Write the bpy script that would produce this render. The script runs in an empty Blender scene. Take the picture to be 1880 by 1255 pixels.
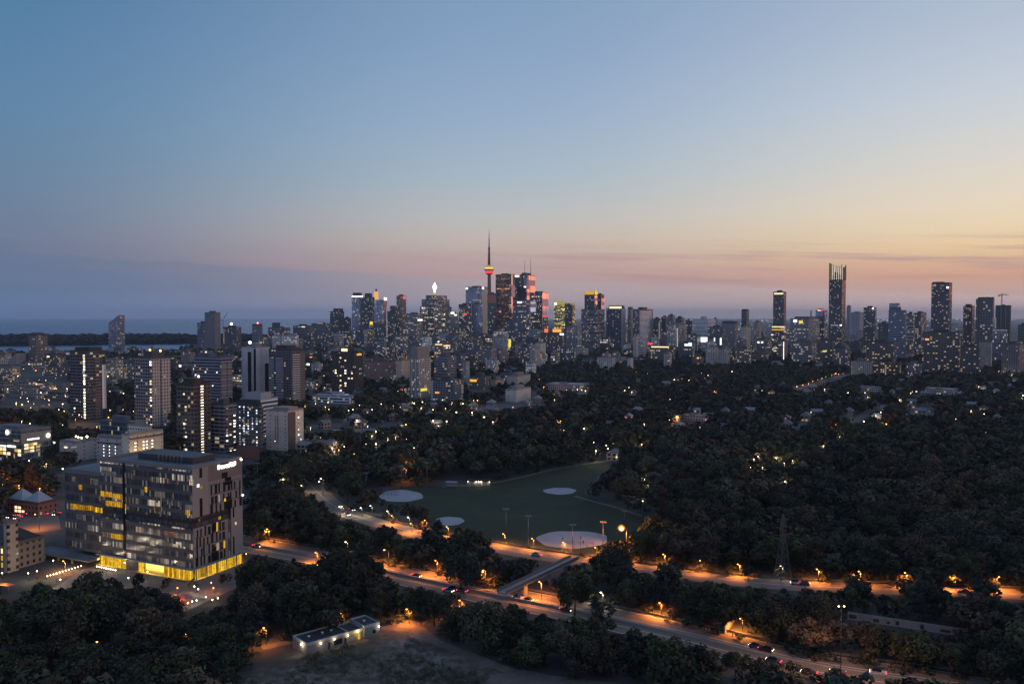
import bpy, bmesh, math, random
import numpy as np
from mathutils import Vector, Matrix

random.seed(7)
S = bpy.context.scene
R_ = math.radians
# ------------------------------------------------------------------ camera
CAMH = 105.0
F = 1550.0            # focal length in photo pixels (photo 1880 x 1255)
HY = 582.0            # row of the true horizon in the photo
PITCH = math.atan((627.5 - HY) / F)
cd = bpy.data.cameras.new("camera")
cam = bpy.data.objects.new("camera", cd)
S.collection.objects.link(cam)
cam.location = (0, 0, CAMH)
cam.rotation_euler = (math.pi / 2 - PITCH, 0, 0)
cd.sensor_width = 36.0
cd.lens = 36.0 * F / 1880.0
cd.clip_start = 1.0
cd.clip_end = 200000.0
S.camera = cam
S.render.resolution_x, S.render.resolution_y = 1024, 683
# ------------------------------------------------------------------ render / exposure
S.view_settings.view_transform = 'Standard'
S.view_settings.look = 'None'
S.view_settings.exposure = 0.0
S.view_settings.gamma = 1.0
c = S.cycles
c.use_denoising = True
c.max_bounces = 5
c.diffuse_bounces = 2
c.glossy_bounces = 3
c.transmission_bounces = 2
c.volume_bounces = 1
c.transparent_max_bounces = 6
c.sample_clamp_indirect = 1.0
c.use_light_tree = True
c.caustics_reflective = False
c.caustics_refractive = False


# ------------------------------------------------------------------ node helper
class NT:
    def __init__(self, tree):
        self.t = tree
        self.t.nodes.clear()

    def n(self, kind, **kw):
        x = self.t.nodes.new(kind)
        for k, v in kw.items():
            if k.startswith('i_'):
                continue
            setattr(x, k, v)
        return x

    def l(self, a, b):
        self.t.links.new(a, b)

    def setin(self, sock, v):
        if isinstance(v, bpy.types.NodeSocket):
            self.l(v, sock)
        else:
            sock.default_value = v

    def math(self, op, a, b=None, c=None, clamp=False):
        x = self.n('ShaderNodeMath', operation=op, use_clamp=clamp)
        self.setin(x.inputs[0], a)
        if b is not None:
            self.setin(x.inputs[1], b)
        if c is not None:
            self.setin(x.inputs[2], c)
        return x.outputs[0]

    def mix(self, f, a, b, mode='MIX'):
        x = self.n('ShaderNodeMix', data_type='RGBA', blend_type=mode)
        self.setin(x.inputs[0], f)
        self.setin(x.inputs[6], a)
        self.setin(x.inputs[7], b)
        return x.outputs[2]

    def mixf(self, f, a, b):
        x = self.n('ShaderNodeMix', data_type='FLOAT')
        self.setin(x.inputs[0], f)
        self.setin(x.inputs[2], a)
        self.setin(x.inputs[3], b)
        return x.outputs[0]

    def ramp(self, f, stops, interp='LINEAR'):
        x = self.n('ShaderNodeValToRGB')
        cr = x.color_ramp
        cr.interpolation = interp
        while len(cr.elements) > 1:
            cr.elements.remove(cr.elements[-1])
        cr.elements[0].position = stops[0][0]
        cr.elements[0].color = stops[0][1]
        for p, col in stops[1:]:
            e = cr.elements.new(p)
            e.color = col
        self.setin(x.inputs[0], f)
        return x.outputs[0]

    def sstep(self, x, a, b):
        m = self.n('ShaderNodeMapRange', interpolation_type='SMOOTHSTEP')
        self.setin(m.inputs[0], x)
        m.inputs[1].default_value = a
        m.inputs[2].default_value = b
        return m.outputs[0]


def srgb(r, g, b, k=1.0):
    def f(v):
        v /= 255.0
        return v / 12.92 if v <= 0.04045 else ((v + 0.055) / 1.055) ** 2.4
    return (f(r) * k, f(g) * k, f(b) * k, 1.0)


# ------------------------------------------------------------------ world: dusk sky, afterglow on the west (picture right)
W = bpy.data.worlds.new("World")
S.world = W
W.use_nodes = True
t = NT(W.node_tree)
tc = t.n('ShaderNodeTexCoord')
sep = t.n('ShaderNodeSeparateXYZ')
t.l(tc.outputs['Generated'], sep.inputs[0])
vx, vy, vz = sep.outputs
elev = t.math('MULTIPLY', t.math('ARCSINE', vz), 180 / math.pi)
azim = t.math('MULTIPLY', t.math('ARCTAN2', vx, vy), 180 / math.pi)
EL = 22.0
ef = t.math('DIVIDE', elev, EL, clamp=True)


HAZE_D, HAZE_TOP = 0.000031, 565.0
HAZE_J = (.084, .106, .166)      # colour the thin haze itself takes on


def comp1(row, r, g, b):
    ang = math.atan((HY - row) / F)
    T_ = max(.20, math.exp(-HAZE_D * (HAZE_TOP - CAMH) / max(.004, math.sin(ang))))
    q = srgb(r, g, b)
    return tuple(max(.01, (q[i] - (1 - T_) * HAZE_J[i]) / T_) for i in range(3)) + (1.0,)


def eramp(stops, comp=True):   # stops: (photo row, r, g, b); rows become elevations; the sky lies behind the haze
    out = []
    for row, r, g, b in stops:
        ang = math.atan((HY - row) / F)
        e = math.degrees(ang) / EL
        q = srgb(r, g, b)
        if comp:
            T_ = max(.20, math.exp(-HAZE_D * (HAZE_TOP - CAMH) / max(.004, math.sin(ang))))
            q = tuple(max(.01, (q[i] - (1 - T_) * HAZE_J[i]) / T_) for i in range(3)) + (1.0,)
        out.append((max(0.0, min(1.0, e)), q))
    out.sort(key=lambda q: q[0])
    return t.ramp(ef, out)


SKY_L = [(582, 84, 106, 138), (540, 90, 108, 138), (495, 98, 112, 140), (440, 104, 120, 148), (380, 102, 126, 154), (250, 92, 130, 164), (100, 82, 124, 162), (0, 74, 116, 154)]
SKY_C = [(582, 150, 140, 152), (530, 160, 144, 152), (505, 176, 150, 152), (470, 184, 164, 160), (440, 190, 178, 170), (400, 184, 184, 184), (330, 166, 182, 194), (220, 150, 172, 198), (100, 136, 162, 194), (0, 128, 156, 188)]
SKY_R = [(582, 166, 150, 154), (545, 176, 150, 144), (515, 200, 154, 132), (490, 214, 174, 142), (468, 226, 197, 156), (440, 230, 207, 172), (400, 228, 212, 188), (330, 216, 211, 202), (220, 196, 204, 214), (100, 178, 190, 208), (0, 164, 180, 202)]
cl, cc, cr_ = eramp(SKY_L), eramp(SKY_C), eramp(SKY_R)
# further west, outside the frame: the deep afterglow; east: blue earth shadow
SKY_W = [(582, 255, 138, 122), (520, 255, 162, 122), (430, 255, 205, 130), (250, 226, 214, 200), (0, 176, 190, 208)]
SKY_E = [(582, 138, 144, 168), (480, 158, 162, 184), (350, 152, 168, 200), (0, 118, 146, 184)]
cw_, ce = eramp(SKY_W), eramp(SKY_E)
m = t.mix(t.sstep(azim, -34, 2), cl, cc)
m = t.mix(t.sstep(azim, -2, 34), m, cr_)
m = t.mix(t.sstep(azim, 33, 50), m, cw_)
east = t.math('MAXIMUM', t.sstep(azim, -36, -80), t.sstep(azim, 105, 165))
m = t.mix(east, m, ce)
# thin stretched cloud streaks low over the western half
comb = t.n('ShaderNodeCombineXYZ')
t.setin(comb.inputs[0], t.math('MULTIPLY', azim, 0.045))
t.setin(comb.inputs[1], t.math('MULTIPLY', t.math('ADD', elev, t.math('MULTIPLY', azim, 0.045)), 1.15))
nz = t.n('ShaderNodeTexNoise')
nz.inputs['Scale'].default_value = 1.6
nz.inputs['Detail'].default_value = 5.0
nz.inputs['Roughness'].default_value = 0.55
t.l(comb.outputs[0], nz.inputs['Vector'])
st = t.sstep(nz.outputs[0], 0.44, 0.68)
band = t.math('MULTIPLY', t.sstep(elev, 1.6, 2.6), t.sstep(elev, 5.6, 3.6))
st = t.math('MULTIPLY', t.math('MULTIPLY', st, band), t.mixf(t.sstep(azim, -22, 14), 0.15, 0.80))
m = t.mix(st, m, comp1(490, 172, 142, 144))
# low flat cloud bank with a soft, slightly wavy upper edge
n3 = t.n('ShaderNodeTexNoise', noise_dimensions='1D')
n3.inputs['Scale'].default_value = 0.11
n3.inputs['Detail'].default_value = 4.0
t.l(azim, n3.inputs['W'])
edge = t.math('SUBTRACT', elev, t.math('ADD', t.math('MULTIPLY', azim, -0.040), t.math('MULTIPLY', n3.outputs[0], 0.9)))
bank = t.math('MULTIPLY', t.sstep(edge, 2.22, 1.98), t.mixf(t.sstep(azim, -30, -8), .45, .85))
m = t.mix(bank, m, t.mix(t.sstep(azim, -28, 5), comp1(550, 88, 107, 134), t.mix(t.sstep(azim, 5, 34), comp1(550, 152, 141, 147), comp1(556, 168, 148, 150))))
# deep blue overhead
zen = t.sstep(elev, 20, 62)
m = t.mix(zen, m, srgb(98, 124, 168))
# below the horizon
m = t.mix(t.sstep(elev, 0.0, -3.0), m, srgb(40, 44, 56))
bg1 = t.n('ShaderNodeBackground')
t.l(m, bg1.inputs[0])
bg1.inputs[1].default_value = 1.0
sky = t.n('ShaderNodeTexSky', sky_type='NISHITA')
sky.sun_disc = False
sky.sun_elevation = R_(0.5)
sky.sun_rotation = R_(82)
bg2 = t.n('ShaderNodeBackground')
t.l(sky.outputs[0], bg2.inputs[0])
bg2.inputs[1].default_value = 0.012
add = t.n('ShaderNodeAddShader')
t.l(bg1.outputs[0], add.inputs[0])
t.l(bg2.outputs[0], add.inputs[1])
wo = t.n('ShaderNodeOutputWorld')
t.l(add.outputs[0], wo.inputs[0])
W.cycles.sampling_method = 'AUTOMATIC'

# the sun has set: only a faint warm afterglow comes from the west
sd = bpy.data.lights.new("sun", 'SUN')
sd.energy = 0.10
sd.angle = R_(12)
sd.color = (1.0, 0.55, 0.38)
so = bpy.data.objects.new("sun", sd)
S.collection.objects.link(so)
_d = Vector((-math.sin(R_(82)), -math.cos(R_(82)), -math.tan(R_(5))))
so.rotation_euler = _d.to_track_quat('-Z', 'Y').to_euler()


# ------------------------------------------------------------------ photo <-> world
cp, sp = math.cos(PITCH), math.sin(PITCH)


def ray(px, py):
    u, v = (px - 940.0) / F, (627.5 - py) / F
    return (u, cp + v * sp, -sp + v * cp)


def G(px, py, z=0.0):
    d = ray(px, py)
    k = (z - CAMH) / d[2]
    return Vector((d[0] * k, d[1] * k, z))


def at(px, py, Y):
    d = ray(px, py)
    k = Y / d[1]
    return Vector((d[0] * k, Y, CAMH + d[2] * k))


def zat(py, Y):
    return at(940, py, Y).z


def proj(x, y, z):
    dz = z - CAMH
    dep = y * cp - dz * sp
    up = y * sp + dz * cp
    return 940.0 + F * x / dep, 627.5 - F * up / dep


# ------------------------------------------------------------------ objects
COL = S.collection


def tag(o, label=None, cat=None, group=None, kind=None):
    if label:
        o["label"] = label
    if cat:
        o["category"] = cat
    if group:
        o["group"] = group
    if kind:
        o["kind"] = kind
    return o


def empty(name, loc, rz=0.0, label=None, cat=None, group=None):
    o = bpy.data.objects.new(name, None)
    o.empty_display_size = 0.5
    COL.objects.link(o)
    o.location = loc
    o.rotation_euler = (0, 0, rz)
    return tag(o, label, cat, group)


def link(name, me, parent=None, loc=(0, 0, 0), rz=0.0, color=None):
    o = bpy.data.objects.new(name, me)
    COL.objects.link(o)
    if parent is not None:
        o.parent = parent
    o.location = loc
    o.rotation_euler = (0, 0, rz)
    if color is not None:
        o.color = color
    return o


class MB:
    """collects polygons with UVs in metres and a material index"""

    def __init__(self):
        self.v, self.f, self.uv, self.mi, self.sm = [], [], [], [], []

    def face(self, pts, uvs=None, mi=0, smooth=False):
        b = len(self.v)
        self.v += [tuple(p) for p in pts]
        self.f.append(tuple(range(b, b + len(pts))))
        self.uv += uvs if uvs else [(p[0], p[1]) for p in pts]
        self.mi.append(mi)
        self.sm.append(smooth)

    def prism(self, poly, z0, z1, mi=0, mt=None, top=None, us=1.0, bottom=True, ztop=None, smooth=False, u0=0.0):
        """poly: ccw footprint; top: optional other outline at z1; ztop: list of top heights"""
        n = len(poly)
        tp = top or poly
        zt = ztop or [z1] * n
        b = len(self.v)
        u = [u0]
        for i in range(n):
            a, c2 = poly[i], poly[(i + 1) % n]
            u.append(u[-1] + math.hypot(a[0] - c2[0], a[1] - c2[1]))
        self.v += [(p[0], p[1], z0) for p in poly] + [(p[0], p[1], zz) for p, zz in zip(tp, zt)]
        for i in range(n):
            j = (i + 1) % n
            self.f.append((b + i, b + j, b + n + j, b + n + i))
            self.uv += [(u[i] / us, z0 / us), (u[i + 1] / us, z0 / us), (u[i + 1] / us, zt[j] / us), (u[i] / us, zt[i] / us)]
            self.mi.append(mi)
            self.sm.append(smooth)
        self.f.append(tuple(range(b + n, b + 2 * n)))
        self.uv += [(p[0], p[1]) for p in tp]
        self.mi.append(mi if mt is None else mt)
        self.sm.append(False)
        if bottom:
            self.f.append(tuple(range(b + n - 1, b - 1, -1)))
            self.uv += [(p[0], p[1]) for p in reversed(poly)]
            self.mi.append(mi if mt is None else mt)
            self.sm.append(False)
        return self

    def box(self, x0, x1, y0, y1, z0, z1, mi=0, mt=None, us=1.0, bottom=True):
        return self.prism([(x0, y0), (x1, y0), (x1, y1), (x0, y1)], z0, z1, mi, mt, us=us, bottom=bottom)

    def lathe(self, prof, n=16, mi=0, mis=None, cx=0, cy=0, smooth=True):
        b = len(self.v)
        for r, z in prof:
            for k in range(n):
                a = 2 * math.pi * k / n
                self.v.append((cx + r * math.cos(a), cy + r * math.sin(a), z))
        for i in range(len(prof) - 1):
            for k in range(n):
                j = (k + 1) % n
                self.f.append((b + i * n + k, b + i * n + j, b + (i + 1) * n + j, b + (i + 1) * n + k))
                self.uv += [(k, prof[i][1]), (k + 1, prof[i][1]), (k + 1, prof[i + 1][1]), (k, prof[i + 1][1])]
                self.mi.append(mis[i] if mis else mi)
                self.sm.append(smooth)
        self.f.append(tuple(b + (len(prof) - 1) * n + k for k in range(n)))
        self.uv += [(0, 0)] * n
        self.mi.append(mis[-1] if mis else mi)
        self.sm.append(False)
        self.f.append(tuple(b + k for k in range(n - 1, -1, -1)))
        self.uv += [(0, 0)] * n
        self.mi.append(mis[0] if mis else mi)
        self.sm.append(False)
        return self

    def bar(self, a, b2, r0, r1=None, n=6, mi=0):
        a, b2 = Vector(a), Vector(b2)
        r1 = r0 if r1 is None else r1
        q = (b2 - a).to_track_quat('Z', 'Y')
        L = (b2 - a).length
        o = len(self.v)
        for r, z in ((r0, 0), (r1, L)):
            for k in range(n):
                an = 2 * math.pi * k / n
                p = a + q @ Vector((r * math.cos(an), r * math.sin(an), z))
                self.v.append(tuple(p))
        for k in range(n):
            j = (k + 1) % n
            self.f.append((o + k, o + j, o + n + j, o + n + k))
            self.uv += [(k, 0), (k + 1, 0), (k + 1, L), (k, L)]
            self.mi.append(mi)
            self.sm.append(n > 4)
        self.f.append(tuple(o + n + k for k in range(n)))
        self.uv += [(0, 0)] * n
        self.f.append(tuple(o + k for k in range(n - 1, -1, -1)))
        self.uv += [(0, 0)] * n
        self.mi += [mi, mi]
        self.sm += [False, False]
        return self

    def mesh(self, name, mats):
        me = bpy.data.meshes.new(name)
        me.from_pydata(self.v, [], self.f)
        ul = me.uv_layers.new(name="UVMap")
        ul.data.foreach_set("uv", np.array(self.uv, dtype=np.float32).ravel())
        me.polygons.foreach_set("material_index", self.mi)
        me.polygons.foreach_set("use_smooth", self.sm)
        for mm in (mats if isinstance(mats, (list, tuple)) else [mats]):
            me.materials.append(mm)
        me.update()
        return me

    def obj(self, name, mats, parent=None, loc=(0, 0, 0), rz=0.0, color=None):
        return link(name, self.mesh(name, mats), parent, loc, rz, color)


# ------------------------------------------------------------------ materials
def mat(name):
    mm = bpy.data.materials.new(name)
    mm.use_nodes = True
    return mm, NT(mm.node_tree)


def plain(name, col, rough=0.7, metal=0.0, var=0.25, scale=0.3, objcol=False, bump=0.0):
    mm, t = mat(name)
    b = t.n('ShaderNodeBsdfPrincipled')
    o = t.n('ShaderNodeOutputMaterial')
    tc = t.n('ShaderNodeTexCoord')
    nz = t.n('ShaderNodeTexNoise')
    nz.inputs['Scale'].default_value = scale
    nz.inputs['Detail'].default_value = 6
    t.l(tc.outputs['Object'], nz.inputs['Vector'])
    k = t.math('ADD', t.math('MULTIPLY', nz.outputs[0], var * 2), 1 - var)
    if objcol:
        oi = t.n('ShaderNodeObjectInfo')
        src = oi.outputs['Color']
    else:
        src = (col[0], col[1], col[2], 1)
    x = t.n('ShaderNodeVectorMath', operation='SCALE')
    t.setin(x.inputs[0], src if objcol else col[:3])
    t.l(k, x.inputs['Scale'])
    t.l(x.outputs[0], b.inputs['Base Color'])
    b.inputs['Roughness'].default_value = rough
    b.inputs['Metallic'].default_value = metal
    if bump:
        bp = t.n('ShaderNodeBump')
        bp.inputs['Strength'].default_value = bump
        t.l(nz.outputs[0], bp.inputs['Height'])
        t.l(bp.outputs[0], b.inputs['Normal'])
    t.l(b.outputs[0], o.inputs[0])
    return mm


def emit(name, col, strength, sample=False):
    mm, t = mat(name)
    e = t.n('ShaderNodeEmission')
    e.inputs[0].default_value = (col[0], col[1], col[2], 1)
    e.inputs[1].default_value = strength
    o = t.n('ShaderNodeOutputMaterial')
    t.l(e.outputs[0], o.inputs[0])
    mm.cycles.emission_sampling = 'AUTO' if sample else 'NONE'
    return mm


def facade(name, cw=3.6, fh=3.2, ww=0.6, wh=0.55, glass=(0.045, 0.05, 0.062), grough=0.16, gmetal=0.3, tint=(1.0, 0.68, 0.36), cool=0.3,
           strength=1.55, rows=0.0, slab=0.0, pier=0.0, bright=1.85):
    """wall colour = object colour, share of lit windows = object alpha; UVs are metres"""
    mm, t = mat(name)
    b = t.n('ShaderNodeBsdfPrincipled')
    o = t.n('ShaderNodeOutputMaterial')
    uv = t.n('ShaderNodeUVMap')
    sp_ = t.n('ShaderNodeSeparateXYZ')
    t.l(uv.outputs[0], sp_.inputs[0])
    oi = t.n('ShaderNodeObjectInfo')
    cu = t.math('MULTIPLY', t.math('DIVIDE', sp_.outputs[0], cw), t.math('ADD', t.math('MULTIPLY', oi.outputs['Random'], .5), .78))
    cv = t.math('MULTIPLY', t.math('DIVIDE', sp_.outputs[1], fh), t.math('ADD', t.math('MULTIPLY', t.math('FRACT', t.math('MULTIPLY', oi.outputs['Random'], 7.3)), .16), .92))
    iu, iv = t.math('FLOOR', cu), t.math('FLOOR', cv)
    fu, fv = t.math('FRACT', cu), t.math('FRACT', cv)
    mu = t.math('LESS_THAN', t.math('ABSOLUTE', t.math('SUBTRACT', fu, 0.5)), ww / 2)
    mv = t.math('LESS_THAN', t.math('ABSOLUTE', t.math('SUBTRACT', fv, 0.52)), wh / 2)
    mask = t.math('MULTIPLY', mu, mv)
    cb = t.n('ShaderNodeCombineXYZ')
    t.l(iu, cb.inputs[0])
    t.l(iv, cb.inputs[1])
    t.l(t.math('MULTIPLY', oi.outputs['Random'], 311.0), cb.inputs[2])
    wn = t.n('ShaderNodeTexWhiteNoise', noise_dimensions='3D')
    t.l(cb.outputs[0], wn.inputs['Vector'])
    sc = t.n('ShaderNodeSeparateColor')
    t.l(wn.outputs['Color'], sc.inputs[0])
    # whole floors are lit together in offices
    wr = t.n('ShaderNodeTexWhiteNoise', noise_dimensions='2D')
    c2 = t.n('ShaderNodeCombineXYZ')
    t.l(iv, c2.inputs[0])
    t.l(t.math('ADD', t.math('MULTIPLY', oi.outputs['Random'], 97.0), t.math('FLOOR', t.math('DIVIDE', cu, 7.0))), c2.inputs[1])
    t.l(c2.outputs[0], wr.inputs['Vector'])
    rowk = t.math('POWER', wr.outputs['Value'], 3.0)
    p = t.math('MULTIPLY', oi.outputs['Alpha'], t.mixf(rows, 1.0, t.math('MULTIPLY', rowk, 4.0)))
    lit = t.math('LESS_THAN', wn.outputs['Value'], p)
    br = t.math('ADD', t.math('MULTIPLY', t.math('POWER', sc.outputs[0], 3.0), 2.2), 0.22)
    est = t.math('MULTIPLY', t.math('MULTIPLY', t.math('MULTIPLY', lit, mask), br), strength)
    ecol = t.mix(t.math('LESS_THAN', sc.outputs[1], cool), (tint[0], tint[1], tint[2], 1), (1.0, 0.95, 0.86, 1))
    # wall weathering
    tc = t.n('ShaderNodeTexCoord')
    nz = t.n('ShaderNodeTexNoise')
    nz.inputs['Scale'].default_value = 0.11
    nz.inputs['Detail'].default_value = 5
    t.l(tc.outputs['Object'], nz.inputs['Vector'])
    k = t.math('MULTIPLY', t.math('ADD', t.math('MULTIPLY', nz.outputs[0], 0.6), 0.7), bright)
    if slab:
        k = t.math('MULTIPLY', k, t.mixf(t.math('LESS_THAN', fv, slab), 1.0, 1.9))
    if pier:
        k = t.math('MULTIPLY', k, t.mixf(t.math('LESS_THAN', t.math('FRACT', t.math('DIVIDE', cu, 3.0)), pier), 1.0, 1.7))
    wc = t.n('ShaderNodeVectorMath', operation='SCALE')
    t.l(oi.outputs['Color'], wc.inputs[0])
    t.l(k, wc.inputs['Scale'])
    # blinds and rooms make every pane a little different
    gl = t.mix(sc.outputs[2], (glass[0] * .6, glass[1] * .6, glass[2] * .6, 1), (glass[0] * 1.7, glass[1] * 1.7, glass[2] * 1.7, 1))
    t.l(t.mix(mask, wc.outputs[0], gl), b.inputs['Base Color'])
    t.l(t.mixf(mask, 0.8, grough), b.inputs['Roughness'])
    t.l(t.math('MULTIPLY', mask, gmetal), b.inputs['Metallic'])
    t.l(ecol, b.inputs['Emission Color'])
    t.l(est, b.inputs['Emission Strength'])
    t.l(b.outputs[0], o.inputs[0])
    mm.cycles.emission_sampling = 'NONE'
    return mm


WARM = (1.0, 0.64, 0.32)
FA = {
    'condo': facade('condo facade', 3.8, 3.0, .62, .58, slab=.16, cool=.35),
    'office': facade('office facade', 3.0, 3.9, .86, .55, glass=(.09, .10, .12), gmetal=.45, rows=.8, cool=.45, grough=.14, strength=1.35),
    'glass': facade('curtain wall', 1.9, 3.6, .90, .86, glass=(.17, .20, .25), grough=.10, gmetal=.65, rows=.4, cool=.55),
    'brick': facade('brick facade', 3.4, 3.0, .42, .48, tint=WARM, cool=.3),
    'band': facade('banded facade', 3.2, 3.3, 1.0, .50, rows=.3, cool=.4),
    'balcony': facade('balcony facade', 4.4, 2.95, .86, .60, slab=.30, cool=.3),
    'pier': facade('pier facade', 2.2, 3.3, .62, .80, pier=.2, rows=.3, cool=.45),
    'warm': facade('warm lit facade', 3.4, 3.0, .62, .55, tint=WARM, cool=.12, strength=1.9),
    'gold': facade('gold lit offices', 2.6, 4.0, .82, .62, tint=(1.0, .80, .16), cool=0.02, rows=.55, strength=.9),
    'blank': facade('concrete wall', 9.0, 3.0, .10, .35, cool=.2),
    'bronze': facade('bronze tower facade', 2.6, 3.9, .80, .55, glass=(.12, .055, .035), gmetal=.5, rows=.6, tint=(1.0, .50, .20), cool=.1, strength=.8),
    'mirror': facade('mirror glass', 1.6, 3.8, .95, .92, glass=(.88, .62, .60), grough=.05, gmetal=1.0, cool=.4, strength=.8),
}
M = {
    'roof': plain('roof gravel', (.16, .165, .18), .9, var=.35, scale=.12),
    'roofpale': plain('pale roof', (.36, .37, .40), .8, var=.25, scale=.1),
    'roofdark': plain('dark roof', (.05, .05, .055), .8, var=.4, scale=.2),
    'conc': plain('concrete', (.30, .285, .27), .85, var=.25, scale=.25),
    'white': plain('white paint', (.72, .72, .72), .6, var=.1),
    'dark': plain('dark cladding', (.045, .045, .05), .5, var=.3),
    'steel': plain('grey steel', (.22, .22, .23), .45, .6, var=.15),
    'col': plain('painted surface', (1, 1, 1), .75, var=.22, scale=.15, objcol=True),
    'wood': plain('bark', (.06, .048, .038), .95, var=.4, scale=2.0),
    'asphalt': plain('asphalt', (.085, .082, .08), .85, var=.3, scale=.12),
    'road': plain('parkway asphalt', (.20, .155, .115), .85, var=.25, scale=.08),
    'pave': plain('paving', (.15, .135, .125), .85, var=.25, scale=.2),
    'gravel': plain('gravel track', (.15, .118, .095), .95, var=.55, scale=.35),
    'line': plain('road paint', (.75, .74, .70), .7, var=.2, scale=.8),
    'sand': plain('infield sand', (.36, .355, .37), .95, var=.24, scale=.16),
    'water': None, 'leaf': None,
    'glassdk': plain('dark glass', (.015, .018, .024), .12, var=.2),
    'tyre': plain('tyre rubber', (.02, .02, .02), .8),
    'brickred': plain('red brick', (.22, .085, .06), .9, var=.3, scale=1.0),
    'e_white': emit('white light', (1.0, .93, .82), 3.0),
    'e_cool': emit('cool light', (.80, .90, 1.0), 1.6),
    'e_warm': emit('warm light', (1.0, .72, .40), 1.6),
    'e_dim': emit('dim room light', (1.0, .74, .50), .32),
    'e_dimw': emit('dim white room light', (.9, .9, 1.0), .28),
    'e_gold': emit('gold room light', (1.0, .56, .05), .7),
    'e_goldb': emit('bright gold room light', (1.0, .68, .045), 1.0),
    'e_yel': emit('yellow sign light', (1.0, .78, .10), 1.0),
    'e_org': emit('orange light', (1.0, .33, .05), 1.6),
    'e_red': emit('red light', (1.0, .05, .06), 1.6),
    'e_pink': emit('pink sign', (1.0, .25, .24), .7),
    'bulb_w': emit('white lamp', (1.0, .70, .38), 16.0),
    'bulb_d': emit('dim white lamp', (1.0, .64, .32), 7.0),
    'bulb_o': emit('sodium lamp', (1.0, .40, .06), 9.0),
    'bulb_r': emit('red lamp', (1.0, .06, .05), 40.0),
    'tail': emit('tail lamp', (1.0, .03, .08), 6.0),
    'head': emit('head lamp', (1.0, .82, .58), 7.0),
}


# ------------------------------------------------------------------ leaf, water, ground materials
def leaf_material():
    mm, t = mat('foliage')
    b = t.n('ShaderNodeBsdfPrincipled')
    o = t.n('ShaderNodeOutputMaterial')
    a = t.n('ShaderNodeAttribute', attribute_name='tint')
    oi = t.n('ShaderNodeObjectInfo')
    x = t.mix(1.0, a.outputs['Color'], oi.outputs['Color'], 'MULTIPLY')
    t.l(x, b.inputs['Base Color'])
    b.inputs['Roughness'].default_value = .75
    b.inputs['Specular IOR Level'].default_value = .25
    t.l(b.outputs[0], o.inputs[0])
    return mm


def water_material():
    mm, t = mat('lake water')
    b = t.n('ShaderNodeBsdfPrincipled')
    o = t.n('ShaderNodeOutputMaterial')
    tc = t.n('ShaderNodeTexCoord')
    mp = t.n('ShaderNodeMapping')
    mp.inputs['Scale'].default_value = (.01, .03, 1)
    t.l(tc.outputs['Object'], mp.inputs[0])
    nz = t.n('ShaderNodeTexNoise')
    nz.inputs['Scale'].default_value = 1.0
    nz.inputs['Detail'].default_value = 8
    t.l(mp.outputs[0], nz.inputs['Vector'])
    b.inputs['Base Color'].default_value = (.035, .12, .24, 1)
    t.l(t.math('ADD', t.math('MULTIPLY', nz.outputs[0], .25), .18), b.inputs['Roughness'])
    bp = t.n('ShaderNodeBump')
    bp.inputs['Strength'].default_value = .35
    bp.inputs['Distance'].default_value = 3
    t.l(nz.outputs[0], bp.inputs['Height'])
    t.l(bp.outputs[0], b.inputs['Normal'])
    t.l(b.outputs[0], o.inputs[0])
    return mm


def ground_material(name, stops, scale, rough=.95, big=0.15):
    mm, t = mat(name)
    b = t.n('ShaderNodeBsdfPrincipled')
    o = t.n('ShaderNodeOutputMaterial')
    tc = t.n('ShaderNodeTexCoord')
    nz = t.n('ShaderNodeTexNoise')
    nz.inputs['Scale'].default_value = scale
    nz.inputs['Detail'].default_value = 9
    nz.inputs['Roughness'].default_value = .62
    t.l(tc.outputs['Object'], nz.inputs['Vector'])
    n2 = t.n('ShaderNodeTexNoise')
    n2.inputs['Scale'].default_value = scale * big
    n2.inputs['Detail'].default_value = 3
    t.l(tc.outputs['Object'], n2.inputs['Vector'])
    f = t.math('ADD', t.math('MULTIPLY', nz.outputs[0], .5), t.math('MULTIPLY', n2.outputs[0], .5))
    t.l(t.ramp(f, [(p, (r, g, bb, 1)) for p, r, g, bb in stops]), b.inputs['Base Color'])
    b.inputs['Roughness'].default_value = rough
    bp = t.n('ShaderNodeBump')
    bp.inputs['Strength'].default_value = .4
    t.l(nz.outputs[0], bp.inputs['Height'])
    t.l(bp.outputs[0], b.inputs['Normal'])
    t.l(b.outputs[0], o.inputs[0])
    return mm


M['leaf'] = leaf_material()
M['water'] = water_material()
M['ground'] = ground_material('city ground', [(.36, .026, .030, .022), (.48, .05, .05, .044), (.58, .085, .083, .078), (.68, .14, .136, .13)], .035)
M['grass'] = ground_material('mown grass', [(.32, .012, .022, .006), (.44, .017, .029, .008), (.54, .024, .036, .011), (.62, .034, .040, .017), (.72, .060, .054, .034)], .16, big=.22)
M['meadow'] = ground_material('rough meadow', [(.36, .035, .036, .020), (.46, .075, .064, .044), (.53, .14, .115, .092), (.61, .24, .20, .17)], .30, big=.16)
M['verge'] = ground_material('verge grass', [(.35, .04, .042, .022), (.6, .085, .075, .045)], .1)
M['shore'] = ground_material('island ground', [(.35, .012, .018, .018), (.6, .02, .026, .026)], .01)


def flat(name, pts, z, m, kind='structure', thick=0.0):
    mb = MB()
    P = [(p[0], p[1]) for p in pts]
    area = sum(P[i][0] * P[(i + 1) % len(P)][1] - P[(i + 1) % len(P)][0] * P[i][1] for i in range(len(P)))
    if area < 0:
        P.reverse()
    if thick:
        mb.prism(P, z - thick, z, 0)
    else:
        mb.face([(x, y, z) for x, y in P])
    o = mb.obj(name, m)
    o['kind'] = kind
    return o


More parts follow.
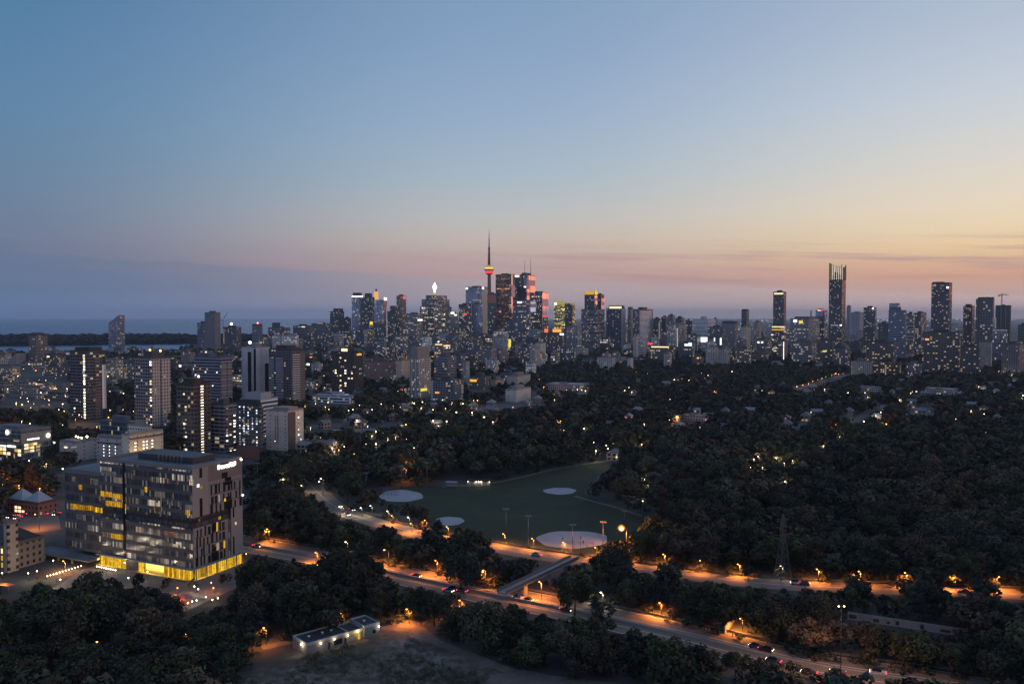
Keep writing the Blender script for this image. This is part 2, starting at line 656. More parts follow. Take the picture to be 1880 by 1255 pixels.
def smooth(pts, k=8):
    P = [Vector((p[0], p[1], p[2] if len(p) > 2 else 0)) for p in pts]
    out = []
    for i in range(len(P) - 1):
        p0, p1, p2, p3 = P[max(i - 1, 0)], P[i], P[i + 1], P[min(i + 2, len(P) - 1)]
        for j in range(k):
            s = j / k
            out.append(.5 * ((2 * p1) + (p2 - p0) * s + (2 * p0 - 5 * p1 + 4 * p2 - p3) * s * s + (3 * p1 - p0 - 3 * p2 + p3) * s ** 3))
    out.append(P[-1])
    return out


def offset_line(P, d):
    out = []
    for i, p in enumerate(P):
        a, b = P[max(i - 1, 0)], P[min(i + 1, len(P) - 1)]
        tx, ty = b.x - a.x, b.y - a.y
        L = math.hypot(tx, ty) or 1
        out.append(Vector((p.x + ty / L * d, p.y - tx / L * d, p.z)))
    return out


def ribbon(name, P, d0, d1, z, m, z2=None, kind='structure'):
    """strip between two offsets of a line; with z2 a raised strip (kerb, barrier)"""
    A, B = offset_line(P, d0), offset_line(P, d1)
    mb = MB()
    n = len(P)
    if z2 is None:
        for i in range(n - 1):
            mb.face([(A[i].x, A[i].y, z), (A[i + 1].x, A[i + 1].y, z), (B[i + 1].x, B[i + 1].y, z), (B[i].x, B[i].y, z)])
    else:
        for i in range(n):
            mb.v += [(A[i].x, A[i].y, z), (B[i].x, B[i].y, z), (B[i].x, B[i].y, z2), (A[i].x, A[i].y, z2)]
        for i in range(n - 1):
            for k in range(4):
                j = (k + 1) % 4
                mb.f.append((4 * i + k, 4 * i + j, 4 * i + 4 + j, 4 * i + 4 + k))
                mb.uv += [(0, 0)] * 4
                mb.mi.append(0)
                mb.sm.append(False)
        mb.f += [(3, 2, 1, 0), (4 * n - 4, 4 * n - 3, 4 * n - 2, 4 * n - 1)]
        mb.uv += [(0, 0)] * 8
        mb.mi += [0, 0]
        mb.sm += [False, False]
    o = mb.obj(name, m)
    if kind:
        o['kind'] = kind
    return o


def gp(*pts):
    return [G(*p) for p in pts]


# ground sheet, lake, island
BIG = 60000.0
flat('ground', [(-BIG, -400), (BIG, -400), (BIG, BIG), (-BIG, BIG)], 0.0, M['ground'])
lake_pts = gp((-700, 658), (-300, 656), (40, 655), (200, 652), (320, 645), (352, 634), (430, 631), (520, 625), (610, 609), (690, 600), (760, 594), (830, 589.5))
lake_pts += [Vector((8000, 58000, 0)), Vector((-58000, 58000, 0)), Vector((-58000, lake_pts[0].y, 0))]
flat('lake', lake_pts, 0.35, M['water'])
isl = gp((-900, 638), (-300, 637), (60, 635.5), (200, 634), (330, 632), (420, 630), (520, 625), (520, 622), (430, 618), (330, 619), (200, 619), (60, 620), (-300, 621), (-900, 621))
flat('island', isl, 0.9, M['shore'])

# parkways
DVP = smooth(gp((300, 966), (440, 997), (570, 1020), (650, 1035), (720, 1053), (800, 1070), (900, 1092), (970, 1106), (1050, 1122), (1150, 1144), (1230, 1162), (1300, 1178), (1400, 1203), (1500, 1224), (1600, 1240), (1750, 1262), (1900, 1286)))
BAY = smooth(gp((545, 872), (562, 884), (580, 903), (605, 925), (640, 944), (690, 960), (735, 972), (775, 984), (830, 995), (900, 1005), (960, 1016), (1045, 1028), (1180, 1046), (1250, 1055), (1360, 1068), (1475, 1077), (1640, 1083), (1750, 1087), (1880, 1092), (2050, 1098)))
ribbon('verge', DVP, -15, 11.5, 0.03, M['verge'])
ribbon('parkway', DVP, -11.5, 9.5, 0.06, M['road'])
for d in (-11, -4, 3.4, 9):
    ribbon('road_line', DVP, d - .12, d + .12, 0.075, M['line'])
ribbon('verge', BAY, -10, 9, 0.03, M['verge'])
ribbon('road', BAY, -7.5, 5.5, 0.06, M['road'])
ribbon('road_line', BAY, -1.1, -.9, 0.075, M['line'])
tag(ribbon('guard_rail', DVP, -12.4, -12.1, 0.25, M['steel'], z2=.85, kind=None), "long grey guard rail along the river side of the lower parkway", "guard rail")
tag(ribbon('median_barrier', DVP, -.3, .3, 0.05, M['conc'], z2=.95, kind=None), "pale concrete barrier down the middle of the lower parkway", "barrier")
tag(ribbon('guard_rail', BAY, -8.6, -8.35, 0.25, M['steel'], z2=.85, kind=None), "long grey guard rail between the upper road and the playing field", "guard rail")

# park
flat('playing_field', gp((690, 925), (688, 906), (735, 893), (790, 890), (850, 893), (905, 886), (1000, 866), (1135, 842), (1150, 846), (1100, 872), (1072, 905), (1120, 930), (1175, 946), (1240, 985), (1170, 1000), (1112, 1016), (1050, 1016), (985, 1006), (900, 993), (830, 978), (790, 962)), 0.02, M['grass'])


def ell(cx, cy, rx, ry, n=48, cut=None):
    out = []
    for k in range(n):
        a = 2 * math.pi * k / n
        j = 1.0 + .035 * math.sin(3 * a + cx) + .025 * math.sin(7 * a + cy)
        out.append(G(min(cx + rx * j * math.cos(a), cut or 1e9), cy + ry * j * math.sin(a)))
    return out


for nm, e in (('infield', (736, 910, 40, 11)), ('infield', (1028, 901, 30, 6.2)), ('infield', (826, 956, 26, 8)), ('infield', (1052, 990, 67, 16, 48, 1114))):
    flat(nm, ell(*e), 0.05, M['sand'])
PATH1 = smooth(gp((812, 893), (860, 890), (905, 886), (960, 875), (1010, 863), (1060, 853), (1120, 845), (1150, 838)))
ribbon('path', PATH1, -1.8, 1.8, 0.045, M['gravel'])
PATH2 = smooth(gp((1055, 910), (1090, 920), (1130, 931), (1180, 947)))
ribbon('path', PATH2, -1.4, 1.4, 0.045, M['gravel'])

# foreground meadow and gravel tracks
flat('meadow', gp((430, 1275), (470, 1225), (560, 1195), (640, 1180), (700, 1160), (750, 1143), (800, 1172), (900, 1212), (980, 1240), (1000, 1290), (700, 1320)), 0.02, M['meadow'])
TR = smooth(gp((480, 1188), (560, 1172), (640, 1162), (690, 1156), (740, 1146), (765, 1150), (800, 1176), (840, 1192), (900, 1216), (960, 1236), (1060, 1250), (1180, 1264), (1300, 1285)))
ribbon('gravel_track', TR, -1.7, 2.2, 0.045, M['gravel'])
flat('gravel_yard', gp((700, 1150), (720, 1138), (790, 1136), (770, 1152), (730, 1160)), 0.05, M['gravel'])
flat('gravel_lot', gp((880, 1262), (905, 1238), (960, 1228), (1060, 1250), (1160, 1262), (1180, 1300), (900, 1300)), 0.05, M['gravel'])

# forecourt, garden and street around the glass hospital
flat('plaza', gp((-60, 1130), (60, 1098), (110, 1072), (150, 1046), (200, 1030), (340, 1070), (460, 1030), (505, 1038), (470, 1062), (420, 1085), (340, 1122), (300, 1105), (250, 1078), (170, 1085), (120, 1108)), 0.02, M['pave'])
flat('street', gp((-60, 965), (60, 940), (105, 935), (112, 972), (0, 985), (-60, 995)), 0.04, M['road'])
for pl in (((560, 772), (620, 768), (650, 778), (600, 788), (560, 786)), ((575, 800), (640, 782), (735, 770), (742, 778), (650, 792), (585, 808)), ((860, 745), (980, 735), (1070, 728), (1080, 736), (960, 750), (880, 757)),
           ((1100, 708), (1230, 712), (1300, 716), (1230, 722), (1110, 716)), ((1660, 757), (1740, 752), (1745, 758), (1665, 764))):
    flat('street', gp(*pl), 0.04, M['asphalt'])
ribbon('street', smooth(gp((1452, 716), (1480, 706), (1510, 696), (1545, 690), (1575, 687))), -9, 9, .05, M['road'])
ribbon('street', smooth(gp((1460, 786), (1480, 770), (1492, 760), (1500, 752))), -4, 4, .05, M['asphalt'])
ribbon('street', smooth(gp((1560, 775), (1600, 752), (1620, 742))), -4, 4, .05, M['asphalt'])
ribbon('street', smooth(gp((1640, 765), (1655, 757), (1668, 750), (1690, 748), (1716, 757))), -4, 4, .05, M['asphalt'])

# haze: one closed box of even, thin air
hz = MB().box(-BIG * 1.02, BIG * 1.02, -600, BIG * 1.02, -1.0, HAZE_TOP).obj('haze', [])
mm, t = mat('dusk haze')
pv = t.n('ShaderNodeVolumePrincipled')
pv.inputs['Color'].default_value = (.78, .86, 1.0, 1)
pv.inputs['Density'].default_value = HAZE_D
pv.inputs['Anisotropy'].default_value = 0.25
o_ = t.n('ShaderNodeOutputMaterial')
t.l(pv.outputs[0], o_.inputs['Volume'])
hz.data.materials.append(mm)
hz['kind'] = 'stuff'


# ------------------------------------------------------------------ buildings
KEEP = []          # outlines (photo pixels) that trees may not cover
NAMED = []         # (px centre, py centre, short phrase) landmarks used to word the labels of plain blocks
RECT = []          # (x0, x1, ytop, D) of placed buildings
FIN = {'roof': M['roof'], 'roofpale': M['roofpale'], 'roofdark': M['roofdark']}


class Bld:
    pass


def shape(x0, x1, yt, D, s, rot=None, depth=None):
    """footprint of a block whose near vertical edge stands at depth D; s = share of the visible width taken by its broad face"""
    xm = (x0 + x1) / 2
    if rot is None:
        rot = max(25.0, math.degrees(math.atan((xm - 940) / F)) + 15.0)
    a = R_(rot)
    xs = x0 + s * (x1 - x0)
    C = at(xs, yt, D)
    k0, k1 = (x0 - 940) / F, (x1 - 940) / F
    if s > .02:
        w = (C.x - k0 * D) / (math.cos(a) + k0 * math.sin(a))
    else:
        w = 10.0
    den = math.sin(a) - k1 * math.cos(a)
    d = (k1 * D - C.x) / den if abs(den) > .05 and s < .98 else w * .8
    if depth:
        d = depth
    d = max(4.0, min(d, max(3.0 * w, 30)))
    b = Bld()
    b.w, b.d, b.h, b.rot, b.D = w, d, C.z, -a, D
    ex, ey = Vector((math.cos(a), -math.sin(a), 0)), Vector((math.sin(a), math.cos(a), 0))
    ctr = Vector((C.x, C.y, 0)) - ex * (w / 2) + ey * (d / 2)
    b.loc = ctr
    b.x0, b.x1, b.xs, b.yt, b.ex, b.ey = x0, x1, xs, yt, ex, ey
    return b


def fx(b, px):
    """local x on the broad face for a photo column"""
    return (px - b.x0) / max(1e-6, (b.xs - b.x0)) * b.w - b.w / 2


def fyr(b, px):
    return (px - b.xs) / max(1e-6, (b.x1 - b.xs)) * b.d - b.d / 2


def T(x0, x1, yt, D, s, style, col, lit, label, name='office_tower', cat='tower', us=None, pent=None, roof='roof', rot=None, depth=None, poly=None,
      ztop=None, ext=(), short=None, group=None, body='walls', keep=None):
    b = shape(x0, x1, yt, D, s, rot, depth)
    us = us or (1.0 if D < 1200 else 1.0 + (D - 1200) / 2600.0)
    b.us = us
    mat_ = FA[style] if style in FA else M[style]
    b.color = (col[0], col[1], col[2], lit)
    hw, hd = b.w / 2, b.d / 2
    rect = poly(hw, hd) if poly else [(-hw, -hd), (hw, -hd), (hw, hd), (-hw, hd)]
    root = empty(name, b.loc, b.rot, label, cat, group)
    b.root = root
    mb = MB()
    u0 = random.uniform(0, 50)
    mb.prism(rect, 0, b.h, 0, 1, us=us, bottom=False, ztop=[b.h + q for q in ztop(hw, hd)] if ztop else None, u0=u0)
    o = mb.obj(body, [mat_, FIN[roof]], root, color=b.color)
    if not ztop:
        rt = MB()
        ring(rt, rect, b.h, b.h + max(.9, D / 1800), max(.5, D / 3000))
        rt.obj('parapet', M['col'], root, color=(col[0] * .9, col[1] * .9, col[2] * .9, 1))
    if pent is None and not ztop and b.w > 8:
        pent = (.3, .7, .25, .75, 4.0 + D / 1500)
    if pent:
        p = MB().box(-hw + pent[0] * b.w, -hw + pent[1] * b.w, -hd + pent[2] * b.d, -hd + pent[3] * b.d, b.h + .02, b.h + pent[4], 0, 0)
        p.obj('penthouse', M['col'], root, color=(col[0] * .8, col[1] * .8, col[2] * .85, 1))
    for e in ext:
        extra(b, e)
    RECT.append((x0, x1, yt, D))
    if short:
        NAMED.append(((x0 + x1) / 2, yt, short))
    if keep:
        KEEP.append(([(x0, yt), (x1, yt), (x1, keep), (x0, keep)], D))
    return b


def ring(mb, poly, z0, z1, t_):
    """parapet: a rim along the outline"""
    n = len(poly)
    cx, cy = sum(p[0] for p in poly) / n, sum(p[1] for p in poly) / n
    ins = []
    for p in poly:
        v = Vector((p[0] - cx, p[1] - cy))
        L = v.length or 1
        ins.append((cx + v.x * max(0, L - t_ * 1.4) / L, cy + v.y * max(0, L - t_ * 1.4) / L))
    out = [(cx + (p[0] - cx) * 1.002, cy + (p[1] - cy) * 1.002) for p in poly]
    b = len(mb.v)
    mb.v += [(p[0], p[1], z0 - .4) for p in out] + [(p[0], p[1], z1) for p in out] + [(p[0], p[1], z1) for p in ins] + [(p[0], p[1], z0 + .01) for p in ins]
    for i in range(n):
        j = (i + 1) % n
        for k in range(3):
            mb.f.append((b + k * n + i, b + k * n + j, b + (k + 1) * n + j, b + (k + 1) * n + i))
            mb.uv += [(0, 0)] * 4
            mb.mi.append(0)
            mb.sm.append(False)


_mesh_cache = {}


def unit_box(m):
    key = ('ub', m.name)
    if key not in _mesh_cache:
        _mesh_cache[key] = MB().box(-.5, .5, -.5, .5, -.5, .5).mesh('unit', m)
    return _mesh_cache[key]


def ubox(root, name, m, x0, x1, y0, y1, z0, z1, color=None):
    """a plain small part: shared cube mesh scaled to size"""
    o = link(name, unit_box(m), root, ((x0 + x1) / 2, (y0 + y1) / 2, (z0 + z1) / 2), 0, color)
    o.scale = (x1 - x0, y1 - y0, z1 - z0)
    return o


def extra(b, e):
    k = e[0]
    hw, hd, root = b.w / 2, b.d / 2, b.root
    pr = .25 + b.D / 4000
    if k == 'L':        # panel on the broad face: name, px0, px1, py0, py1, material[, colour]
        _, nm, a, c_, ya, yb, m_ = e[:7]
        return ubox(root, nm, m_, fx(b, a), fx(b, c_), -hd - pr, -hd + .05, zat(yb, b.D), zat(ya, b.D), e[7] if len(e) > 7 else None)
    if k == 'R':        # panel on the narrow (right) face
        _, nm, a, c_, ya, yb, m_ = e[:7]
        return ubox(root, nm, m_, hw - .05, hw + pr, fyr(b, a), fyr(b, c_), zat(yb, b.D), zat(ya, b.D), e[7] if len(e) > 7 else None)
    if k == 'top':      # upper block: name, fx0, fx1, fy0, fy1, photo row of its top, style, colour, lit
        _, nm, a, c_, p, q, y, st, col, lit = e
        z = zat(y, b.D)
        mb = MB().box(-hw + a * b.w, -hw + c_ * b.w, -hd + p * b.d, -hd + q * b.d, b.h + .02, z, 0, 1, us=b.us)
        return mb.obj(nm, [FA[st] if st in FA else M[st], M['roof']], root, color=(col[0], col[1], col[2], lit))
    if k == 'pod':      # lower wing beside the tower: name, px0, px1, photo row of top, depth shift (m, towards the viewer), style, colour, lit
        _, nm, a, c_, y, sh, st, col, lit = e
        z = zat(y, b.D)
        mb = MB().box(fx(b, a), fx(b, c_), -hd - sh, hd * .9, 0, z, 0, 1, us=b.us)
        return mb.obj(nm, [FA[st] if st in FA else M[st], M['roof']], root, color=(col[0], col[1], col[2], lit))
    if k == 'mast':     # name, fx, fy, photo row of tip, radius
        _, nm, a, c_, y, r = e
        return MB().bar((-hw + a * b.w, -hd + c_ * b.d, b.h), (-hw + a * b.w, -hd + c_ * b.d, zat(y, b.D)), r, r * .4).obj(nm, M['steel'], root)
    if k == 'bands':    # raised bands (balconies, slabs): name, face, p0, p1, py0, py1, count, depth, material, colour
        _, nm, face, a, c_, ya, yb, n, dep, m_, col = e
        za, zb = zat(yb, b.D), zat(ya, b.D)
        st = (zb - za) / n
        for i in range(n):
            z = za + i * st
            if face == 'L':
                ubox(root, nm, m_, fx(b, a), fx(b, c_), -hd - dep, -hd + .05, z, z + st * .42, col)
            else:
                ubox(root, nm, m_, hw - .05, hw + dep, fyr(b, a), fyr(b, c_), z, z + st * .42, col)
        return
    if k == 'wins':     # lit windows: face, px columns, py0, py1, rows, chance, material list, width, height
        _, face, cols, ya, yb, n, ch, ms, ww, wh = e
        rr = random.Random(int(b.x0 * 13 + ya))
        za, zb = zat(yb, b.D), zat(ya, b.D)
        for i in range(n):
            z = za + (i + .5) * (zb - za) / n
            for px in cols:
                if rr.random() > ch:
                    continue
                m_ = rr.choice(ms)
                if face == 'L':
                    x = fx(b, px)
                    ubox(root, 'window', m_, x - ww / 2, x + ww / 2, -hd - .12, -hd + .05, z - wh / 2, z + wh / 2)
                else:
                    y = fyr(b, px)
                    ubox(root, 'window', m_, hw - .05, hw + .12, y - ww / 2, y + ww / 2, z - wh / 2, z + wh / 2)
        return
    if k == 'col':      # vertical strip pier: name, face, p0, p1, ya, yb, material, colour
        _, nm, face, a, c_, ya, yb, m_, col = e
        return extra(b, (face, nm, a, c_, ya, yb, m_, col))
    if k == 'lamp':     # roof lamp: fx, fy, height, radius, material
        _, a, c_, hgt, r, m_ = e
        mb = MB().lathe([(r * .3, 0), (r, r * .7), (r * .8, r * 1.5), (r * .2, r * 2)], 8, 0)
        o = mb.obj('roof_lamp', m_, root, (-hw + a * b.w, -hd + c_ * b.d, b.h + hgt))
        return o



M['e_lant'] = emit('amber lantern light', (1.0, .55, .20), .85)
M['copper'] = plain('copper red glazing', (.50, .16, .10), .35, .3, var=.2)
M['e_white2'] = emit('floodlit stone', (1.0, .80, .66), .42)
M['e_yel2'] = emit('olive gold crown light', (1.0, .82, .16), .38)
M['e_redorg'] = emit('fiery red light', (1.0, .12, .04), 2.0)
M['e_fin'] = emit('fin strip light', (1.0, .88, .70), .75)
M['lattice'] = FA['pier']

DK, BLU, GREY, BEIGE, BRN, WHT, TAUPE = (.035, .036, .045), (.05, .062, .088), (.12, .12, .13), (.33, .28, .245), (.14, .095, .075), (.52, .51, .52), (.20, .175, .16)

# ---- downtown cluster
T(606, 632, 572, 3300, .62, 'condo', DK, .12, "dark apartment tower with rounded stepped top, first tower right of the lake", 'apartment_tower', short='the round topped dark tower',
  ext=[('top', 'upper_block', .3, .95, .1, .9, 566, 'condo', DK, .1)], pent=(.4, .8, .2, .8, 3))
T(630, 645, 584, 3350, .7, 'glass', BLU, .05, "low blue block tucked against the round topped dark tower")
T(646, 666, 543, 3450, .7, 'glass', (.07, .085, .11), .06, "slim glass tower with a white lit rim under its dark roof cap", short='the white rimmed tower',
  ext=[('L', 'light_band', 646.5, 660, 543, 545, M['e_white']), ('R', 'light_band', 661, 666, 543, 545, M['e_white']), ('top', 'roof_cap', .1, .95, .1, .9, 537, 'dark', DK, 0)], pent=(.2, .8, .2, .8, 2))
T(664, 688, 546, 3300, .75, 'condo', DK, .12, "black tower with flat crown just left of the amber lantern tower", ext=[('top', 'upper_block', .3, .8, .1, .9, 538, 'dark', DK, 0), ('L', 'sign', 679, 684, 590, 596, M['e_yel'])])
T(684, 698, 551, 3380, .6, 'office', BRN, .25, "tower crowned by an amber lit lantern and thin spire", short='the amber lantern tower',
  ext=[('top', 'lantern', .2, .8, .2, .8, 535, 'e_lant', BRN, 0), ('top', 'lantern_cap', .4, .6, .4, .6, 530, 'dark', DK, 0)])
T(687, 711, 549, 3150, .74, 'glass', BLU, .05, "blue glass tower with slanted top and white lamp at its right corner", short='the slanted blue tower',
  ztop=lambda w, d: [-6, 3, 3, -6], ext=[('R', 'roof_light', 705, 710, 546, 551, M['e_white']), ('R', 'corner_light', 709.6, 710.6, 562, 620, M['e_dimw'])])
T(711, 730, 572, 3000, .7, 'condo', DK, .1, "dark stepped apartment tower right of the slanted blue tower", 'apartment_tower', ext=[('top', 'upper_block', .35, .95, .1, .9, 561, 'condo', DK, .1)])
T(728, 746, 543, 3250, .5, 'condo', (.12, .09, .075), .15, "stepped brown tower with a red light at its top right corner", short='the red cornered brown tower', ext=[('R', 'red_light', 740, 745, 543, 549, M['e_pink']), ('pod', 'lower_wing', 722, 729, 562, 6, 'condo', DK, .12)])
T(745, 776, 576, 3000, .66, 'office', TAUPE, .18, "squat taupe office block with a white sign near its roof", ext=[('R', 'sign', 767, 775, 586, 588.5, M['e_white'])])
b = T(771, 829, 563, 3100, .45, 'office', (.075, .072, .08), .30, "broad stepped dark skyscraper topped by a glowing white spire", short='the white spired skyscraper', us=1.5, pent=(.3, .5, .3, .6, 2),
      ext=[('top', 'middle_tier', .06, .96, .05, .92, 549, 'office', (.07, .07, .08), .2), ])
_h = zat(549, b.D)
for nm, a0, a1, q0, q1, y0, y1, st, lit in (('upper_tier', .28, .92, .10, .80, 549, 541.5, 'office', .18),):
    MB().box(-b.w / 2 + a0 * b.w, -b.w / 2 + a1 * b.w, -b.d / 2 + q0 * b.d, -b.d / 2 + q1 * b.d, zat(y0, b.D) + .02, zat(y1, b.D), 0, 1, us=1.5).obj(nm, [FA[st], M['roofdark']], b.root, color=(.06, .06, .07, lit))
k_ = b.D / F
sx, sy = fx(b, 790), -b.d * .25
zb = zat(541.5, b.D)
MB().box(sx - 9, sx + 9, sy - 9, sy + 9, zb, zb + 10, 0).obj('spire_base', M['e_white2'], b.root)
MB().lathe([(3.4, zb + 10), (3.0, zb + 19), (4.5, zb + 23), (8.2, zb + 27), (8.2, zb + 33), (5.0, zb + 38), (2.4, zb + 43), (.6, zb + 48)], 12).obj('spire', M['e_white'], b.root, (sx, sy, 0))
for v in b.root.children:
    if v.name.startswith('spire_base'):
        v.location = (0, 0, 0)
T(827, 841, 575, 3050, .5, 'office', GREY, .1, "small grey tower with a white lit top right of the white spired skyscraper", ext=[('L', 'light_band', 828, 834, 573, 576, M['e_white']), ('R', 'light_band', 834.5, 838, 577, 579, M['e_white'])])
T(842, 866, 559, 3250, .95, 'glass', (.06, .07, .09), .08, "flat blue office slab with a small red sign", short='the red signed slab', ext=[('L', 'sign', 851.5, 857, 575, 578, M['e_red'])])
b = T(855, 895, 527, 3700, .745, 'glass', (.04, .055, .085), .03, "wide blue glass office tower with a beige striped side", short='the wide blue office tower', ext=[('L', 'roof_light', 855.5, 859, 527.5, 530.5, M['e_white']), ('L', 'lit_floor', 868, 884, 550, 551.4, M['e_dimw']), ('R', 'roof_light', 885, 888, 527, 530, M['e_white'])])
ubox(b.root, 'side_wall', FA['band'], b.w / 2 - .05, b.w / 2 + 2.5, -b.d / 2, b.d / 2, 0, zat(531, b.D), (.50, .42, .34, .10))
T(864, 886, 558, 3400, .95, 'glass', BLU, .05, "plain blue office block in front of the wide blue office tower")
T(895, 912, 539, 3600, .97, 'office', DK, .08, "dark slab with a copper red upper front beside the needle tower", short='the copper topped slab', ext=[('L', 'copper_front', 896, 911, 541, 556, M['copper'])])
b = T(910, 945, 504, 3590, .82, 'bronze', (.06, .034, .025), .40, "tall bronze slab tower with a bright salmon narrow side", short='the bronze slab tower', us=1.9, ext=[('mast', 'mast', .85, .5, 499, .8)])
MIR = []
MIR.append((b, 938.8, 945, 504, 575))
b = T(945, 982, 505, 3650, .60, 'glass', (.05, .065, .095), .07, "tall blue tower with twin masts and a pink glowing side", short='the twin masted tower', ext=[
    ('mast', 'mast', .55, .4, 475, 1.3), ('mast', 'mast', .92, .6, 472, 1.5), ('L', 'roof_sign', 945, 953, 505, 508, M['e_white']), ('top', 'roof_block', .45, .8, .2, .8, 500, 'dark', DK, 0),
    ('L', 'dark_front', 950, 966, 526, 552, M['glassdk']), ('L', 'light_strip', 962, 966, 525.5, 527.5, M['e_white'])])
MIR.append((b, 970, 982, 505, 537))
MIR.append((b, 967, 971, 530, 552))
b = T(973, 1006, 537, 3350, .68, 'office', DK, .25, "dark block with two salmon pink panels and a round white sign", short='the pink panelled block', ext=[('R', 'sign', 996.5, 1001, 538.5, 543, M['e_white']), ('R', 'red_strip', 996, 1006, 579, 581.5, M['e_red'])])
MIR.append((b, 995.6, 1006, 537, 580))
ubox(b.root, 'pink_panel', FA['mirror'], fx(b, 973.5), fx(b, 986), -b.d / 2 - 2, -b.d / 2, zat(572, b.D), zat(553, b.D), (.6, .3, .3, .02))
T(944, 974, 551, 3250, .92, 'office', BLU, .22, "blue office block with a white roof sign in front of the twin masted tower", ext=[('L', 'sign', 950, 957.5, 553.5, 556, M['e_white'])])
b = T(1017, 1056, 560, 3200, .55, 'gold', (.16, .15, .12), .75, "office block with gold lit floors and a glowing crown band", short='the gold lit office block', us=1.5, ext=[('L', 'crown_light', 1017, 1037, 553, 559.5, M['e_yel2']), ('L', 'sign', 1018, 1022.5, 555.5, 559.5, M['e_white']), ('R', 'crown_light', 1040, 1055, 555, 559.5, M['e_dim'])], pent=(.05, .95, .05, .95, 8))
T(1037, 1051, 560, 3050, .9, 'condo', DK, .08, "black shaft standing against the gold lit office block")
b = T(1073, 1096, 541, 3000, .80, 'condo', DK, .12, "dark condo tower with yellow lit crown and red tinted side", 'condo_tower', short='the yellow crowned tower', ext=[('L', 'crown_light', 1074, 1091, 534, 540.5, M['e_gold']), ('R', 'crown_light', 1092, 1096, 534, 540.5, M['e_goldb'])], pent=(.02, .98, .02, .98, 12))
MIR.append((b, 1091.6, 1096, 542, 559))
b = T(1094, 1109, 541, 3080, .62, 'condo', DK, .10, "narrow dark tower with pink right edge behind the yellow crowned tower", 'condo_tower')
MIR.append((b, 1103.5, 1109, 547, 570))
b = T(1067, 1110, 568, 2700, .66, 'condo', (.09, .085, .09), .14, "mottled grey condo tower striped by dark mechanical floors", 'condo_tower', short='the dark striped condo tower', us=1.4)
for py in (578, 595, 611, 628, 645):
    ubox(b.root, 'dark_floor', M['dark'], b.w * -.05, b.w / 2 + .6, -b.d / 2 - .6, b.d * .4, zat(py + 1.5, b.D), zat(py - 1.5, b.D))
b = T(1113, 1148, 566, 2800, .80, 'pier', (.055, .075, .12), .05, "blue tower with a bright lit ring around its crown", short='the ring crowned tower', us=1.3, ext=[('L', 'crown_light', 1119, 1141, 562.5, 566, M['e_warm']), ('L', 'lower_sign', 1117, 1127, 632, 637, M['e_yel'])], pent=(.15, .95, .05, .95, 10))
ubox(b.root, 'side_wall', FA['blank'], b.w / 2 - .05, b.w / 2 + 1.5, -b.d / 2, b.d / 2, 0, b.h - 1, (.30, .25, .22, .06))
T(1152, 1163, 568, 2900, .6, 'brick', TAUPE, .08, "thin taupe tower with a bulky cap left of the curved white tower", 'apartment_tower', pent=(.0, .9, .1, .9, 9))
b = T(1162, 1199, 568, 2750, .56, 'office', (.06, .062, .075), .08, "dark tower whose right half is curved white banded balconies", 'apartment_tower', short='the curved white tower', us=1.25,
      poly=lambda w, d: [(-w, -d), (w * .2, -d)] + [(w * .2 + w * .8 * math.sin(q), -d + (2 * d) * (1 - math.cos(q))) for q in (R_(18), R_(36), R_(54), R_(72), R_(88))] + [(-w, d)], pent=(.3, .7, .2, .7, 8))
_o = MB().prism([(b.w * .1, -b.d * .5 - .8)] + [(b.w * .1 + b.w * .42 * math.sin(q), -b.d * .5 - .8 + b.d * 1.0 * (1 - math.cos(q))) for q in (R_(20), R_(40), R_(60), R_(80))] + [(b.w * .1, b.d * .3)], 0, b.h - 4, 0, 0, us=1.25).obj('curved_balconies', FA['band'], b.root, color=(.62, .58, .56, .03))
T(1199, 1213, 585, 2800, .8, 'condo', DK, .07, "black slab with a white vertical edge right of the curved white tower", 'apartment_tower', ext=[('L', 'edge_light', 1209.8, 1211, 590, 622, M['e_dimw'])])
T(1214, 1226, 582, 2850, .7, 'condo', DK, .07, "dark twin slab second from the curved white tower", 'apartment_tower')
T(1226, 1239, 579, 2900, .7, 'brick', GREY, .08, "grey tower with a square cap above the pale pier block", 'apartment_tower')
T(1240, 1256, 583, 2950, .7, 'condo', (.06, .06, .07), .06, "dull dark slab behind the pale pier block", 'apartment_tower')
T(1224, 1262, 596, 2500, .55, 'pier', (.25, .235, .235), .10, "pale pier fronted block with a strip of lit stairwell windows", short='the pale pier block', us=1.2, ext=[('wins', 'R', [1243.5], 602, 636, 9, 1.0, [M['e_white']], 2.6, 2.6)])
T(1259, 1274, 588, 2750, .75, 'condo', DK, .08, "dark tower just left of the white banded block", 'apartment_tower', ext=[('L', 'roof_light', 1266, 1271, 586, 588, M['e_dimw'])])
T(1271, 1300, 586, 2500, .985, 'band', (.55, .53, .54), .03, "white banded block with a black water tank on its roof", 'apartment_block', 'building', short='the white banded block', us=1.25, pent=(.33, .58, .4, .7, 9), ext=[('L', 'floodlit_base', 1279, 1299, 619, 628, M['e_cool'])], rot=45)
T(1307, 1319, 586, 2700, .8, 'glass', GREY, .05, "narrow grey glass block right of the white banded block")
T(1300, 1331, 601, 2450, .85, 'office', (.06, .065, .08), .09, "dark wide office block with a blue lit entrance arch", ext=[('L', 'lit_arch', 1311, 1313, 620, 633, M['e_cool']), ('L', 'lit_arch', 1322, 1325, 620, 633, M['e_cool'])])
T(1325, 1355, 594, 2600, .85, 'brick', (.16, .145, .14), .10, "taupe block under a dark arched roof frame", 'apartment_block', 'building', ext=[('top', 'roof_frame', .0, 1.0, .2, .8, 589, 'dark', DK, 0)], short='the arch roofed block')
T(1361, 1375, 570, 2650, .7, 'condo', (.06, .055, .055), .10, "solitary slim dark tower with a heavy brown cap", 'apartment_tower', short='the slim dark tower', pent=(.05, .95, .05, .95, 5))
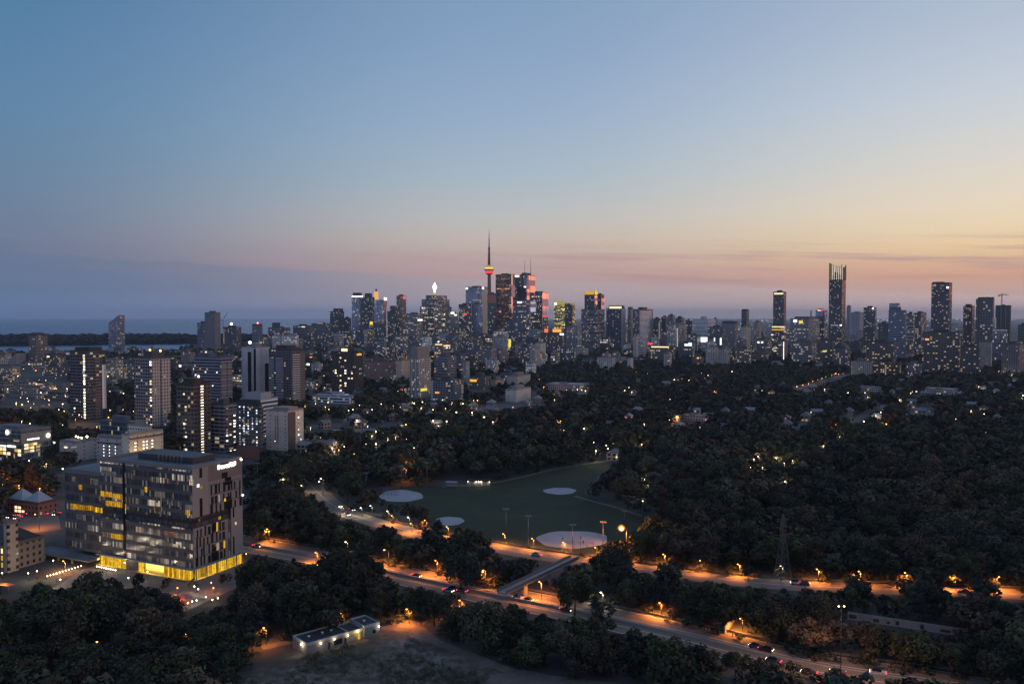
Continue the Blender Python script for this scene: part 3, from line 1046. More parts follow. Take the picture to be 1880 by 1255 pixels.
T(1360, 1380, 601, 2200, .5, 'brick', BEIGE, .10, "beige apartment slab below the slim dark tower", 'apartment_block', 'building')
T(1383, 1398, 592, 2500, .7, 'brick', TAUPE, .12, "taupe block with a small square cap right of the slim dark tower", 'apartment_block', 'building')
T(1419, 1443, 536, 2400, .86, 'condo', (.055, .052, .058), .10, "tall slim condo tower with a warm light strip under its roof", 'condo_tower', short='the strip lit condo tower', us=1.2, ext=[('L', 'crown_light', 1421, 1438, 537.5, 540, M['e_warm'])])
T(1416, 1443, 598, 2330, .86, 'office', (.09, .075, .06), .35, "amber banded block at the foot of the strip lit condo tower", us=1.2, ext=[('L', 'lit_floor', 1417, 1440, 599, 600.6, M['e_warm']), ('L', 'lit_floor', 1417, 1440, 604, 606.4, M['e_gold'])])
b = T(1451, 1505, 585, 2150, .62, 'office', (.17, .165, .175), .14, "wide grey office with white and yellow rooftop signs and a chimney", short='the twin signed office', us=1.2, pent=(.1, .9, .2, .9, 6), ext=[('L', 'sign', 1457, 1463, 587, 591, M['e_white']), ('L', 'sign', 1467, 1474, 588.5, 593.5, M['e_yel'])])
MB().bar((b.w * .25, b.d * .1, b.h), (b.w * .25, b.d * .1, zat(569, b.D)), 1.6, 1.4, 10).obj('chimney', M['dark'], b.root)
T(1497, 1519, 570, 2250, .75, 'glass', (.09, .10, .12), .08, "grey tower with a red beacon row on its roof", short='the red beaconed tower', ext=[('L', 'beacon', 1507, 1513, 567.5, 569.8, M['e_red']), ('L', 'roof_light', 1501, 1507, 569, 570.5, M['e_warm'])])
b = T(1521, 1552, 513, 2000, .80, 'condo', (.05, .05, .058), .15, "tallest dark tower topped by a ragged crown of lit fins", 'condo_tower', short='the fin crowned tower', us=1.15, pent=(.3, .7, .2, .8, 9), ext=[('L', 'lit_floor', 1525, 1540, 596.3, 597.8, M['e_dimw']), ('L', 'lit_floor', 1543, 1546, 595.8, 598, M['e_white'])])
for q, (f0, wd, y0) in enumerate(((0, .06, 482), (.09, .07, 483), (.2, .05, 484), (.33, .05, 486), (.52, .05, 487.5), (.66, .05, 488), (.80, .05, 489), (.94, .06, 486))):
    mm_ = M['e_fin'] if q > 1 else M['e_yel2']
    ubox(b.root, 'crown_fin', M['dark'], -b.w / 2 + f0 * b.w, -b.w / 2 + (f0 + wd) * b.w, -b.d / 2 - .5, -b.d / 2 + 1.6, b.h, zat(y0, b.D))
    ubox(b.root, 'fin_light', mm_, -b.w / 2 + (f0 + wd) * b.w, -b.w / 2 + (f0 + wd) * b.w + .9, -b.d / 2 - .4, -b.d / 2 + 1.2, b.h, zat(y0 + 1.5, b.D))
for q, (f0, y0) in enumerate(((.05, 487), (.35, 490), (.65, 489), (.95, 485))):
    ubox(b.root, 'crown_fin', M['dark'], b.w / 2 - 1.5, b.w / 2 + .5, -b.d / 2 + f0 * b.d, -b.d / 2 + f0 * b.d + 1.8, b.h, zat(y0, b.D))
for f0, f1, y0 in ((.36, .52, 499), (.56, .72, 503), (.2, .36, 504)):
    MB().box(-b.w / 2 + f0 * b.w, -b.w / 2 + f1 * b.w, -b.d * .35, b.d * .3, b.h + .03, zat(y0, b.D), 0, 1).obj('crown_block', [FA['condo'], M['roofdark']], b.root, color=(.04, .04, .05, .12))
T(1554, 1562, 562, 4600, .8, 'blank', GREY, .02, "pale distant tower standing behind the fin crowned tower", 'apartment_tower')
T(1561, 1586, 574, 4700, .7, 'blank', (.15, .16, .18), .02, "hazy distant block right of the fin crowned tower", 'apartment_block', 'building')
T(1585, 1609, 565, 2300, .9, 'condo', (.055, .055, .065), .11, "broad dark tower with a bright lamp at its right roof corner", 'condo_tower', short='the corner lamp tower', us=1.2, ext=[('L', 'roof_light', 1601, 1604, 565, 567, M['e_white'])])
T(1612, 1633, 594, 2150, .9, 'brick', (.08, .075, .08), .08, "low dark block left of the blue ribbed slab", 'apartment_block', 'building')
b = T(1631, 1664, 570, 1900, .95, 'band', (.13, .16, .22), .04, "blue ribbed slab tower with stepped roof storeys", 'condo_tower', short='the blue ribbed slab', us=1.1, ext=[('top', 'upper_tier', .02, .68, .1, .9, 563, 'band', (.10, .12, .16), .04)])
MB().box(-b.w * .48, b.w * .12, -b.d * .35, b.d * .35, zat(563, b.D) + .02, zat(556, b.D), 0, 1).obj('crown_tier', [FA['glass'], M['roofdark']], b.root, color=(.06, .065, .08, .1))
T(1664, 1679, 576, 2050, .85, 'balcony', (.11, .10, .10), .12, "slim tower with lit wraparound balcony bands", 'condo_tower', ext=[('bands', 'balcony', 'L', 1664, 1677, 580, 625, 7, 1.2, M['col'], (.42, .38, .36, 1))])
T(1678, 1701, 575, 2200, .6, 'condo', (.07, .07, .08), .16, "dark tower with two roof caps left of the broad night blue tower", 'condo_tower', ext=[('top', 'roof_block', .3, .95, .1, .9, 573, 'dark', DK, 0)])
T(1709, 1747, 519, 1900, .88, 'condo', (.048, .052, .066), .13, "broad tall night blue condo tower with notched side balconies", 'condo_tower', short='the broad night blue tower', us=1.1, ext=[('L', 'lit_window', 1711, 1718, 522, 525, M['e_dim']), ('L', 'lit_window', 1738, 1742, 526.5, 529, M['e_white'])], pent=(.05, .6, .1, .9, 3))
T(1768, 1789, 562, 2000, .8, 'condo', (.06, .058, .06), .13, "dark tower with rounded cap left of the flat topped grey tower", 'condo_tower', ext=[('top', 'roof_cap', .2, .75, .1, .9, 558, 'condo', DK, .05)])
T(1791, 1825, 549, 1950, .95, 'condo', (.085, .08, .085), .10, "flat topped grey tower second from the construction crane", 'condo_tower', short='the flat topped grey tower', ext=[('top', 'upper_tier', .1, 1.0, .1, .9, 545, 'condo', (.07, .07, .075), .06)])
b = T(1827, 1856, 561, 2000, .95, 'blank', (.07, .066, .068), .03, "unfinished concrete tower below the construction crane", 'unfinished_tower', short='the unfinished tower', pent=(.4, .6, .3, .7, 3), ext=[('L', 'hoist_light', 1827.6, 1828.6, 584, 603, M['e_dimw']), ('col', 'pale_pier', 'L', 1837, 1838.2, 563, 603, M['col'], (.3, .29, .29, 1)), ('col', 'pale_pier', 'L', 1846, 1847.4, 563, 603, M['col'], (.3, .29, .29, 1))])
UNF = b
T(1822, 1850, 606, 1800, .9, 'glass', (.13, .14, .16), .08, "pale glass block with a white lit edge under the unfinished tower", ext=[('L', 'light_band', 1823, 1849, 605.5, 606.6, M['e_dimw'])])
T(1869, 1890, 597, 1900, .9, 'condo', (.06, .06, .068), .07, "dark block cut by the photo's right border", 'apartment_block', 'building')

# ---- wide slabs in front of the western skyline
T(1694, 1764, 610, 1500, .97, 'warm', (.075, .066, .066), .20, "wide brown apartment slab with many warm windows", 'apartment_block', 'building', short='the wide brown slab', rot=33, ext=[('L', 'roof_sign', 1699, 1706, 622, 625, M['e_org'])])
T(1590, 1646, 628, 1650, .9, 'warm', (.085, .075, .072), .20, "brown slab of flats below the corner lamp tower", 'apartment_block', 'building', short='the brown slab of flats')
T(1604, 1656, 665, 1420, .92, 'warm', (.06, .05, .045), .34, "long low block of brightly lit flats at the edge of the wood", 'apartment_block', 'building', short='the low lit flats')
T(1563, 1603, 664, 1440, .9, 'brick', (.20, .18, .17), .08, "pale low block of flats beside the brightly lit flats", 'apartment_block', 'building')
T(1765, 1801, 637, 1450, .9, 'warm', (.06, .058, .062), .12, "dark block of flats right of the wide brown slab", 'apartment_block', 'building')
T(1798, 1822, 628, 1600, .9, 'blank', (.20, .17, .15), .08, "beige slab standing below the flat topped grey tower", 'apartment_block', 'building')
T(1840, 1885, 632, 1480, .7, 'brick', (.11, .10, .10), .12, "taupe block of flats at the right border", 'apartment_block', 'building')
T(1664, 1694, 668, 1430, .9, 'glass', (.20, .20, .22), .12, "small pale glass block between the lit flats and the wide brown slab", 'apartment_block', 'building')
T(1500, 1532, 625, 1750, .9, 'warm', (.08, .075, .075), .22, "block of flats with a yellow sign at the foot of the fin crowned tower", 'apartment_block', 'building', ext=[('L', 'sign', 1511, 1518, 643.5, 646, M['e_yel'])])
T(1532, 1562, 640, 1700, .8, 'condo', (.07, .075, .085), .20, "dark lower block right of the yellow signed flats", 'apartment_block', 'building')
T(1454, 1502, 627, 1800, .75, 'office', (.14, .135, .14), .12, "grey lower office below the twin signed office", 'office_block', 'building')
T(1436, 1446, 624, 1900, .5, 'blank', (.13, .10, .085), .02, "thin brown stair tower with a vertical row of white lights", 'stair_tower', 'tower', pent=(.3, .6, .3, .6, 1), ext=[('wins', 'L', [1439], 627, 665, 16, 1.0, [M['e_white']], 1.5, 1.7)])
T(1318, 1345, 641, 1750, .55, 'brick', (.24, .21, .19), .10, "pale block of flats with a blank gable below the arch roofed block", 'apartment_block', 'building')
T(1296, 1318, 637, 1800, .8, 'brick', BEIGE, .05, "beige windowed block below the white banded block", 'apartment_block', 'building')
T(1352, 1380, 640, 1750, .9, 'warm', (.12, .105, .10), .22, "brown block of flats below the beige slab", 'apartment_block', 'building')
T(1390, 1418, 622, 2000, .6, 'office', (.12, .10, .09), .16, "brown office block with three white floodlights", 'office_block', 'building', ext=[('L', 'floodlight', 1391, 1394, 627, 629.5, M['e_white']), ('L', 'floodlight', 1398, 1401, 627, 629.5, M['e_white'])])
T(1163, 1172, 617, 2000, .6, 'blank', (.27, .24, .22), .02, "blank pale shaft in front of the curved white tower", 'stair_tower')
T(1190, 1240, 637, 1900, .92, 'office', (.11, .085, .07), .16, "long low hall with a row of gold lights along its roof", 'long_hall', 'building', ext=[('L', 'roof_light', 1196, 1228, 636, 638, M['e_warm']), ('L', 'sign', 1189.5, 1198, 629.5, 633, M['e_red'])], pent=(.02, .4, .1, .9, 4))
T(1247, 1276, 630, 2000, .8, 'office', (.08, .085, .10), .14, "low dark block with blue white shopfront glare", 'office_block', 'building', ext=[('L', 'shop_light', 1257, 1263, 631, 635, M['e_cool']), ('L', 'shop_light', 1264, 1270, 629, 635, M['e_cool'])])
T(1152, 1163, 658, 1600, .5, 'blank', (.30, .27, .25), .02, "short pale gable end rising from the wood", 'apartment_block', 'building')
T(1096, 1130, 657, 1650, .8, 'brick', (.30, .27, .25), .12, "low pale terrace at the wood edge below the ring crowned tower", 'apartment_block', 'building')
T(993, 1038, 612, 2300, .86, 'pier', (.075, .07, .075), .10, "dark block with fiery red rooftop lights", 'apartment_block', 'building', short='the red lit roof block', ext=[('L', 'roof_light', 1000, 1006, 604, 610, M['e_redorg']), ('L', 'roof_light', 1015, 1030, 604, 609.5, M['e_org']), ('L', 'roof_sign', 1028, 1035, 612, 614.5, M['e_white'])])
T(1040, 1068, 600, 2400, .75, 'pier', (.22, .21, .215), .10, "grey vaulted block left of the dark striped condo tower", 'apartment_block', 'building')
T(984, 1002, 630, 1900, .5, 'blank', BEIGE, .02, "beige stair block beside the twin white shafts", 'apartment_block', 'building')
T(972, 992, 639, 1700, .5, 'pier', (.34, .31, .30), .02, "pair of pale ribbed shafts on a block of flats", 'apartment_tower', short='the twin white shafts')
T(952, 975, 636, 1750, .9, 'condo', (.075, .08, .10), .22, "dark flats with scattered white windows left of the twin white shafts", 'apartment_block', 'building')
T(928, 946, 588, 2700, .9, 'pier', (.045, .06, .09), .06, "slender dark blue tower with a vertical yellow sign", 'condo_tower', short='the yellow signed tower', ext=[('L', 'vertical_sign', 931.5, 938, 622.5, 641.5, M['e_yel'])])
T(946, 960, 585, 2800, .9, 'band', (.10, .11, .13), .12, "grey banded tower right of the yellow signed tower", 'condo_tower')
T(905, 931, 618, 2300, .7, 'brick', (.20, .19, .20), .10, "pale flats left of the yellow signed tower", 'apartment_block', 'building')

# ---- lakeside and eastern towers
T(199, 229, 584, 2800, .62, 'balcony', (.13, .12, .13), .09, "lone lakeside tower with a chamfered curved left shoulder", 'condo_tower', short='the lone lakeside tower', us=1.3, ztop=lambda w, d: [-16, 10, 10, -16], rot=45)
T(53, 87, 616, 1900, .38, 'condo', (.10, .085, .08), .09, "dark brown tower by the harbour with an orange lit base", 'apartment_tower', short='the harbour tower', us=1.15, pent=(.2, .8, .1, .7, 7))
T(6, 47, 650, 1880, .55, 'blank', (.16, .145, .145), .02, "wedge shaped harbour building with a sloping roof", 'harbour_building', 'building', ztop=lambda w, d: [-26, 2, 2, -26], short='the wedge shaped building')
T(362, 385, 593, 2650, .55, 'condo', (.07, .08, .10), .04, "shorter half of a dark lakeside pair", 'apartment_tower')
T(376, 405, 574, 2600, .62, 'blank', (.105, .098, .105), .04, "taller blank half of a dark lakeside pair", 'apartment_tower', short='the dark lakeside pair')
T(409, 443, 601, 2450, .7, 'condo', (.05, .05, .058), .06, "unfinished dark block with a white floodlight on its roof", 'unfinished_block', 'building', short='the floodlit unfinished block', us=1.2, ext=[('lamp', .5, .4, 7, 3.0, M['bulb_w']), ('bands', 'hoist_light', 'L', 410, 412, 602, 630, 8, .8, M['e_dim'], None)])
T(463, 482, 597, 2900, .8, 'office', (.11, .115, .14), .05, "blue grey block with a flared cap and red roof light by the lake", 'office_block', 'building', pent=(.0, 1.0, .0, 1.0, 5), ext=[('lamp', .55, .5, 6, 1.8, M['bulb_r'])])
T(492, 533, 602, 2950, .75, 'office', (.10, .105, .12), .09, "wide dark lakeside block with a square turret", 'apartment_block', 'building', ext=[('top', 'turret', .18, .5, .2, .7, 592, 'condo', DK, .03)], short='the turreted lakeside block')
T(538, 575, 598, 3000, .8, 'condo', (.09, .09, .105), .08, "long flat lakeside block with two lit roof windows", 'apartment_block', 'building', ext=[('L', 'roof_light', 547, 552, 599, 600.5, M['e_dimw']), ('L', 'roof_light', 554, 560, 599, 600.5, M['e_warm'])])
T(572, 607, 594, 3100, .8, 'condo', (.08, .082, .10), .08, "long flat block with a pink roof sign left of the round topped dark tower", 'apartment_block', 'building', ext=[('L', 'roof_sign', 582, 593, 592, 594, M['e_dim'])])

# ---- near eastern towers with modelled balconies and windows
b = T(127, 193, 645, 850, .50, 'balcony', (.045, .045, .055), .06, "dark twin tower with a lit stair strip and a pale lattice edge", 'apartment_tower', short='the lattice edged tower', keep=782, ext=[
    ('wins', 'L', [154], 650, 785, 26, .85, [M['e_white'], M['e_warm']], 2.4, 1.7), ('wins', 'L', [131, 135, 140, 146], 735, 785, 8, .28, [M['e_dimw'], M['e_white']], 1.6, 1.4),
    ('bands', 'balcony', 'R', 172, 182, 655, 785, 24, 1.3, M['col'], (.20, .19, .19, 1)), ('col', 'lattice_edge', 'R', 186, 193, 655, 785, M['lattice'], (.3, .29, .3, 1))], pent=(.1, .9, .2, .9, 4))
b = T(245, 311, 658, 800, .48, 'condo', (.085, .085, .10), .12, "glass and white concrete tower with two amber roof lamps", 'apartment_tower', short='the white gridded tower', keep=780, pent=(.45, .95, .1, .8, 7), ext=[
    ('lamp', .62, .3, 7, .9, M['bulb_o']), ('lamp', .95, .55, 6, 1.0, M['bulb_o'])])
for nm, f0, f1 in (('grid_wall', .04, .42), ('grid_wall', .5, .99)):
    MB().box(b.w / 2 - .05, b.w / 2 + 1.2, -b.d / 2 + f0 * b.d, -b.d / 2 + f1 * b.d, 0, b.h - 1, 0, 1).obj(nm, [FA['brick'], M['roof']], b.root, color=(.27, .235, .21, .06))
extra(b, ('wins', 'L', [276], 662, 782, 24, .5, [M['e_white'], M['e_warm']], 2.0, 1.5))
b = T(355, 426, 656, 950, .68, 'band', (.12, .13, .17), .03, "broad pale blue slab with white balcony bands on its right end", 'apartment_tower', short='the broad balcony slab', pent=(.05, .5, .2, .8, 4), ext=[
    ('bands', 'balcony', 'R', 405, 414, 662, 760, 26, 1.2, M['col'], (.40, .37, .36, 1)), ('bands', 'balcony', 'R', 416, 424, 662, 760, 26, 1.2, M['col'], (.40, .37, .36, 1)),
    ('wins', 'L', [358, 366, 377, 390, 398], 668, 730, 10, .14, [M['e_white'], M['e_cool']], 1.8, 1.5)])
b = T(322, 386, 706, 640, .52, 'condo', (.055, .042, .038), .07, "dark brown tower with a column of lit balconies", 'apartment_tower', short='the lit balcony tower', keep=835, pent=(.2, .8, .2, .8, 4.5), ext=[
    ('wins', 'R', [370], 708, 836, 25, 1.0, [M['e_white'], M['e_warm']], 2.6, 1.1), ('bands', 'balcony', 'R', 362, 379, 708, 836, 25, 1.3, M['col'], (.11, .085, .07, 1)), ('wins', 'L', [337, 340], 720, 830, 14, .5, [M['e_warm'], M['e_dim'], M['e_white']], 1.6, 1.2), ('lamp', .8, .5, 5, .7, M['bulb_w'])])
b = T(386, 433, 744, 655, .55, 'balcony', (.10, .095, .10), .10, "grey balconied block wedged between two dark towers", 'apartment_tower', keep=838, ext=[
    ('bands', 'balcony', 'R', 413, 432, 748, 838, 18, 1.3, M['col'], (.20, .19, .19, 1)), ('wins', 'R', [416, 422, 429], 748, 836, 18, .3, [M['e_warm'], M['e_white'], M['e_dim']], 1.8, 1.2)])
b = T(433, 479, 742, 622, .95, 'condo', (.04, .042, .055), .10, "black slab with rows of small white windows on a brick base", 'apartment_tower', short='the black windowed slab', keep=845, pent=(.1, .9, .2, .9, 3), ext=[
    ('wins', 'L', [439, 447, 455, 463, 471], 746, 820, 15, .62, [M['e_dimw'], M['e_dimw'], M['e_cool']], 1.1, 1.0), ('L', 'brick_base', 433.5, 476, 820, 848, M['brickred'])])
b = T(440, 509, 734, 705, .55, 'band', (.36, .37, .40), .06, "white stepped block with roof boxes behind the black windowed slab", 'apartment_block', 'building', ext=[('top', 'roof_box', .05, .85, .2, .8, 722, 'roofpale', (.5, .5, .5), 0)], pent=(.9, .98, .1, .2, 1), keep=750)
b = T(487, 556, 755, 660, .60, 'blank', (.40, .33, .29), .03, "beige slab with a blank end wall and brown lit side", 'apartment_block', 'building', short='the beige blank slab', keep=822, pent=(.2, .9, .2, .8, 2.5), ext=[
    ('wins', 'L', [505, 509.5], 764, 815, 13, 1.0, [M['dark']], .8, 1.1), ('col', 'brown_side', 'R', 528.5, 541, 757, 850, M['col'], (.12, .085, .07, 1)), ('wins', 'R', [531, 536, 547, 551], 762, 836, 16, .5, [M['e_warm'], M['e_dim'], M['e_white']], 1.2, 1.1)])
b = T(443, 495, 638, 1000, .52, 'blank', (.27, .275, .30), .02, "pale tower with dark vertical window strips", 'apartment_tower', short='the pale striped tower', ext=[('lamp', .2, .4, 4, 1.6, M['bulb_w']), ('col', 'window_strip', 'L', 455, 461, 646, 745, M['glassdk'], None), ('col', 'window_strip', 'L', 466, 469.6, 640, 745, M['glassdk'], None), ('col', 'window_strip', 'R', 486, 492, 668, 745, M['glassdk'], None)])
b = T(493, 560, 642, 980, .62, 'condo', (.05, .05, .06), .04, "dark tower striped with white balconies on both faces", 'apartment_tower', short='the white balcony tower', pent=(.2, .7, .2, .8, 5), ext=[
    ('bands', 'balcony', 'L', 495, 503, 655, 750, 22, 1.3, M['col'], (.40, .41, .46, 1)), ('bands', 'balcony', 'L', 507, 520, 655, 750, 22, 1.3, M['col'], (.40, .41, .46, 1)),
    ('bands', 'balcony', 'R', 536, 549, 648, 750, 24, 1.3, M['col'], (.60, .55, .53, 1)), ('col', 'brown_pier', 'R', 550, 559, 648, 750, M['col'], (.15, .12, .11, 1))])
b = T(607, 667, 647, 1150, .72, 'condo', (.028, .026, .028), .10, "black apartment tower with amber roof lights and a red sign", 'apartment_tower', short='the black amber topped tower', keep=722, ext=[('L', 'roof_light', 627, 638, 640, 645, M['e_warm']), ('R', 'sign', 655, 663, 649.5, 652.5, M['e_org']), ('wins', 'L', [612, 616, 625, 634, 640, 646], 655, 720, 14, .22, [M['e_white'], M['e_warm']], 2.4, 1.8)])
T(667, 727, 664, 1350, .85, 'brick', (.19, .11, .09), .08, "red brown brick slab right of the black amber topped tower", 'apartment_block', 'building', short='the red brown slab')
T(727, 752, 662, 1330, .4, 'blank', (.30, .22, .18), .03, "tan brick end wall beside the red brown slab", 'apartment_block', 'building')
b = T(752, 791, 658, 1100, .42, 'pier', (.33, .29, .26), .08, "beige ribbed tower with a yellow sign low on its front", 'apartment_tower', short='the beige ribbed tower', keep=730, pent=(.1, .9, .0, .95, 15), ext=[('R', 'sign', 772, 783, 714, 718.5, M['e_yel'])])
b = T(791, 851, 698, 1050, .72, 'condo', (.09, .09, .10), .12, "seven storey block framed by white edges with an orange sign", 'apartment_block', 'building', short='the white framed block', keep=733, ext=[('L', 'white_edge', 791.5, 795, 700, 738, M['col'], (.45, .45, .48, 1)), ('L', 'sign', 799, 805, 720.5, 723, M['e_org']), ('R', 'white_edge', 846, 850, 708, 738, M['col'], (.5, .48, .46, 1))], roof='roofpale')
T(850, 862, 664, 1250, .45, 'brick', (.20, .195, .21), .05, "slender grey tower behind the white framed block", 'apartment_tower')
T(797, 838, 653, 1350, .6, 'office', (.13, .13, .145), .10, "grey office slab behind the white framed block", 'office_block', 'building', short='the grey office slab')
T(798, 826, 632, 1700, .55, 'office', (.17, .125, .10), .40, "brown office with two lit upper floors", 'office_block', 'building', ext=[('L', 'lit_floor', 799, 812, 631.5, 633, M['e_warm']), ('R', 'lit_floor', 814, 826, 634, 635.5, M['e_warm'])])
T(862, 902, 692, 1220, .7, 'brick', (.085, .08, .08), .10, "dark low block with an orange sign on its corner", 'apartment_block', 'building', ext=[('L', 'sign', 863, 875, 697, 701, M['e_org'])], keep=718)
T(900, 928, 698, 1230, .35, 'brick', (.26, .19, .16), .10, "tan low block between the orange signed block and the beige tower", 'apartment_block', 'building')
T(930, 974, 691, 1260, .45, 'blank', (.28, .23, .20), .06, "beige slab with a flat pale roof at the wood edge", 'apartment_block', 'building', short='the beige roofed slab', roof='roofpale')
T(928, 985, 716, 1040, .35, 'blank', (.36, .30, .26), .05, "low beige hall with a pale roof among the trees", 'long_hall', 'building', roof='roofpale', keep=732, short='the low beige hall')
b = T(573, 652, 728, 1020, .86, 'band', (.50, .51, .55), .22, "low white modern block with stepped roof decks", 'apartment_block', 'building', short='the low white block', roof='roofpale', keep=744, ext=[('top', 'upper_storey', .1, .45, .2, .8, 723, 'band', (.5, .5, .54), .2), ('top', 'upper_storey', .5, .85, .2, .8, 724, 'band', (.5, .5, .54), .2)])
# salmon glow: west faces are mirror glass that reflects the afterglow outside the frame
for b, p0, p1, y0, y1 in MIR:
    ubox(b.root, 'glazed_side', FA['mirror'], b.w / 2 - .05, b.w / 2 + 1.2, max(-b.d / 2, fyr(b, p0)), min(b.d / 2, fyr(b, p1)), max(0, zat(y1, b.D)), zat(y0, b.D) - .4, (.6, .3, .3, .03))

# ---- the needle tower
D = 4100.0
p_ = at(898, 500, D)
nt = empty('communications_tower', (p_.x, D, 0), R_(20), "very tall concrete needle tower with glowing yellow and red pod", 'tower')
NAMED.append((898, 540, 'the needle tower'))
mb = MB()
star = lambda r, q: [(r * (1.0 if k % 2 == 0 else q) * math.cos(math.pi * k / 3), r * (1.0 if k % 2 == 0 else q) * math.sin(math.pi * k / 3)) for k in range(6)]
mb.prism(star(26, .55), 0, 120, top=star(13, .7))
mb.prism(star(13, .7), 120.01, 318, top=star(8.5, .85))
M['shaft'] = plain('weathered brown concrete', (.17, .125, .10), .85, var=.2)
mb.obj('shaft', M['shaft'], nt)
Z = lambda y: zat(y, D)
MB().lathe([(8, Z(504.5)), (15, Z(503)), (19, Z(502))], 24).obj('pod_base', M['dark'], nt)
MB().lathe([(19, Z(502) + .02), (21, Z(499.5)), (20.5, Z(497.2))], 24).obj('red_ring', M['e_redpod'] if 'e_redpod' in M else M['e_red'], nt)
MB().lathe([(21, Z(497.2) + .02), (23.5, Z(496.5)), (23, Z(494.6)), (19.5, Z(494))], 24).obj('pod_deck', M['steel'], nt)
MB().lathe([(19, Z(494) + .02), (19, Z(490.2))], 24).obj('yellow_ring', M['e_yel'], nt)
MB().lathe([(19.5, Z(490.2) + .02), (19, Z(489)), (12, Z(487.5)), (7, Z(486.5))], 24).obj('pod_roof', M['e_dim'], nt)
MB().lathe([(7, Z(486.5)), (5.8, Z(472)), (4.4, Z(457))], 12).obj('upper_shaft', M['shaft'], nt)
MB().lathe([(4.4, Z(457)), (6.0, Z(456)), (6.0, Z(454.5)), (3.2, Z(453.5))], 12).obj('sky_pod', M['steel'], nt)
MB().lathe([(3.0, Z(453.5)), (2.6, Z(437)), (1.7, Z(436.5)), (1.5, Z(429)), (.8, Z(428.5)), (.4, Z(418))], 8).obj('antenna', M['steel'], nt)

# ---- cranes
def crane(px, py0, py1, D, j0, j1, label, lift=0.0):
    base = at(px, py0, D)
    r = empty('tower_crane', (base.x, D, base.z), R_(8), label, 'crane')
    h = zat(py1, D) - base.z
    w = .9
    mb = MB()
    for sx_ in (-w, w):
        for sy_ in (-w, w):
            mb.bar((sx_, sy_, 0), (sx_, sy_, h), .32, n=4)
    n = max(4, int(h / 4))
    for i in range(n):
        z0, z1 = h * i / n, h * (i + 1) / n
        mb.bar((-w, -w, z0), (w, -w, z1), .2, n=4)
        mb.bar((w, w, z0), (-w, w, z1), .2, n=4)
    mb.obj('mast', M['steel'], r)
    L = (j1 - px) / F * D
    Bk = (j0 - px) / F * D
    mb = MB()
    tip = (L, 0, h - 3 + lift)
    mb.bar((0, 0, h - 3), tip, .7, .4, 4)
    mb.bar((0, 0, h + 2), (L * .75, 0, h - 2 + lift * .75), .22, n=4)
    for i in range(8):
        mb.bar((L * i / 9, 0, h - 3 + lift * i / 9), (L * (i + .5) / 9, 0, h - 1 + lift * (i + .5) / 9), .18, n=4)
    mb.obj('jib', M['steel'], r)
    MB().bar((0, 0, h - 3), (Bk, 0, h - 3.4), .8, .8, 4).obj('counter_jib', M['steel'], r)
    MB().box(Bk - 1.5, Bk + 1.5, -1.3, 1.3, h - 6.5, h - 2.6).obj('counterweight', M['conc'], r)
    MB().box(-1.4, 1.6, -2.4, -.95, h - 4, h - 1).obj('cab', M['white'], r)
    return r


crane(1839, 561, 539, 2010, 1833.5, 1853, "thin tower crane on top of the unfinished concrete tower")
crane(410, 600, 585, 2460, 407.5, 419, "small crane with a raised jib beside the dark lakeside pair", lift=26)

# ---- the glass hospital
HD = 334.0
b = Bld()
cor = at(354, 1043, HD)
HR = R_(25)
ex, ey = Vector((math.cos(HR), -math.sin(HR), 0)), Vector((math.sin(HR), math.cos(HR), 0))


def hlen(px, e):
    """distance from the near corner along e at which a photo column is reached"""
    k = (px - 940) / F
    den = e.x - k * e.y
    return (k * cor.y - cor.x) / den


LW = -hlen(107, ex)
LM = -hlen(180, ex)
RD = hlen(441, ey)
zb, zt = zat(1043, HD), zat(862, HD)
hosp = empty('hospital_building', (cor.x, cor.y, 0), -HR, "big boxy glass hospital glowing yellow at ground level, wing at its left", 'building')
NAMED.append((280, 900, 'the glass hospital'))
ubx = lambda nm, m_, *a, **k: ubox(hosp, nm, m_, *a, **k)
FH = (zt - zb) / 10.0
H_CURT = facade('hospital curtain wall', 1.15, FH, .90, .62, glass=(.135, .138, .155), grough=.16, gmetal=.55, cool=.35, strength=.34, rows=.7, tint=(1.0, .74, .50), bright=1.15)


def room_light(name, col, strength):
    """lit room behind glazing: uneven light, thin mullions every 1.2 m"""
    mm, t = mat(name)
    e = t.n('ShaderNodeEmission')
    e.inputs[0].default_value = (col[0], col[1], col[2], 1)
    ge = t.n('ShaderNodeNewGeometry')
    dt = t.n('ShaderNodeVectorMath', operation='DOT_PRODUCT')
    t.l(ge.outputs['Position'], dt.inputs[0])
    dt.inputs[1].default_value = tuple(ex + ey)
    fr_ = t.math('FRACT', t.math('DIVIDE', dt.outputs['Value'], 1.2))
    mu = t.mixf(t.math('GREATER_THAN', fr_, .18), .18, 1.0)
    wn = t.n('ShaderNodeTexWhiteNoise', noise_dimensions='1D')
    t.l(t.math('FLOOR', t.math('DIVIDE', dt.outputs['Value'], 1.2)), wn.inputs['W'])
    nz = t.n('ShaderNodeTexNoise')
    nz.inputs['Scale'].default_value = 1.1
    nz.inputs['Detail'].default_value = 4
    t.l(ge.outputs['Position'], nz.inputs['Vector'])
    k = t.math('MULTIPLY', t.math('ADD', t.math('MULTIPLY', wn.outputs['Value'], .9), .3), t.math('ADD', t.math('MULTIPLY', nz.outputs[0], 2.2), -.1))
    t.l(t.math('MULTIPLY', t.math('MULTIPLY', k, mu), strength), e.inputs[1])
    o = t.n('ShaderNodeOutputMaterial')
    t.l(e.outputs[0], o.inputs[0])
    mm.cycles.emission_sampling = 'NONE'
    return mm


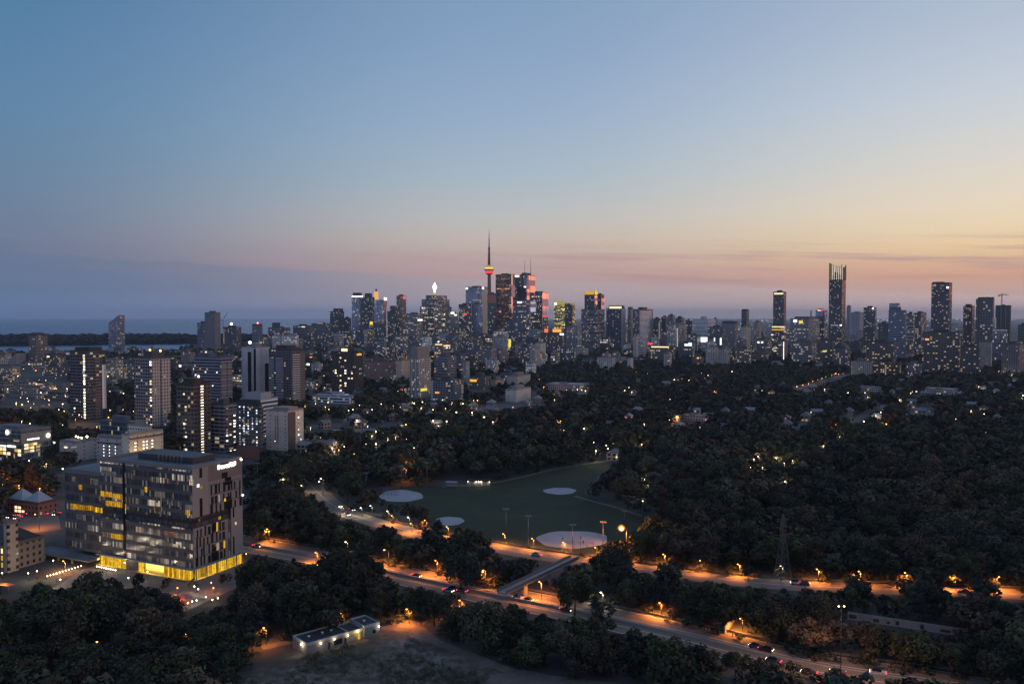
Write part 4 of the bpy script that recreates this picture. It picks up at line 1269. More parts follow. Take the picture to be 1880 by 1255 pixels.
M['h_gold'] = room_light('gold ward light', (1.0, .50, .03), .62)
M['h_goldb'] = room_light('bright lobby light', (1.0, .56, .03), .95)
M['h_dim'] = room_light('dim ward light', (.95, .70, .52), .15)
M['h_dimw'] = room_light('dim white ward light', (.80, .82, .95), .10)
M['h_warm'] = room_light('warm ward light', (1.0, .80, .60), .55)
H_PANEL = facade('hospital stone panels', 2.6, FH, .06, .9, glass=(.02, .02, .024), cool=.5)
zm = zb + FH * 4.0
zmt = zb + FH * 5.1
# lower volume, recessed dark storey, upper volume
lo = MB().box(-LM, 0, 0, RD, zb, zm, 0, 1).obj('lower_block', [H_CURT, M['roofdark']], hosp, color=(.085, .080, .084, .34))
MB().box(-LM, -.8, .8, RD - .5, zm + .01, zmt - .01, 0, 1).obj('recessed_storey', [H_CURT, M['roofdark']], hosp, color=(.015, .016, .022, .02))
MB().box(-LM, 0, 0, RD, zmt, zt, 0, 1).obj('upper_block', [H_CURT, M['roof']], hosp, color=(.085, .080, .084, .36))
rt = MB()
ring(rt, [(-LM, 0), (0, 0), (0, RD), (-LM, RD)], zt, zt + 1.1, .7)
rt.obj('parapet', M['col'], hosp, color=(.20, .19, .19, 1))
# wing
zw = zat(869, HD + LM * math.sin(HR))
MB().box(-LW, -LM - .02, 2.0, RD - 2, zb - 1.0, zw, 0, 1).obj('wing', [H_CURT, M['roof']], hosp, color=(.075, .072, .076, .34))
ubx('wing_roof_screen', M['steel'], -LW, -LM - .3, 1.7, 2.0, zw - 1.6, zw + .3)
# vertical glazed slot and dark joint between the blocks
s0, s1 = -hlen(222, ex), -hlen(226, ex)
ubx('dark_joint', M['glassdk'], -s0, -s1, -.25, .05, zb, zt)
# stone side: upper panel, lower panel, tall end panel
cs = hlen(378, ey)
ubx('stone_corner', H_PANEL, -.05, .35, .0, cs, zmt, zt, color=(.15, .14, .138, 0))
ubx('stone_side', H_PANEL, -.05, .32, cs + .01, RD, zmt, zt - FH * 1.6, color=(.13, .121, .12, 0))
ubx('sign_wall', H_PANEL, -.05, .30, cs + .01, RD, zt - FH * 1.6 + .02, zt, color=(.095, .080, .080, 0))
ub_e = hlen(420, ey)
ubx('stone_side', H_PANEL, -.05, .34, 0.3, ub_e - 2, zb, zm, color=(.13, .122, .12, 0))
ubx('end_panel', H_PANEL, -.05, .36, ub_e, RD, zb, zmt - .02, color=(.14, .132, .132, 0))
rr = random.Random(3)
for fl in range(9):
    z = zb + FH * (fl + .5)
    if zm - .5 < z < zmt + .3 or z > zt - FH * 1.7:
        continue
    up = z > zmt
    for cpx in range(8):
        y = (cs + 1.0 + (RD - cs - 1.6) * (cpx + rr.random() * .5) / 8) if up else (.9 + (ub_e - 4) * (cpx + rr.random() * .5) / 8)
        wv = rr.choice((.7, .7, 1.3))
        m_ = M['glassdk']
        q = rr.random()
        if q > .955:
            m_ = M['e_gold']
        elif q > .90:
            m_ = M['e_dim']
        ubx('window', m_, .34, .48, y, y + wv, z - FH * .46, z + FH * rr.choice((.30, .48)))
# dark horizontal ledges tying the windows together
for fl in (1, 2, 3, 6, 7, 8):
    z = zb + FH * fl
    ubx('ledge', M['dark'], .33, .44, (cs + .8) if fl > 4 else .6, RD - .6 if fl > 4 else ub_e - 3, z - .12, z + .12)


def hwin(px0, px1, row, m_, nm='window', dz=(.24, .78), y=-.14):
    """lit window strip on the long face: photo columns, storey (0 = lowest)"""
    a, c_ = -hlen(px0, ex), -hlen(px1, ex)
    z = zb + FH * row
    wing = a > LM + .1
    ubx(nm, m_, -a, -c_, (2.0 if wing else 0) + y, (2.0 if wing else 0) + .04, z + FH * dz[0], z + FH * dz[1])


for p0, p1, row, m_ in ((181, 201, 5.95, M['h_gold']), (203, 221, 5.85, M['h_gold']), (190, 221, 5.0, M['h_gold']), (183, 199, 1.6, M['h_dim']), (199, 222, 1.55, M['h_gold']),
                        (182, 210, 8.2, M['h_dimw']), (117, 150, 4.0, M['h_gold']), (150, 160, 4.05, M['h_gold']), (160, 180, 3.95, M['h_goldb']), (133, 139, 6.2, M['h_gold']),
                        (170, 174, 5.25, M['h_gold']), (176, 179, 5.25, M['h_gold']), (120, 126, 7.0, M['h_dim']), (156, 160, 6.9, M['h_dimw']), (162, 165, 6.9, M['h_dimw']), (167, 172, 6.8, M['h_dimw']), (173, 178, 6.8, M['h_dimw']), (128, 140, 2.9, M['h_dimw']),
                        (163, 169, 2.6, M['h_dimw']), (262, 267, 6.95, M['h_gold']), (279, 283, 4.95, M['h_gold']), (280, 284, 4.1 + .98, M['h_dim']), (287, 289, 5.1, M['h_dim']), (292, 296, 5.1, M['h_dim']), (337, 345, 5.1, M['h_gold']), (290, 293, 6.0, M['h_dim']),
                        (283, 286, 6.0, M['h_dim']), (297, 300, 6.0, M['h_dimw']), (303, 307, 5.95, M['h_dimw']), (310, 320, 5.9, M['h_dimw']), (322, 330, 5.85, M['h_dimw']), (224, 234, 8.2, M['h_dimw']), (238, 242, 8.15, M['h_dim']), (273, 282, 8.1, M['h_dim']), (284, 288, 8.1, M['h_warm']),
                        (290, 293, 8.1, M['h_warm']), (296, 299, 8.1, M['h_warm']), (304, 309, 8.1, M['h_dim']), (322, 324, 8.1, M['h_dim']), (345, 352, 8.2, M['h_warm']), (346, 350, 8.65, M['h_warm']), (298, 305, 2.05, M['h_dim']), (306, 318, 2.0, M['h_dimw']), (330, 341, 1.85, M['h_dimw']),
                        (271, 281, 1.45, M['h_warm']), (224, 227, 4.9, M['h_gold']), (225, 226.5, 4.4, M['h_warm'])):
    hwin(p0, p1, row, m_)
for py, px, m_ in ((894, 365, M['h_goldb']), (891, 359, M['e_cool']), (917, 408, M['h_goldb']), (954, 361, M['h_dim']), (960, 428, M['h_warm']), (950, 398, M['h_gold'])):
    y = hlen(px, ey)
    z = at(px, py + 30 - 30, (cor + ey * y).y).z
    ubx('window', m_, .36, .55, y - .5, y + .6, z - .6, z + .6)
# ground floor: recessed lit glass hall below an overhanging slab, seen as rooms in yellow light
ubx('overhang_slab', M['col'], -LM - 1.5, 1.6, -1.6, RD + 1.6, zb - .45, zb - .02, color=(.25, .24, .24, 1))
for a0, a1, hh in ((-hlen(178, ex) - 0, -hlen(226, ex), 1.0), (-hlen(250, ex), -hlen(262, ex), 1.0), (-hlen(296, ex), 0, 1.0)):
    n = max(1, int((a0 - a1) / 2.2))
    for i in range(n):
        xa, xb = -a0 + (a0 - a1) * i / n, -a0 + (a0 - a1) * (i + 1) / n
        ubx('lobby_window', rr.choice((M['h_goldb'], M['h_goldb'], M['h_goldb'])), xa + .06, xb - .06, -.3, -.1, .05, zb - .5)
n = 12
for i in range(n):
    ya, yb = 1.0 + (RD - 1.5) * i / n, 1.0 + (RD - 1.5) * (i + 1) / n
    ubx('lobby_window', rr.choice((M['h_goldb'], M['h_goldb'], M['h_goldb'])), .1, .3, ya + .06, yb - .06, .05, zb - .5)
ubx('ground_floor', M['dark'], -LM, .05, 0.0, RD - .4, 0, zb - .47)
for i in range(5):
    ubx('column', M['conc'], 1.0, 1.35, .5 + RD * i / 5.0, .85 + RD * i / 5.0, 0, zb - .47)
# podium wing roof in front of the left wing
MB().box(-LW - 16, -LM - 1.5, -5, 1.9, zb - 3.0, zb - 2.4).obj('podium_roof', M['roof'], hosp)
for i in range(4):
    ubx('column', M['conc'], -LW - 14 + i * (LW - LM + 10) / 4, -LW - 13.4 + i * (LW - LM + 10) / 4, -4.6, -4.0, 0, zb - 3.0)
for i, (a0, a1) in enumerate(((-LW - 15, -LW - 9), (-LW - 5, -LW + 3), (-LW + 9, -LW + 17))):
    ubx('lobby_window', M['e_gold'], a0, a1, 1.4, 1.7, .6, zb - 3.2)
ubx('podium_wall', M['dark'], -LW - 15.5, -LM - 1.6, 1.75, 6, 0, zb - 3.02)
# roof plant, fins, sign
MB().box(-LM * .78, -LM * .18, RD * .35, RD * .8, zt + .02, zt + 2.6).obj('plant_room', M['dark'], hosp)
for i in range(7):
    x = -hlen(258 + i * 7, ex) 
    ubx('roof_fin', M['steel'], -x - .12, -x + .12, RD * .30, RD * .30 + .5, zt + .02, zt + 4.2)
s0, s1 = hlen(396, ey), hlen(429, ey)
for i in range(11):
    ya = s0 + (s1 - s0) * i / 11
    ubx('sign_letter', M['e_sign'] if 'e_sign' in M else M['e_white'], .32, .62, ya, ya + (s1 - s0) / 11 * .92, zt - 2.1 + .35 * (i % 3 == 1), zt - (.25 if i > 6 or i == 0 else .75))
MB().lathe([(.15, 0), (.4, .2), (.4, .6), (.1, .8)], 8).obj('corner_lamp', M['bulb_w'], hosp, (.3, RD - .5, zt - .4))
MB().lathe([(.12, 0), (.3, .2), (.3, .5), (.1, .6)], 8).obj('corner_lamp', M['bulb_w'], hosp, (.5, RD + .1, zat(916, HD + 18)))
KEEP.append([(107, 866), (180, 845), (350, 840), (441, 848), (450, 1020), (330, 1066), (290, 1050), (225, 1030), (180, 1018), (107, 1000)])
KEEP.append([(318, 1040), (452, 1010), (452, 1030), (340, 1066), (315, 1058)])

# warm light that the lobby throws onto the forecourt
def area_light(name, parent, loc, rot, sx_, sy_, col, power):
    l = bpy.data.lights.new(name, 'AREA')
    l.shape = 'RECTANGLE'
    l.size, l.size_y = sx_, sy_
    l.color = col
    l.energy = power
    o = bpy.data.objects.new(name, l)
    COL.objects.link(o)
    o.parent = parent
    o.location = loc
    o.rotation_euler = rot
    return o


area_light('lobby_light', hosp, (-LM * .3, -.6, 2.6), (R_(70), 0, 0), LM * .5, 3.0, (1, .56, .08), 8000)
area_light('lobby_light', hosp, (.6, RD * .5, 2.6), (R_(70), 0, R_(90)), RD * .9, 3.0, (1, .56, .08), 8000)
area_light('lobby_light', hosp, (-LM * .93, -.6, 2.6), (R_(70), 0, 0), LM * .2, 3.0, (1, .56, .08), 4000)

# ---- old stone building and brick hall at the left edge
b = T(-60, 75, 1000, 348, .62, 'brick', (.15, .115, .095), .0, "old dark stone hall with a hipped slate roof and lit tall windows", 'stone_hall', 'building', pent=(.0, .02, .0, .02, .1), keep=1030, short='the old stone hall', ext=[
    ('wins', 'L', [2, 10], 1008, 1060, 4, 1.0, [M['e_warm'], M['e_gold'], M['e_white']], .9, 2.0)])
hw, hd = b.w / 2, b.d / 2
MB().prism([(-hw, -hd), (hw, -hd), (hw, hd), (-hw, hd)], b.h + .02, b.h + 5, top=[(-hw * .6, -hd * .05), (hw * .6, -hd * .05), (hw * .6, hd * .05), (-hw * .6, hd * .05)]).obj('hipped_roof', M['roofdark'], b.root)
b2 = T(0, 27, 962, 344, .5, 'brick', (.24, .19, .16), .0, "square stone tower of the old hall with a flat parapet", 'stone_tower', 'tower', pent=(.1, .9, .1, .9, 1.2))
KEEP.append([(0, 985), (80, 985), (80, 1045), (0, 1060)])
b = T(5, 98, 925, 442, .70, 'brick', (.20, .07, .05), .04, "red brick hall with two grey pyramid roofs beside the junction", 'brick_hall', 'building', keep=945, pent=(.0, .01, .0, .01, .1), short='the pyramid roofed hall', ext=[('wins', 'L', [26, 33, 40], 933, 946, 2, .9, [M['e_warm']], 2.0, 1.3)])
for a0, a1 in ((.02, .48), (.52, .98)):
    xa, xb = -b.w / 2 + a0 * b.w, -b.w / 2 + a1 * b.w
    cxx = (xa + xb) / 2
    MB().prism([(xa, -b.d / 2), (xb, -b.d / 2), (xb, b.d / 2), (xa, b.d / 2)], b.h + .02, b.h + 5.5, top=[(cxx - .4, -.4), (cxx + .4, -.4), (cxx + .4, .4), (cxx - .4, .4)]).obj('pyramid_roof', M['roofpale'], b.root)

# ---- tan civic building with columns of small lights
b = T(175, 226, 806, 600, .94, 'blank', (.30, .26, .235), .0, "plain grey end of the tan civic building with three dotted light columns", 'civic_building', 'building', pent=(.0, .9, .2, .9, 2), keep=838, ext=[
    ('wins', 'L', [188.5, 199.5, 211], 818, 842, 4, 1.0, [M['e_white']], .55, .7), ('L', 'cornice', 175, 224, 814, 816, M['dark'])])
b = T(220, 322, 799, 585, .16, 'blank', (.40, .33, .26), .0, "long tan civic building floodlit yellow along its side", 'civic_building', 'building', pent=(.1, .8, .1, .8, 1.2), keep=838, short='the tan civic building', ext=[
    ('wins', 'R', [252, 272, 280, 294], 812, 836, 4, 1.0, [M['e_white']], 1.2, .7), ('R', 'cornice', 238, 322, 805, 808, M['brickred'])])
area_light('wall_flood', b.root, (b.w / 2 + 5, -b.d * .25, 1.0), (R_(90) + R_(35), 0, R_(90)), 16, 2, (1, .68, .20), 2600)
T(232, 276, 783, 640, .9, 'brick', (.40, .34, .29), .03, "small pale block with square windows above the tan civic building", 'school_block', 'building', keep=800)
T(180, 262, 776, 690, .75, 'glass', (.14, .14, .155), .06, "grey flat roofed hall behind the tan civic building", 'long_hall', 'building', roof='roofpale', keep=795)
T(106, 178, 812, 612, .45, 'blank', (.26, .245, .24), .0, "grey concrete parking deck with bright lamps on its roof", 'parking_deck', 'building', pent=(.0, .02, .0, .02, .1), keep=826, short='the parking deck', ext=[('L', 'lit_opening', 116, 122, 821, 823.5, M['e_warm']), ('R', 'lit_opening', 131, 140, 819, 821, M['e_dim']), ('lamp', .3, .5, 2, .55, M['bulb_w']), ('lamp', .6, .4, 2, .5, M['bulb_w']), ('lamp', .85, .6, 2, .7, M['bulb_w']), ('lamp', .95, .3, 2, .6, M['bulb_w'])])

# ---- showroom with round emblems
b = T(-40, 90, 791, 600, .60, 'glass', (.20, .19, .185), .05, "long low car showroom with lit glass hall and round three spoked emblems", 'car_showroom', 'building', pent=(.3, .7, .3, .7, 2), keep=838, short='the car showroom', ext=[
    ('L', 'lit_sign', -5, 10, 820, 822.5, M['e_white']), ('L', 'lit_sign', 13, 28, 819, 822, M['e_white']), ('L', 'lit_sign', 25, 35, 808, 811, M['e_dim']), ('wins', 'L', [-20, -10, 0, 7, 15, 22, 29, 35], 824, 838, 2, .85, [M['e_showy'] if 'e_showy' in M else M['e_warm'], M['e_warm'], M['e_gold']], 3.2, 2.0),
    ('R', 'fascia', 38, 90, 796, 814, M['col'], (.34, .30, .27, 1)), ('R', 'lit_sign', 48, 69, 807, 809.6, M['e_white'])])
extra(b, ('wins', 'R', [42, 47, 52, 57, 62, 67], 815, 833, 3, .8, [M['e_warm'], M['e_gold'], M['e_dim']], 3.0, 1.6))


def emblem(parent, loc, rz, r, m_):
    mb = MB()
    n = 20
    for k in range(n):
        a, c_ = 2 * math.pi * k / n, 2 * math.pi * (k + 1) / n
        mb.bar((r * math.cos(a), 0, r * math.sin(a)), (r * math.cos(c_), 0, r * math.sin(c_)), r * .11, n=4)
    for k in range(3):
        a = math.pi / 2 + 2 * math.pi * k / 3
        mb.bar((0, 0, 0), (r * math.cos(a), 0, r * math.sin(a)), r * .16, r * .06, n=4)
    return mb.obj('emblem', m_, parent, loc, rz)


emblem(b.root, (b.w / 2 - 1, -b.d / 2 - .6, b.h - 1), 0, 0.01, M['e_white'])
emblem(b.root, (fx(b, 14), -b.d / 2 - .6, zat(795, b.D)), 0, 1.7, M['e_white'])
emblem(b.root, (b.w / 2 + 1.0, fyr(b, 84), zat(801, b.D + 12)), R_(90), 1.5, M['e_white'])
r = empty('pylon_sign', G(101, 838), R_(-30), "tall pylon sign with a round three spoked emblem beside the showroom", 'sign')
hh = zat(811, G(101, 838).y)
MB().box(-.5, .5, -.3, .3, 0, hh - 1.6).obj('post', M['dark'], r)
MB().box(-1.7, 1.7, -.35, .35, hh - 1.58, hh + 1.8).obj('panel', M['dark'], r)
emblem(r, (0, -.5, hh + .1), 0, 1.3, M['e_white'])
MB().box(-1.2, 1.2, -.5, -.36, hh - 3.2 + 1.7, hh - 2.8 + 1.7).obj('lettering', M['e_dimw'], r)

# ---- low flat roofed service building in the foreground
p = G(563, 1203)
far = G(697, 1163)
a = math.atan2(far.y - p.y, far.x - p.x)
L = (far - p).length
svc = empty('service_building', (p.x, p.y, 0), a, "long low pale service building with three white rimmed dark roofs", 'building')
NAMED.append((625, 1165, 'the service building'))
Wd = 9.0
sh = 3.4
xs_ = (0, L * .56, L * .78, L)
for i in range(3):
    q = (0, -.8, 0)[i]
    h_ = sh + (0, -.5, .25)[i]
    MB().box(xs_[i] + .01, xs_[i + 1] - .01, 0 - q, Wd, 0, h_, 0, 1).obj('walls', [M['col'], M['roofdark']], svc, color=(.24, .225, .21, 1))
    rt = MB()
    ring(rt, [(xs_[i] + .01, -q), (xs_[i + 1] - .01, -q), (xs_[i + 1] - .01, Wd), (xs_[i] + .01, Wd)], h_, h_ + .45, .3)
    rt.obj('parapet', M['col'], svc, color=(.42, .42, .43, 1))
for x in (L * .12, L * .3, L * .42, L * .88):
    MB().lathe([(.28, 0), (.28, .5), (.5, .55), (.5, .7), (.1, .95)], 10).obj('roof_vent', M['white'], svc, (x, Wd * .5, sh + .03))
for x0_, x1_, z0_, z1_, m_ in ((L * .28, L * .31, 0, 2.2, M['dark']), (L * .36, L * .47, .7, 2.4, M['glassdk']), (L * .5, L * .53, 0, 2.2, M['dark']), (L * .9, L * .94, .9, 2.0, M['glassdk'])):
    ubox(svc, 'door' if z0_ == 0 else 'window', m_, x0_, x1_, -.12, .03, z0_ + .02, z1_)
ubox(svc, 'door', M['e_gold'], L * .705, L * .735, .66, .83, .02, 2.3)


def wall_lamp(parent, loc, m_, col, power):
    MB().lathe([(.08, -.12), (.2, 0), (.2, .16), (.05, .22)], 8).obj('wall_lamp', m_, parent, loc)
    l = bpy.data.lights.new('lamp_light', 'POINT')
    l.color, l.energy, l.shadow_soft_size = col, power, .2
    o = bpy.data.objects.new('lamp_light', l)
    COL.objects.link(o)
    o.parent = parent
    o.location = (loc[0] + (-.5 if loc[0] < 0 else 0), loc[1] - .5, loc[2] - .1)


for x, y, m_, col, pw in ((-.25, Wd * .35, M['bulb_w'], (1, .82, .50), 150), (L * .18, -.25, M['bulb_w'], (1, .72, .42), 45), (L * .36, -.25, M['bulb_w'], (1, .78, .45), 45), (L * .545, -.25, M['bulb_w'], (1, .75, .4), 60), (L * .70, .5, M['bulb_w'], (1, .7, .2), 160), (L * .985, -.25, M['bulb_w'], (1, .9, .75), 60)):
    wall_lamp(svc, (x, y, 2.7), m_, col, pw)
KEEP.append([(543, 1172), (640, 1134), (702, 1146), (702, 1168), (575, 1215), (545, 1200)])

# ---- park pavilion, shed, footbridge, graffiti wall, pylon
r = empty('park_pavilion', G(880, 889), R_(-6), "small lit pavilion with pale pillars at the far edge of the playing field", 'pavilion')
NAMED.append((880, 880, 'the park pavilion'))
MB().box(-6.5, 6.5, -2.5, 2.5, 0, 2.6).obj('walls', M['col'], r, color=(.45, .42, .38, 1))
MB().box(-7.4, 7.4, -3.4, 3.2, 2.62, 3.0).obj('roof', M['dark'], r)
for i in range(8):
    ubox(r, 'pillar', M['conc'], -7 + i * 2 - .15, -7 + i * 2 + .15, -3.2, -2.9, 0, 2.6)
for x in (-6.8, -1.5, 0, 1.5, 6.8):
    wall_lamp(r, (x, -2.9, 2.3), M['bulb_w'], (1, .85, .5), 60)
KEEP.append([(812, 868), (905, 868), (905, 892), (812, 896)])
r = empty('field_shed', G(829, 893), R_(-10), "small pale open shed left of the lit park pavilion", 'shed')
MB().box(-3.4, 3.4, 1.2, 1.5, 0, 2.8).obj('back_wall', M['col'], r, color=(.4, .4, .42, 1))
MB().box(-3.6, 3.6, -1.6, 1.6, 2.82, 3.1).obj('roof', M['roofpale'], r)
for x in (-3.3, 3.3):
    ubox(r, 'post', M['steel'], x - .12, x + .12, -1.5, -1.26, 0, 2.8)

A, Bq = G(921, 1086, 6.0), G(1055, 1029, 4.5)
r = empty('footbridge', (0, 0, 0), 0, "straight concrete footbridge on pink lit piers crossing from parkway to field", 'bridge')
NAMED.append((990, 1060, 'the footbridge'))
pts = [A, A.lerp(Bq, .5), Bq]
deck = ribbon('deck', pts, -1.9, 1.9, 0, M['conc'], z2=.5, kind=None)
deck.parent = r
deck.location.z = 5.2
for s_ in (-1.9, 1.75):
    rl = ribbon('railing', pts, s_, s_ + .15, 5.72, M['railp'] if 'railp' in M else M['steel'], z2=6.8, kind=None)
    rl.parent = r
for f_ in (.22, .30, .62, .86):
    q = A.lerp(Bq, f_)
    ubox(r, 'pier', M['conc'], q.x - .7, q.x + .7, q.y - .7, q.y + .7, 0, 5.18)
KEEP.append([(918, 1082), (1050, 1024), (1060, 1030), (1000, 1062), (985, 1096), (950, 1098)])

p0, p1 = G(1556, 1136), G(1754, 1166)
a = math.atan2(p1.y - p0.y, p1.x - p0.x)
L = (p1 - p0).length
r = empty('graffiti_wall', (p0.x, p0.y, 0), a, "long low concrete wall with dark painted patches among the riverside trees", 'wall')
rr = random.Random(5)
x = 0.0
while x < L:
    w_ = rr.uniform(2.2, 4.4)
    ubox(r, 'panel', M['col'], x + .03, x + w_ - .03, 0, .4, 0, 2.6, (.30, .28, .28, 1) if rr.random() > .2 else (.24, .22, .25, 1))
    if rr.random() > .5:
        ubox(r, 'painted_patch', M['dark'], x + .4, x + w_ * rr.uniform(.5, .85), -.05, .01, .5, rr.uniform(1.2, 2.1))
    x += w_
KEEP.append([(1556, 1126), (1752, 1155), (1750, 1161), (1556, 1133)])
wp0, wp1 = G(1330, 1162), G(1353, 1134)
r = link('ramp_wall', MB().box(-.25, .25, 0, (wp1 - wp0).length, 0, 2.2).mesh('ramp_wall', M['conc']), None, wp0, math.atan2(wp1.y - wp0.y, wp1.x - wp0.x) - math.pi / 2)
tag(r, "short slanting concrete ramp wall left of the amber lit riverside tree", "wall")
KEEP.append([(1326, 1150), (1352, 1128), (1358, 1134), (1336, 1164)])


M['pyl'] = plain('weathered lattice steel', (.10, .10, .105), .6, .3)


def pylon(px, py0, py1, label, wpx=24):
    g = G(px, py0)
    h = zat(py1, g.y)
    hw_ = wpx / 2 / F * g.y
    r = empty('transmission_pylon', g, R_(15), label, 'pylon')
    prof = [(0, hw_), (h * .30, hw_ * .62), (h * .62, hw_ * .30), (h * .86, hw_ * .27), (h, .12)]
    mb = MB()
    for (z0, w0), (z1, w1) in zip(prof, prof[1:]):
        for sx_, sy_ in ((-1, -1), (1, -1), (1, 1), (-1, 1)):
            mb.bar((sx_ * w0, sy_ * w0, z0), (sx_ * w1, sy_ * w1, z1), .13, n=4)
    mb.obj('legs', M['pyl'], r)
    mb = MB()
    for (z0, w0), (z1, w1) in zip(prof[:-1], prof[1:]):
        n = 3
        for i in range(n):
            za, zc = z0 + (z1 - z0) * i / n, z0 + (z1 - z0) * (i + 1) / n
            wa, wc = w0 + (w1 - w0) * i / n, w0 + (w1 - w0) * (i + 1) / n
            for s_ in (-1, 1):
                mb.bar((-wa, s_ * wa, za), (wc, s_ * wc, zc), .07, n=4)
                mb.bar((wa, s_ * wa, za), (-wc, s_ * wc, zc), .07, n=4)
                mb.bar((s_ * wa, -wa, za), (s_ * wc, wc, zc), .07, n=4)
    mb.obj('bracing', M['pyl'], r)
    for zf, al in ((.68, 1.5), (.80, 1.3), (.92, 1.0)):
        MB().bar((-al * hw_, 0, h * zf), (al * hw_, 0, h * zf), .12, n=4).obj('cross_arm', M['pyl'], r)
    return r


pylon(1437, 1062, 943, "steel lattice pylon standing behind the upper road against the dark hill")
pylon(1552, 838, 805, "small faint lattice pylon rising from the wood on the right", 10)
KEEP.append(([(1431, 943), (1443, 943), (1452, 1062), (1422, 1062)], G(1437, 1062).y))


# ------------------------------------------------------------------ plain city blocks between the landmarks
used = {}


def near_phrase(px, py, below=True):
    best = sorted(NAMED, key=lambda q: math.hypot(q[0] - px, (q[1] - py) * .8))[:1][0]
    dx, dy = px - best[0], py - best[1]
    if abs(dx) < 11:
        rel = 'below' if dy > 0 else 'behind'
    elif abs(dx) < 34:
        rel = 'just left of' if dx < 0 else 'just right of'
    else:
        rel = 'well left of' if dx < 0 else 'well right of'
    return rel, best[2]


ORD = ['', 'second', 'third', 'fourth', 'fifth', 'sixth', 'seventh', 'eighth', 'ninth', 'tenth', 'eleventh', 'twelfth', 'thirteenth', 'fourteenth', 'fifteenth']
PENDING = []      # (object, adjective phrase, px, py, category noun)


def settle(pending, side='from the left'):
    """word the labels: kind + place beside a landmark, an ordinal where several read alike"""
    groups = {}
    for o, adj, px, py in pending:
        rel, lm = near_phrase(px, py)
        groups.setdefault((adj, rel, lm), []).append((px, py, o))
    for (adj, rel, lm), v in groups.items():
        v.sort(key=lambda q: (q[0], q[1]))
        for i, (px, py, o) in enumerate(v):
            if len(v) == 1:
                o['label'] = f"{adj} {rel} {lm}"
            else:
                o['label'] = f"{(ORD[i] if i < len(ORD) else str(i + 1) + 'th') + ' ' if i else 'first '}{adj} from left {rel} {lm}"


rc = random.Random(21)
TONES = [((.05, .052, .06), 'black'), ((.075, .078, .09), 'dark grey'), ((.12, .12, .13), 'grey'), ((.20, .195, .20), 'pale grey'), ((.14, .095, .075), 'brown'), ((.27, .225, .19), 'beige'), ((.07, .085, .115), 'blue grey'), ((.17, .145, .13), 'taupe'), ((.36, .34, .33), 'whitish')]
blocks = []


def block(px, wpx, D, h, style, tone, lit, kind=None):
    yt = proj(0, D, h)[1]
    x0, x1 = px - wpx / 2, px + wpx / 2
    b = shape(x0, x1, yt, D, rc.uniform(.5, .8))
    b.h = h
    b.d = min(b.d, b.w * 1.6)
    us = 1.0 if D < 1200 else 1.0 + (D - 1200) / 2300.0
    col, word = tone
    k = rc.uniform(.85, 1.15)
    color = (col[0] * k, col[1] * k, col[2] * k, lit)
    hw, hd = b.w / 2, b.d / 2
    nm, ct = ('apartment_tower', 'tower') if h > 45 else (('apartment_block', 'building') if h > 16 else ('low_building', 'building'))
    root = empty(nm, b.loc, b.rot, None, ct, 'plain city blocks between the landmarks')
    MB().prism([(-hw, -hd), (hw, -hd), (hw, hd), (-hw, hd)], 0, h, 0, 1, us=us, bottom=False, u0=rc.uniform(0, 90)).obj('walls', [FA[style], M[rc.choice(('roof', 'roof', 'roofpale', 'roofdark'))]], root, color=color)
    f0, f1 = rc.uniform(.1, .4), rc.uniform(.55, .9)
    MB().box(-hw + f0 * b.w, -hw + f1 * b.w, -hd * .5, hd * .5, h + .02, h + rc.uniform(2.5, 5), 0).obj('penthouse', M['col'], root, color=(color[0] * .8, color[1] * .8, color[2] * .8, 1))
    if rc.random() < .12:
        xs_ = rc.uniform(-hw * .6, hw * .3)
        ubox(root, 'roof_sign', rc.choice((M['e_white'], M['e_dimw'], M['e_warm'], M['e_org'], M['e_red'])), xs_, xs_ + b.w * .2, -hd - .6, -hd + .05, h - 2.5 - D / 1500, h - .5)
    form = {True: 'tower', False: 'mid-rise'}[h > 45] if h > 16 else 'low building'
    lw = 'brightly windowed' if lit > .19 else ('dim' if lit < .09 else 'partly lit')
    PENDING.append((root, f"{lw} {word} {form}", px, yt))
    return root


for D, xa, xb, hmin, hmax, wmin, wmax, den in ((3700, 600, 1320, 35, 100, 12, 24, .75), (3150, 470, 1890, 22, 66, 12, 24, .78), (2850, 470, 1010, 20, 70, 12, 24, .8), (2600, 480, 1900, 16, 66, 14, 28, .76), (2300, 450, 1010, 16, 62, 14, 28, .82), (2100, 560, 1900, 14, 52, 15, 30, .74), (1880, 440, 1010, 14, 50, 15, 30, .8), (1760, 565, 1900, 11, 40, 16, 34, .66),
                                               (1600, 440, 1010, 12, 42, 16, 32, .72), (1440, 575, 1010, 10, 34, 16, 36, .68), (1290, 560, 960, 9, 28, 16, 34, .62), (1130, 560, 800, 7, 20, 16, 34, .5)):
    x = xa + rc.uniform(0, 15)
    while x < xb:
        w = rc.uniform(wmin, wmax)
        if rc.random() < den:
            d_ = D * rc.uniform(.93, 1.07)
            h = hmin + (hmax - hmin) * rc.random() ** 1.8
            if D < 2000 and x > 1010 and d_ < 1560:
                d_ = 1600 * rc.uniform(1, 1.1)
            if not (1150 < x < 1890 and h > 62) and not (x < 600 and h > 55):
                style = rc.choice(('condo', 'condo', 'brick', 'office', 'band', 'pier', 'warm', 'balcony'))
                block(x, w, d_, h, style, rc.choice(TONES), rc.choice((.06, .10, .14, .20, .26, .32)))
        x += w * rc.uniform(.9, 1.5)
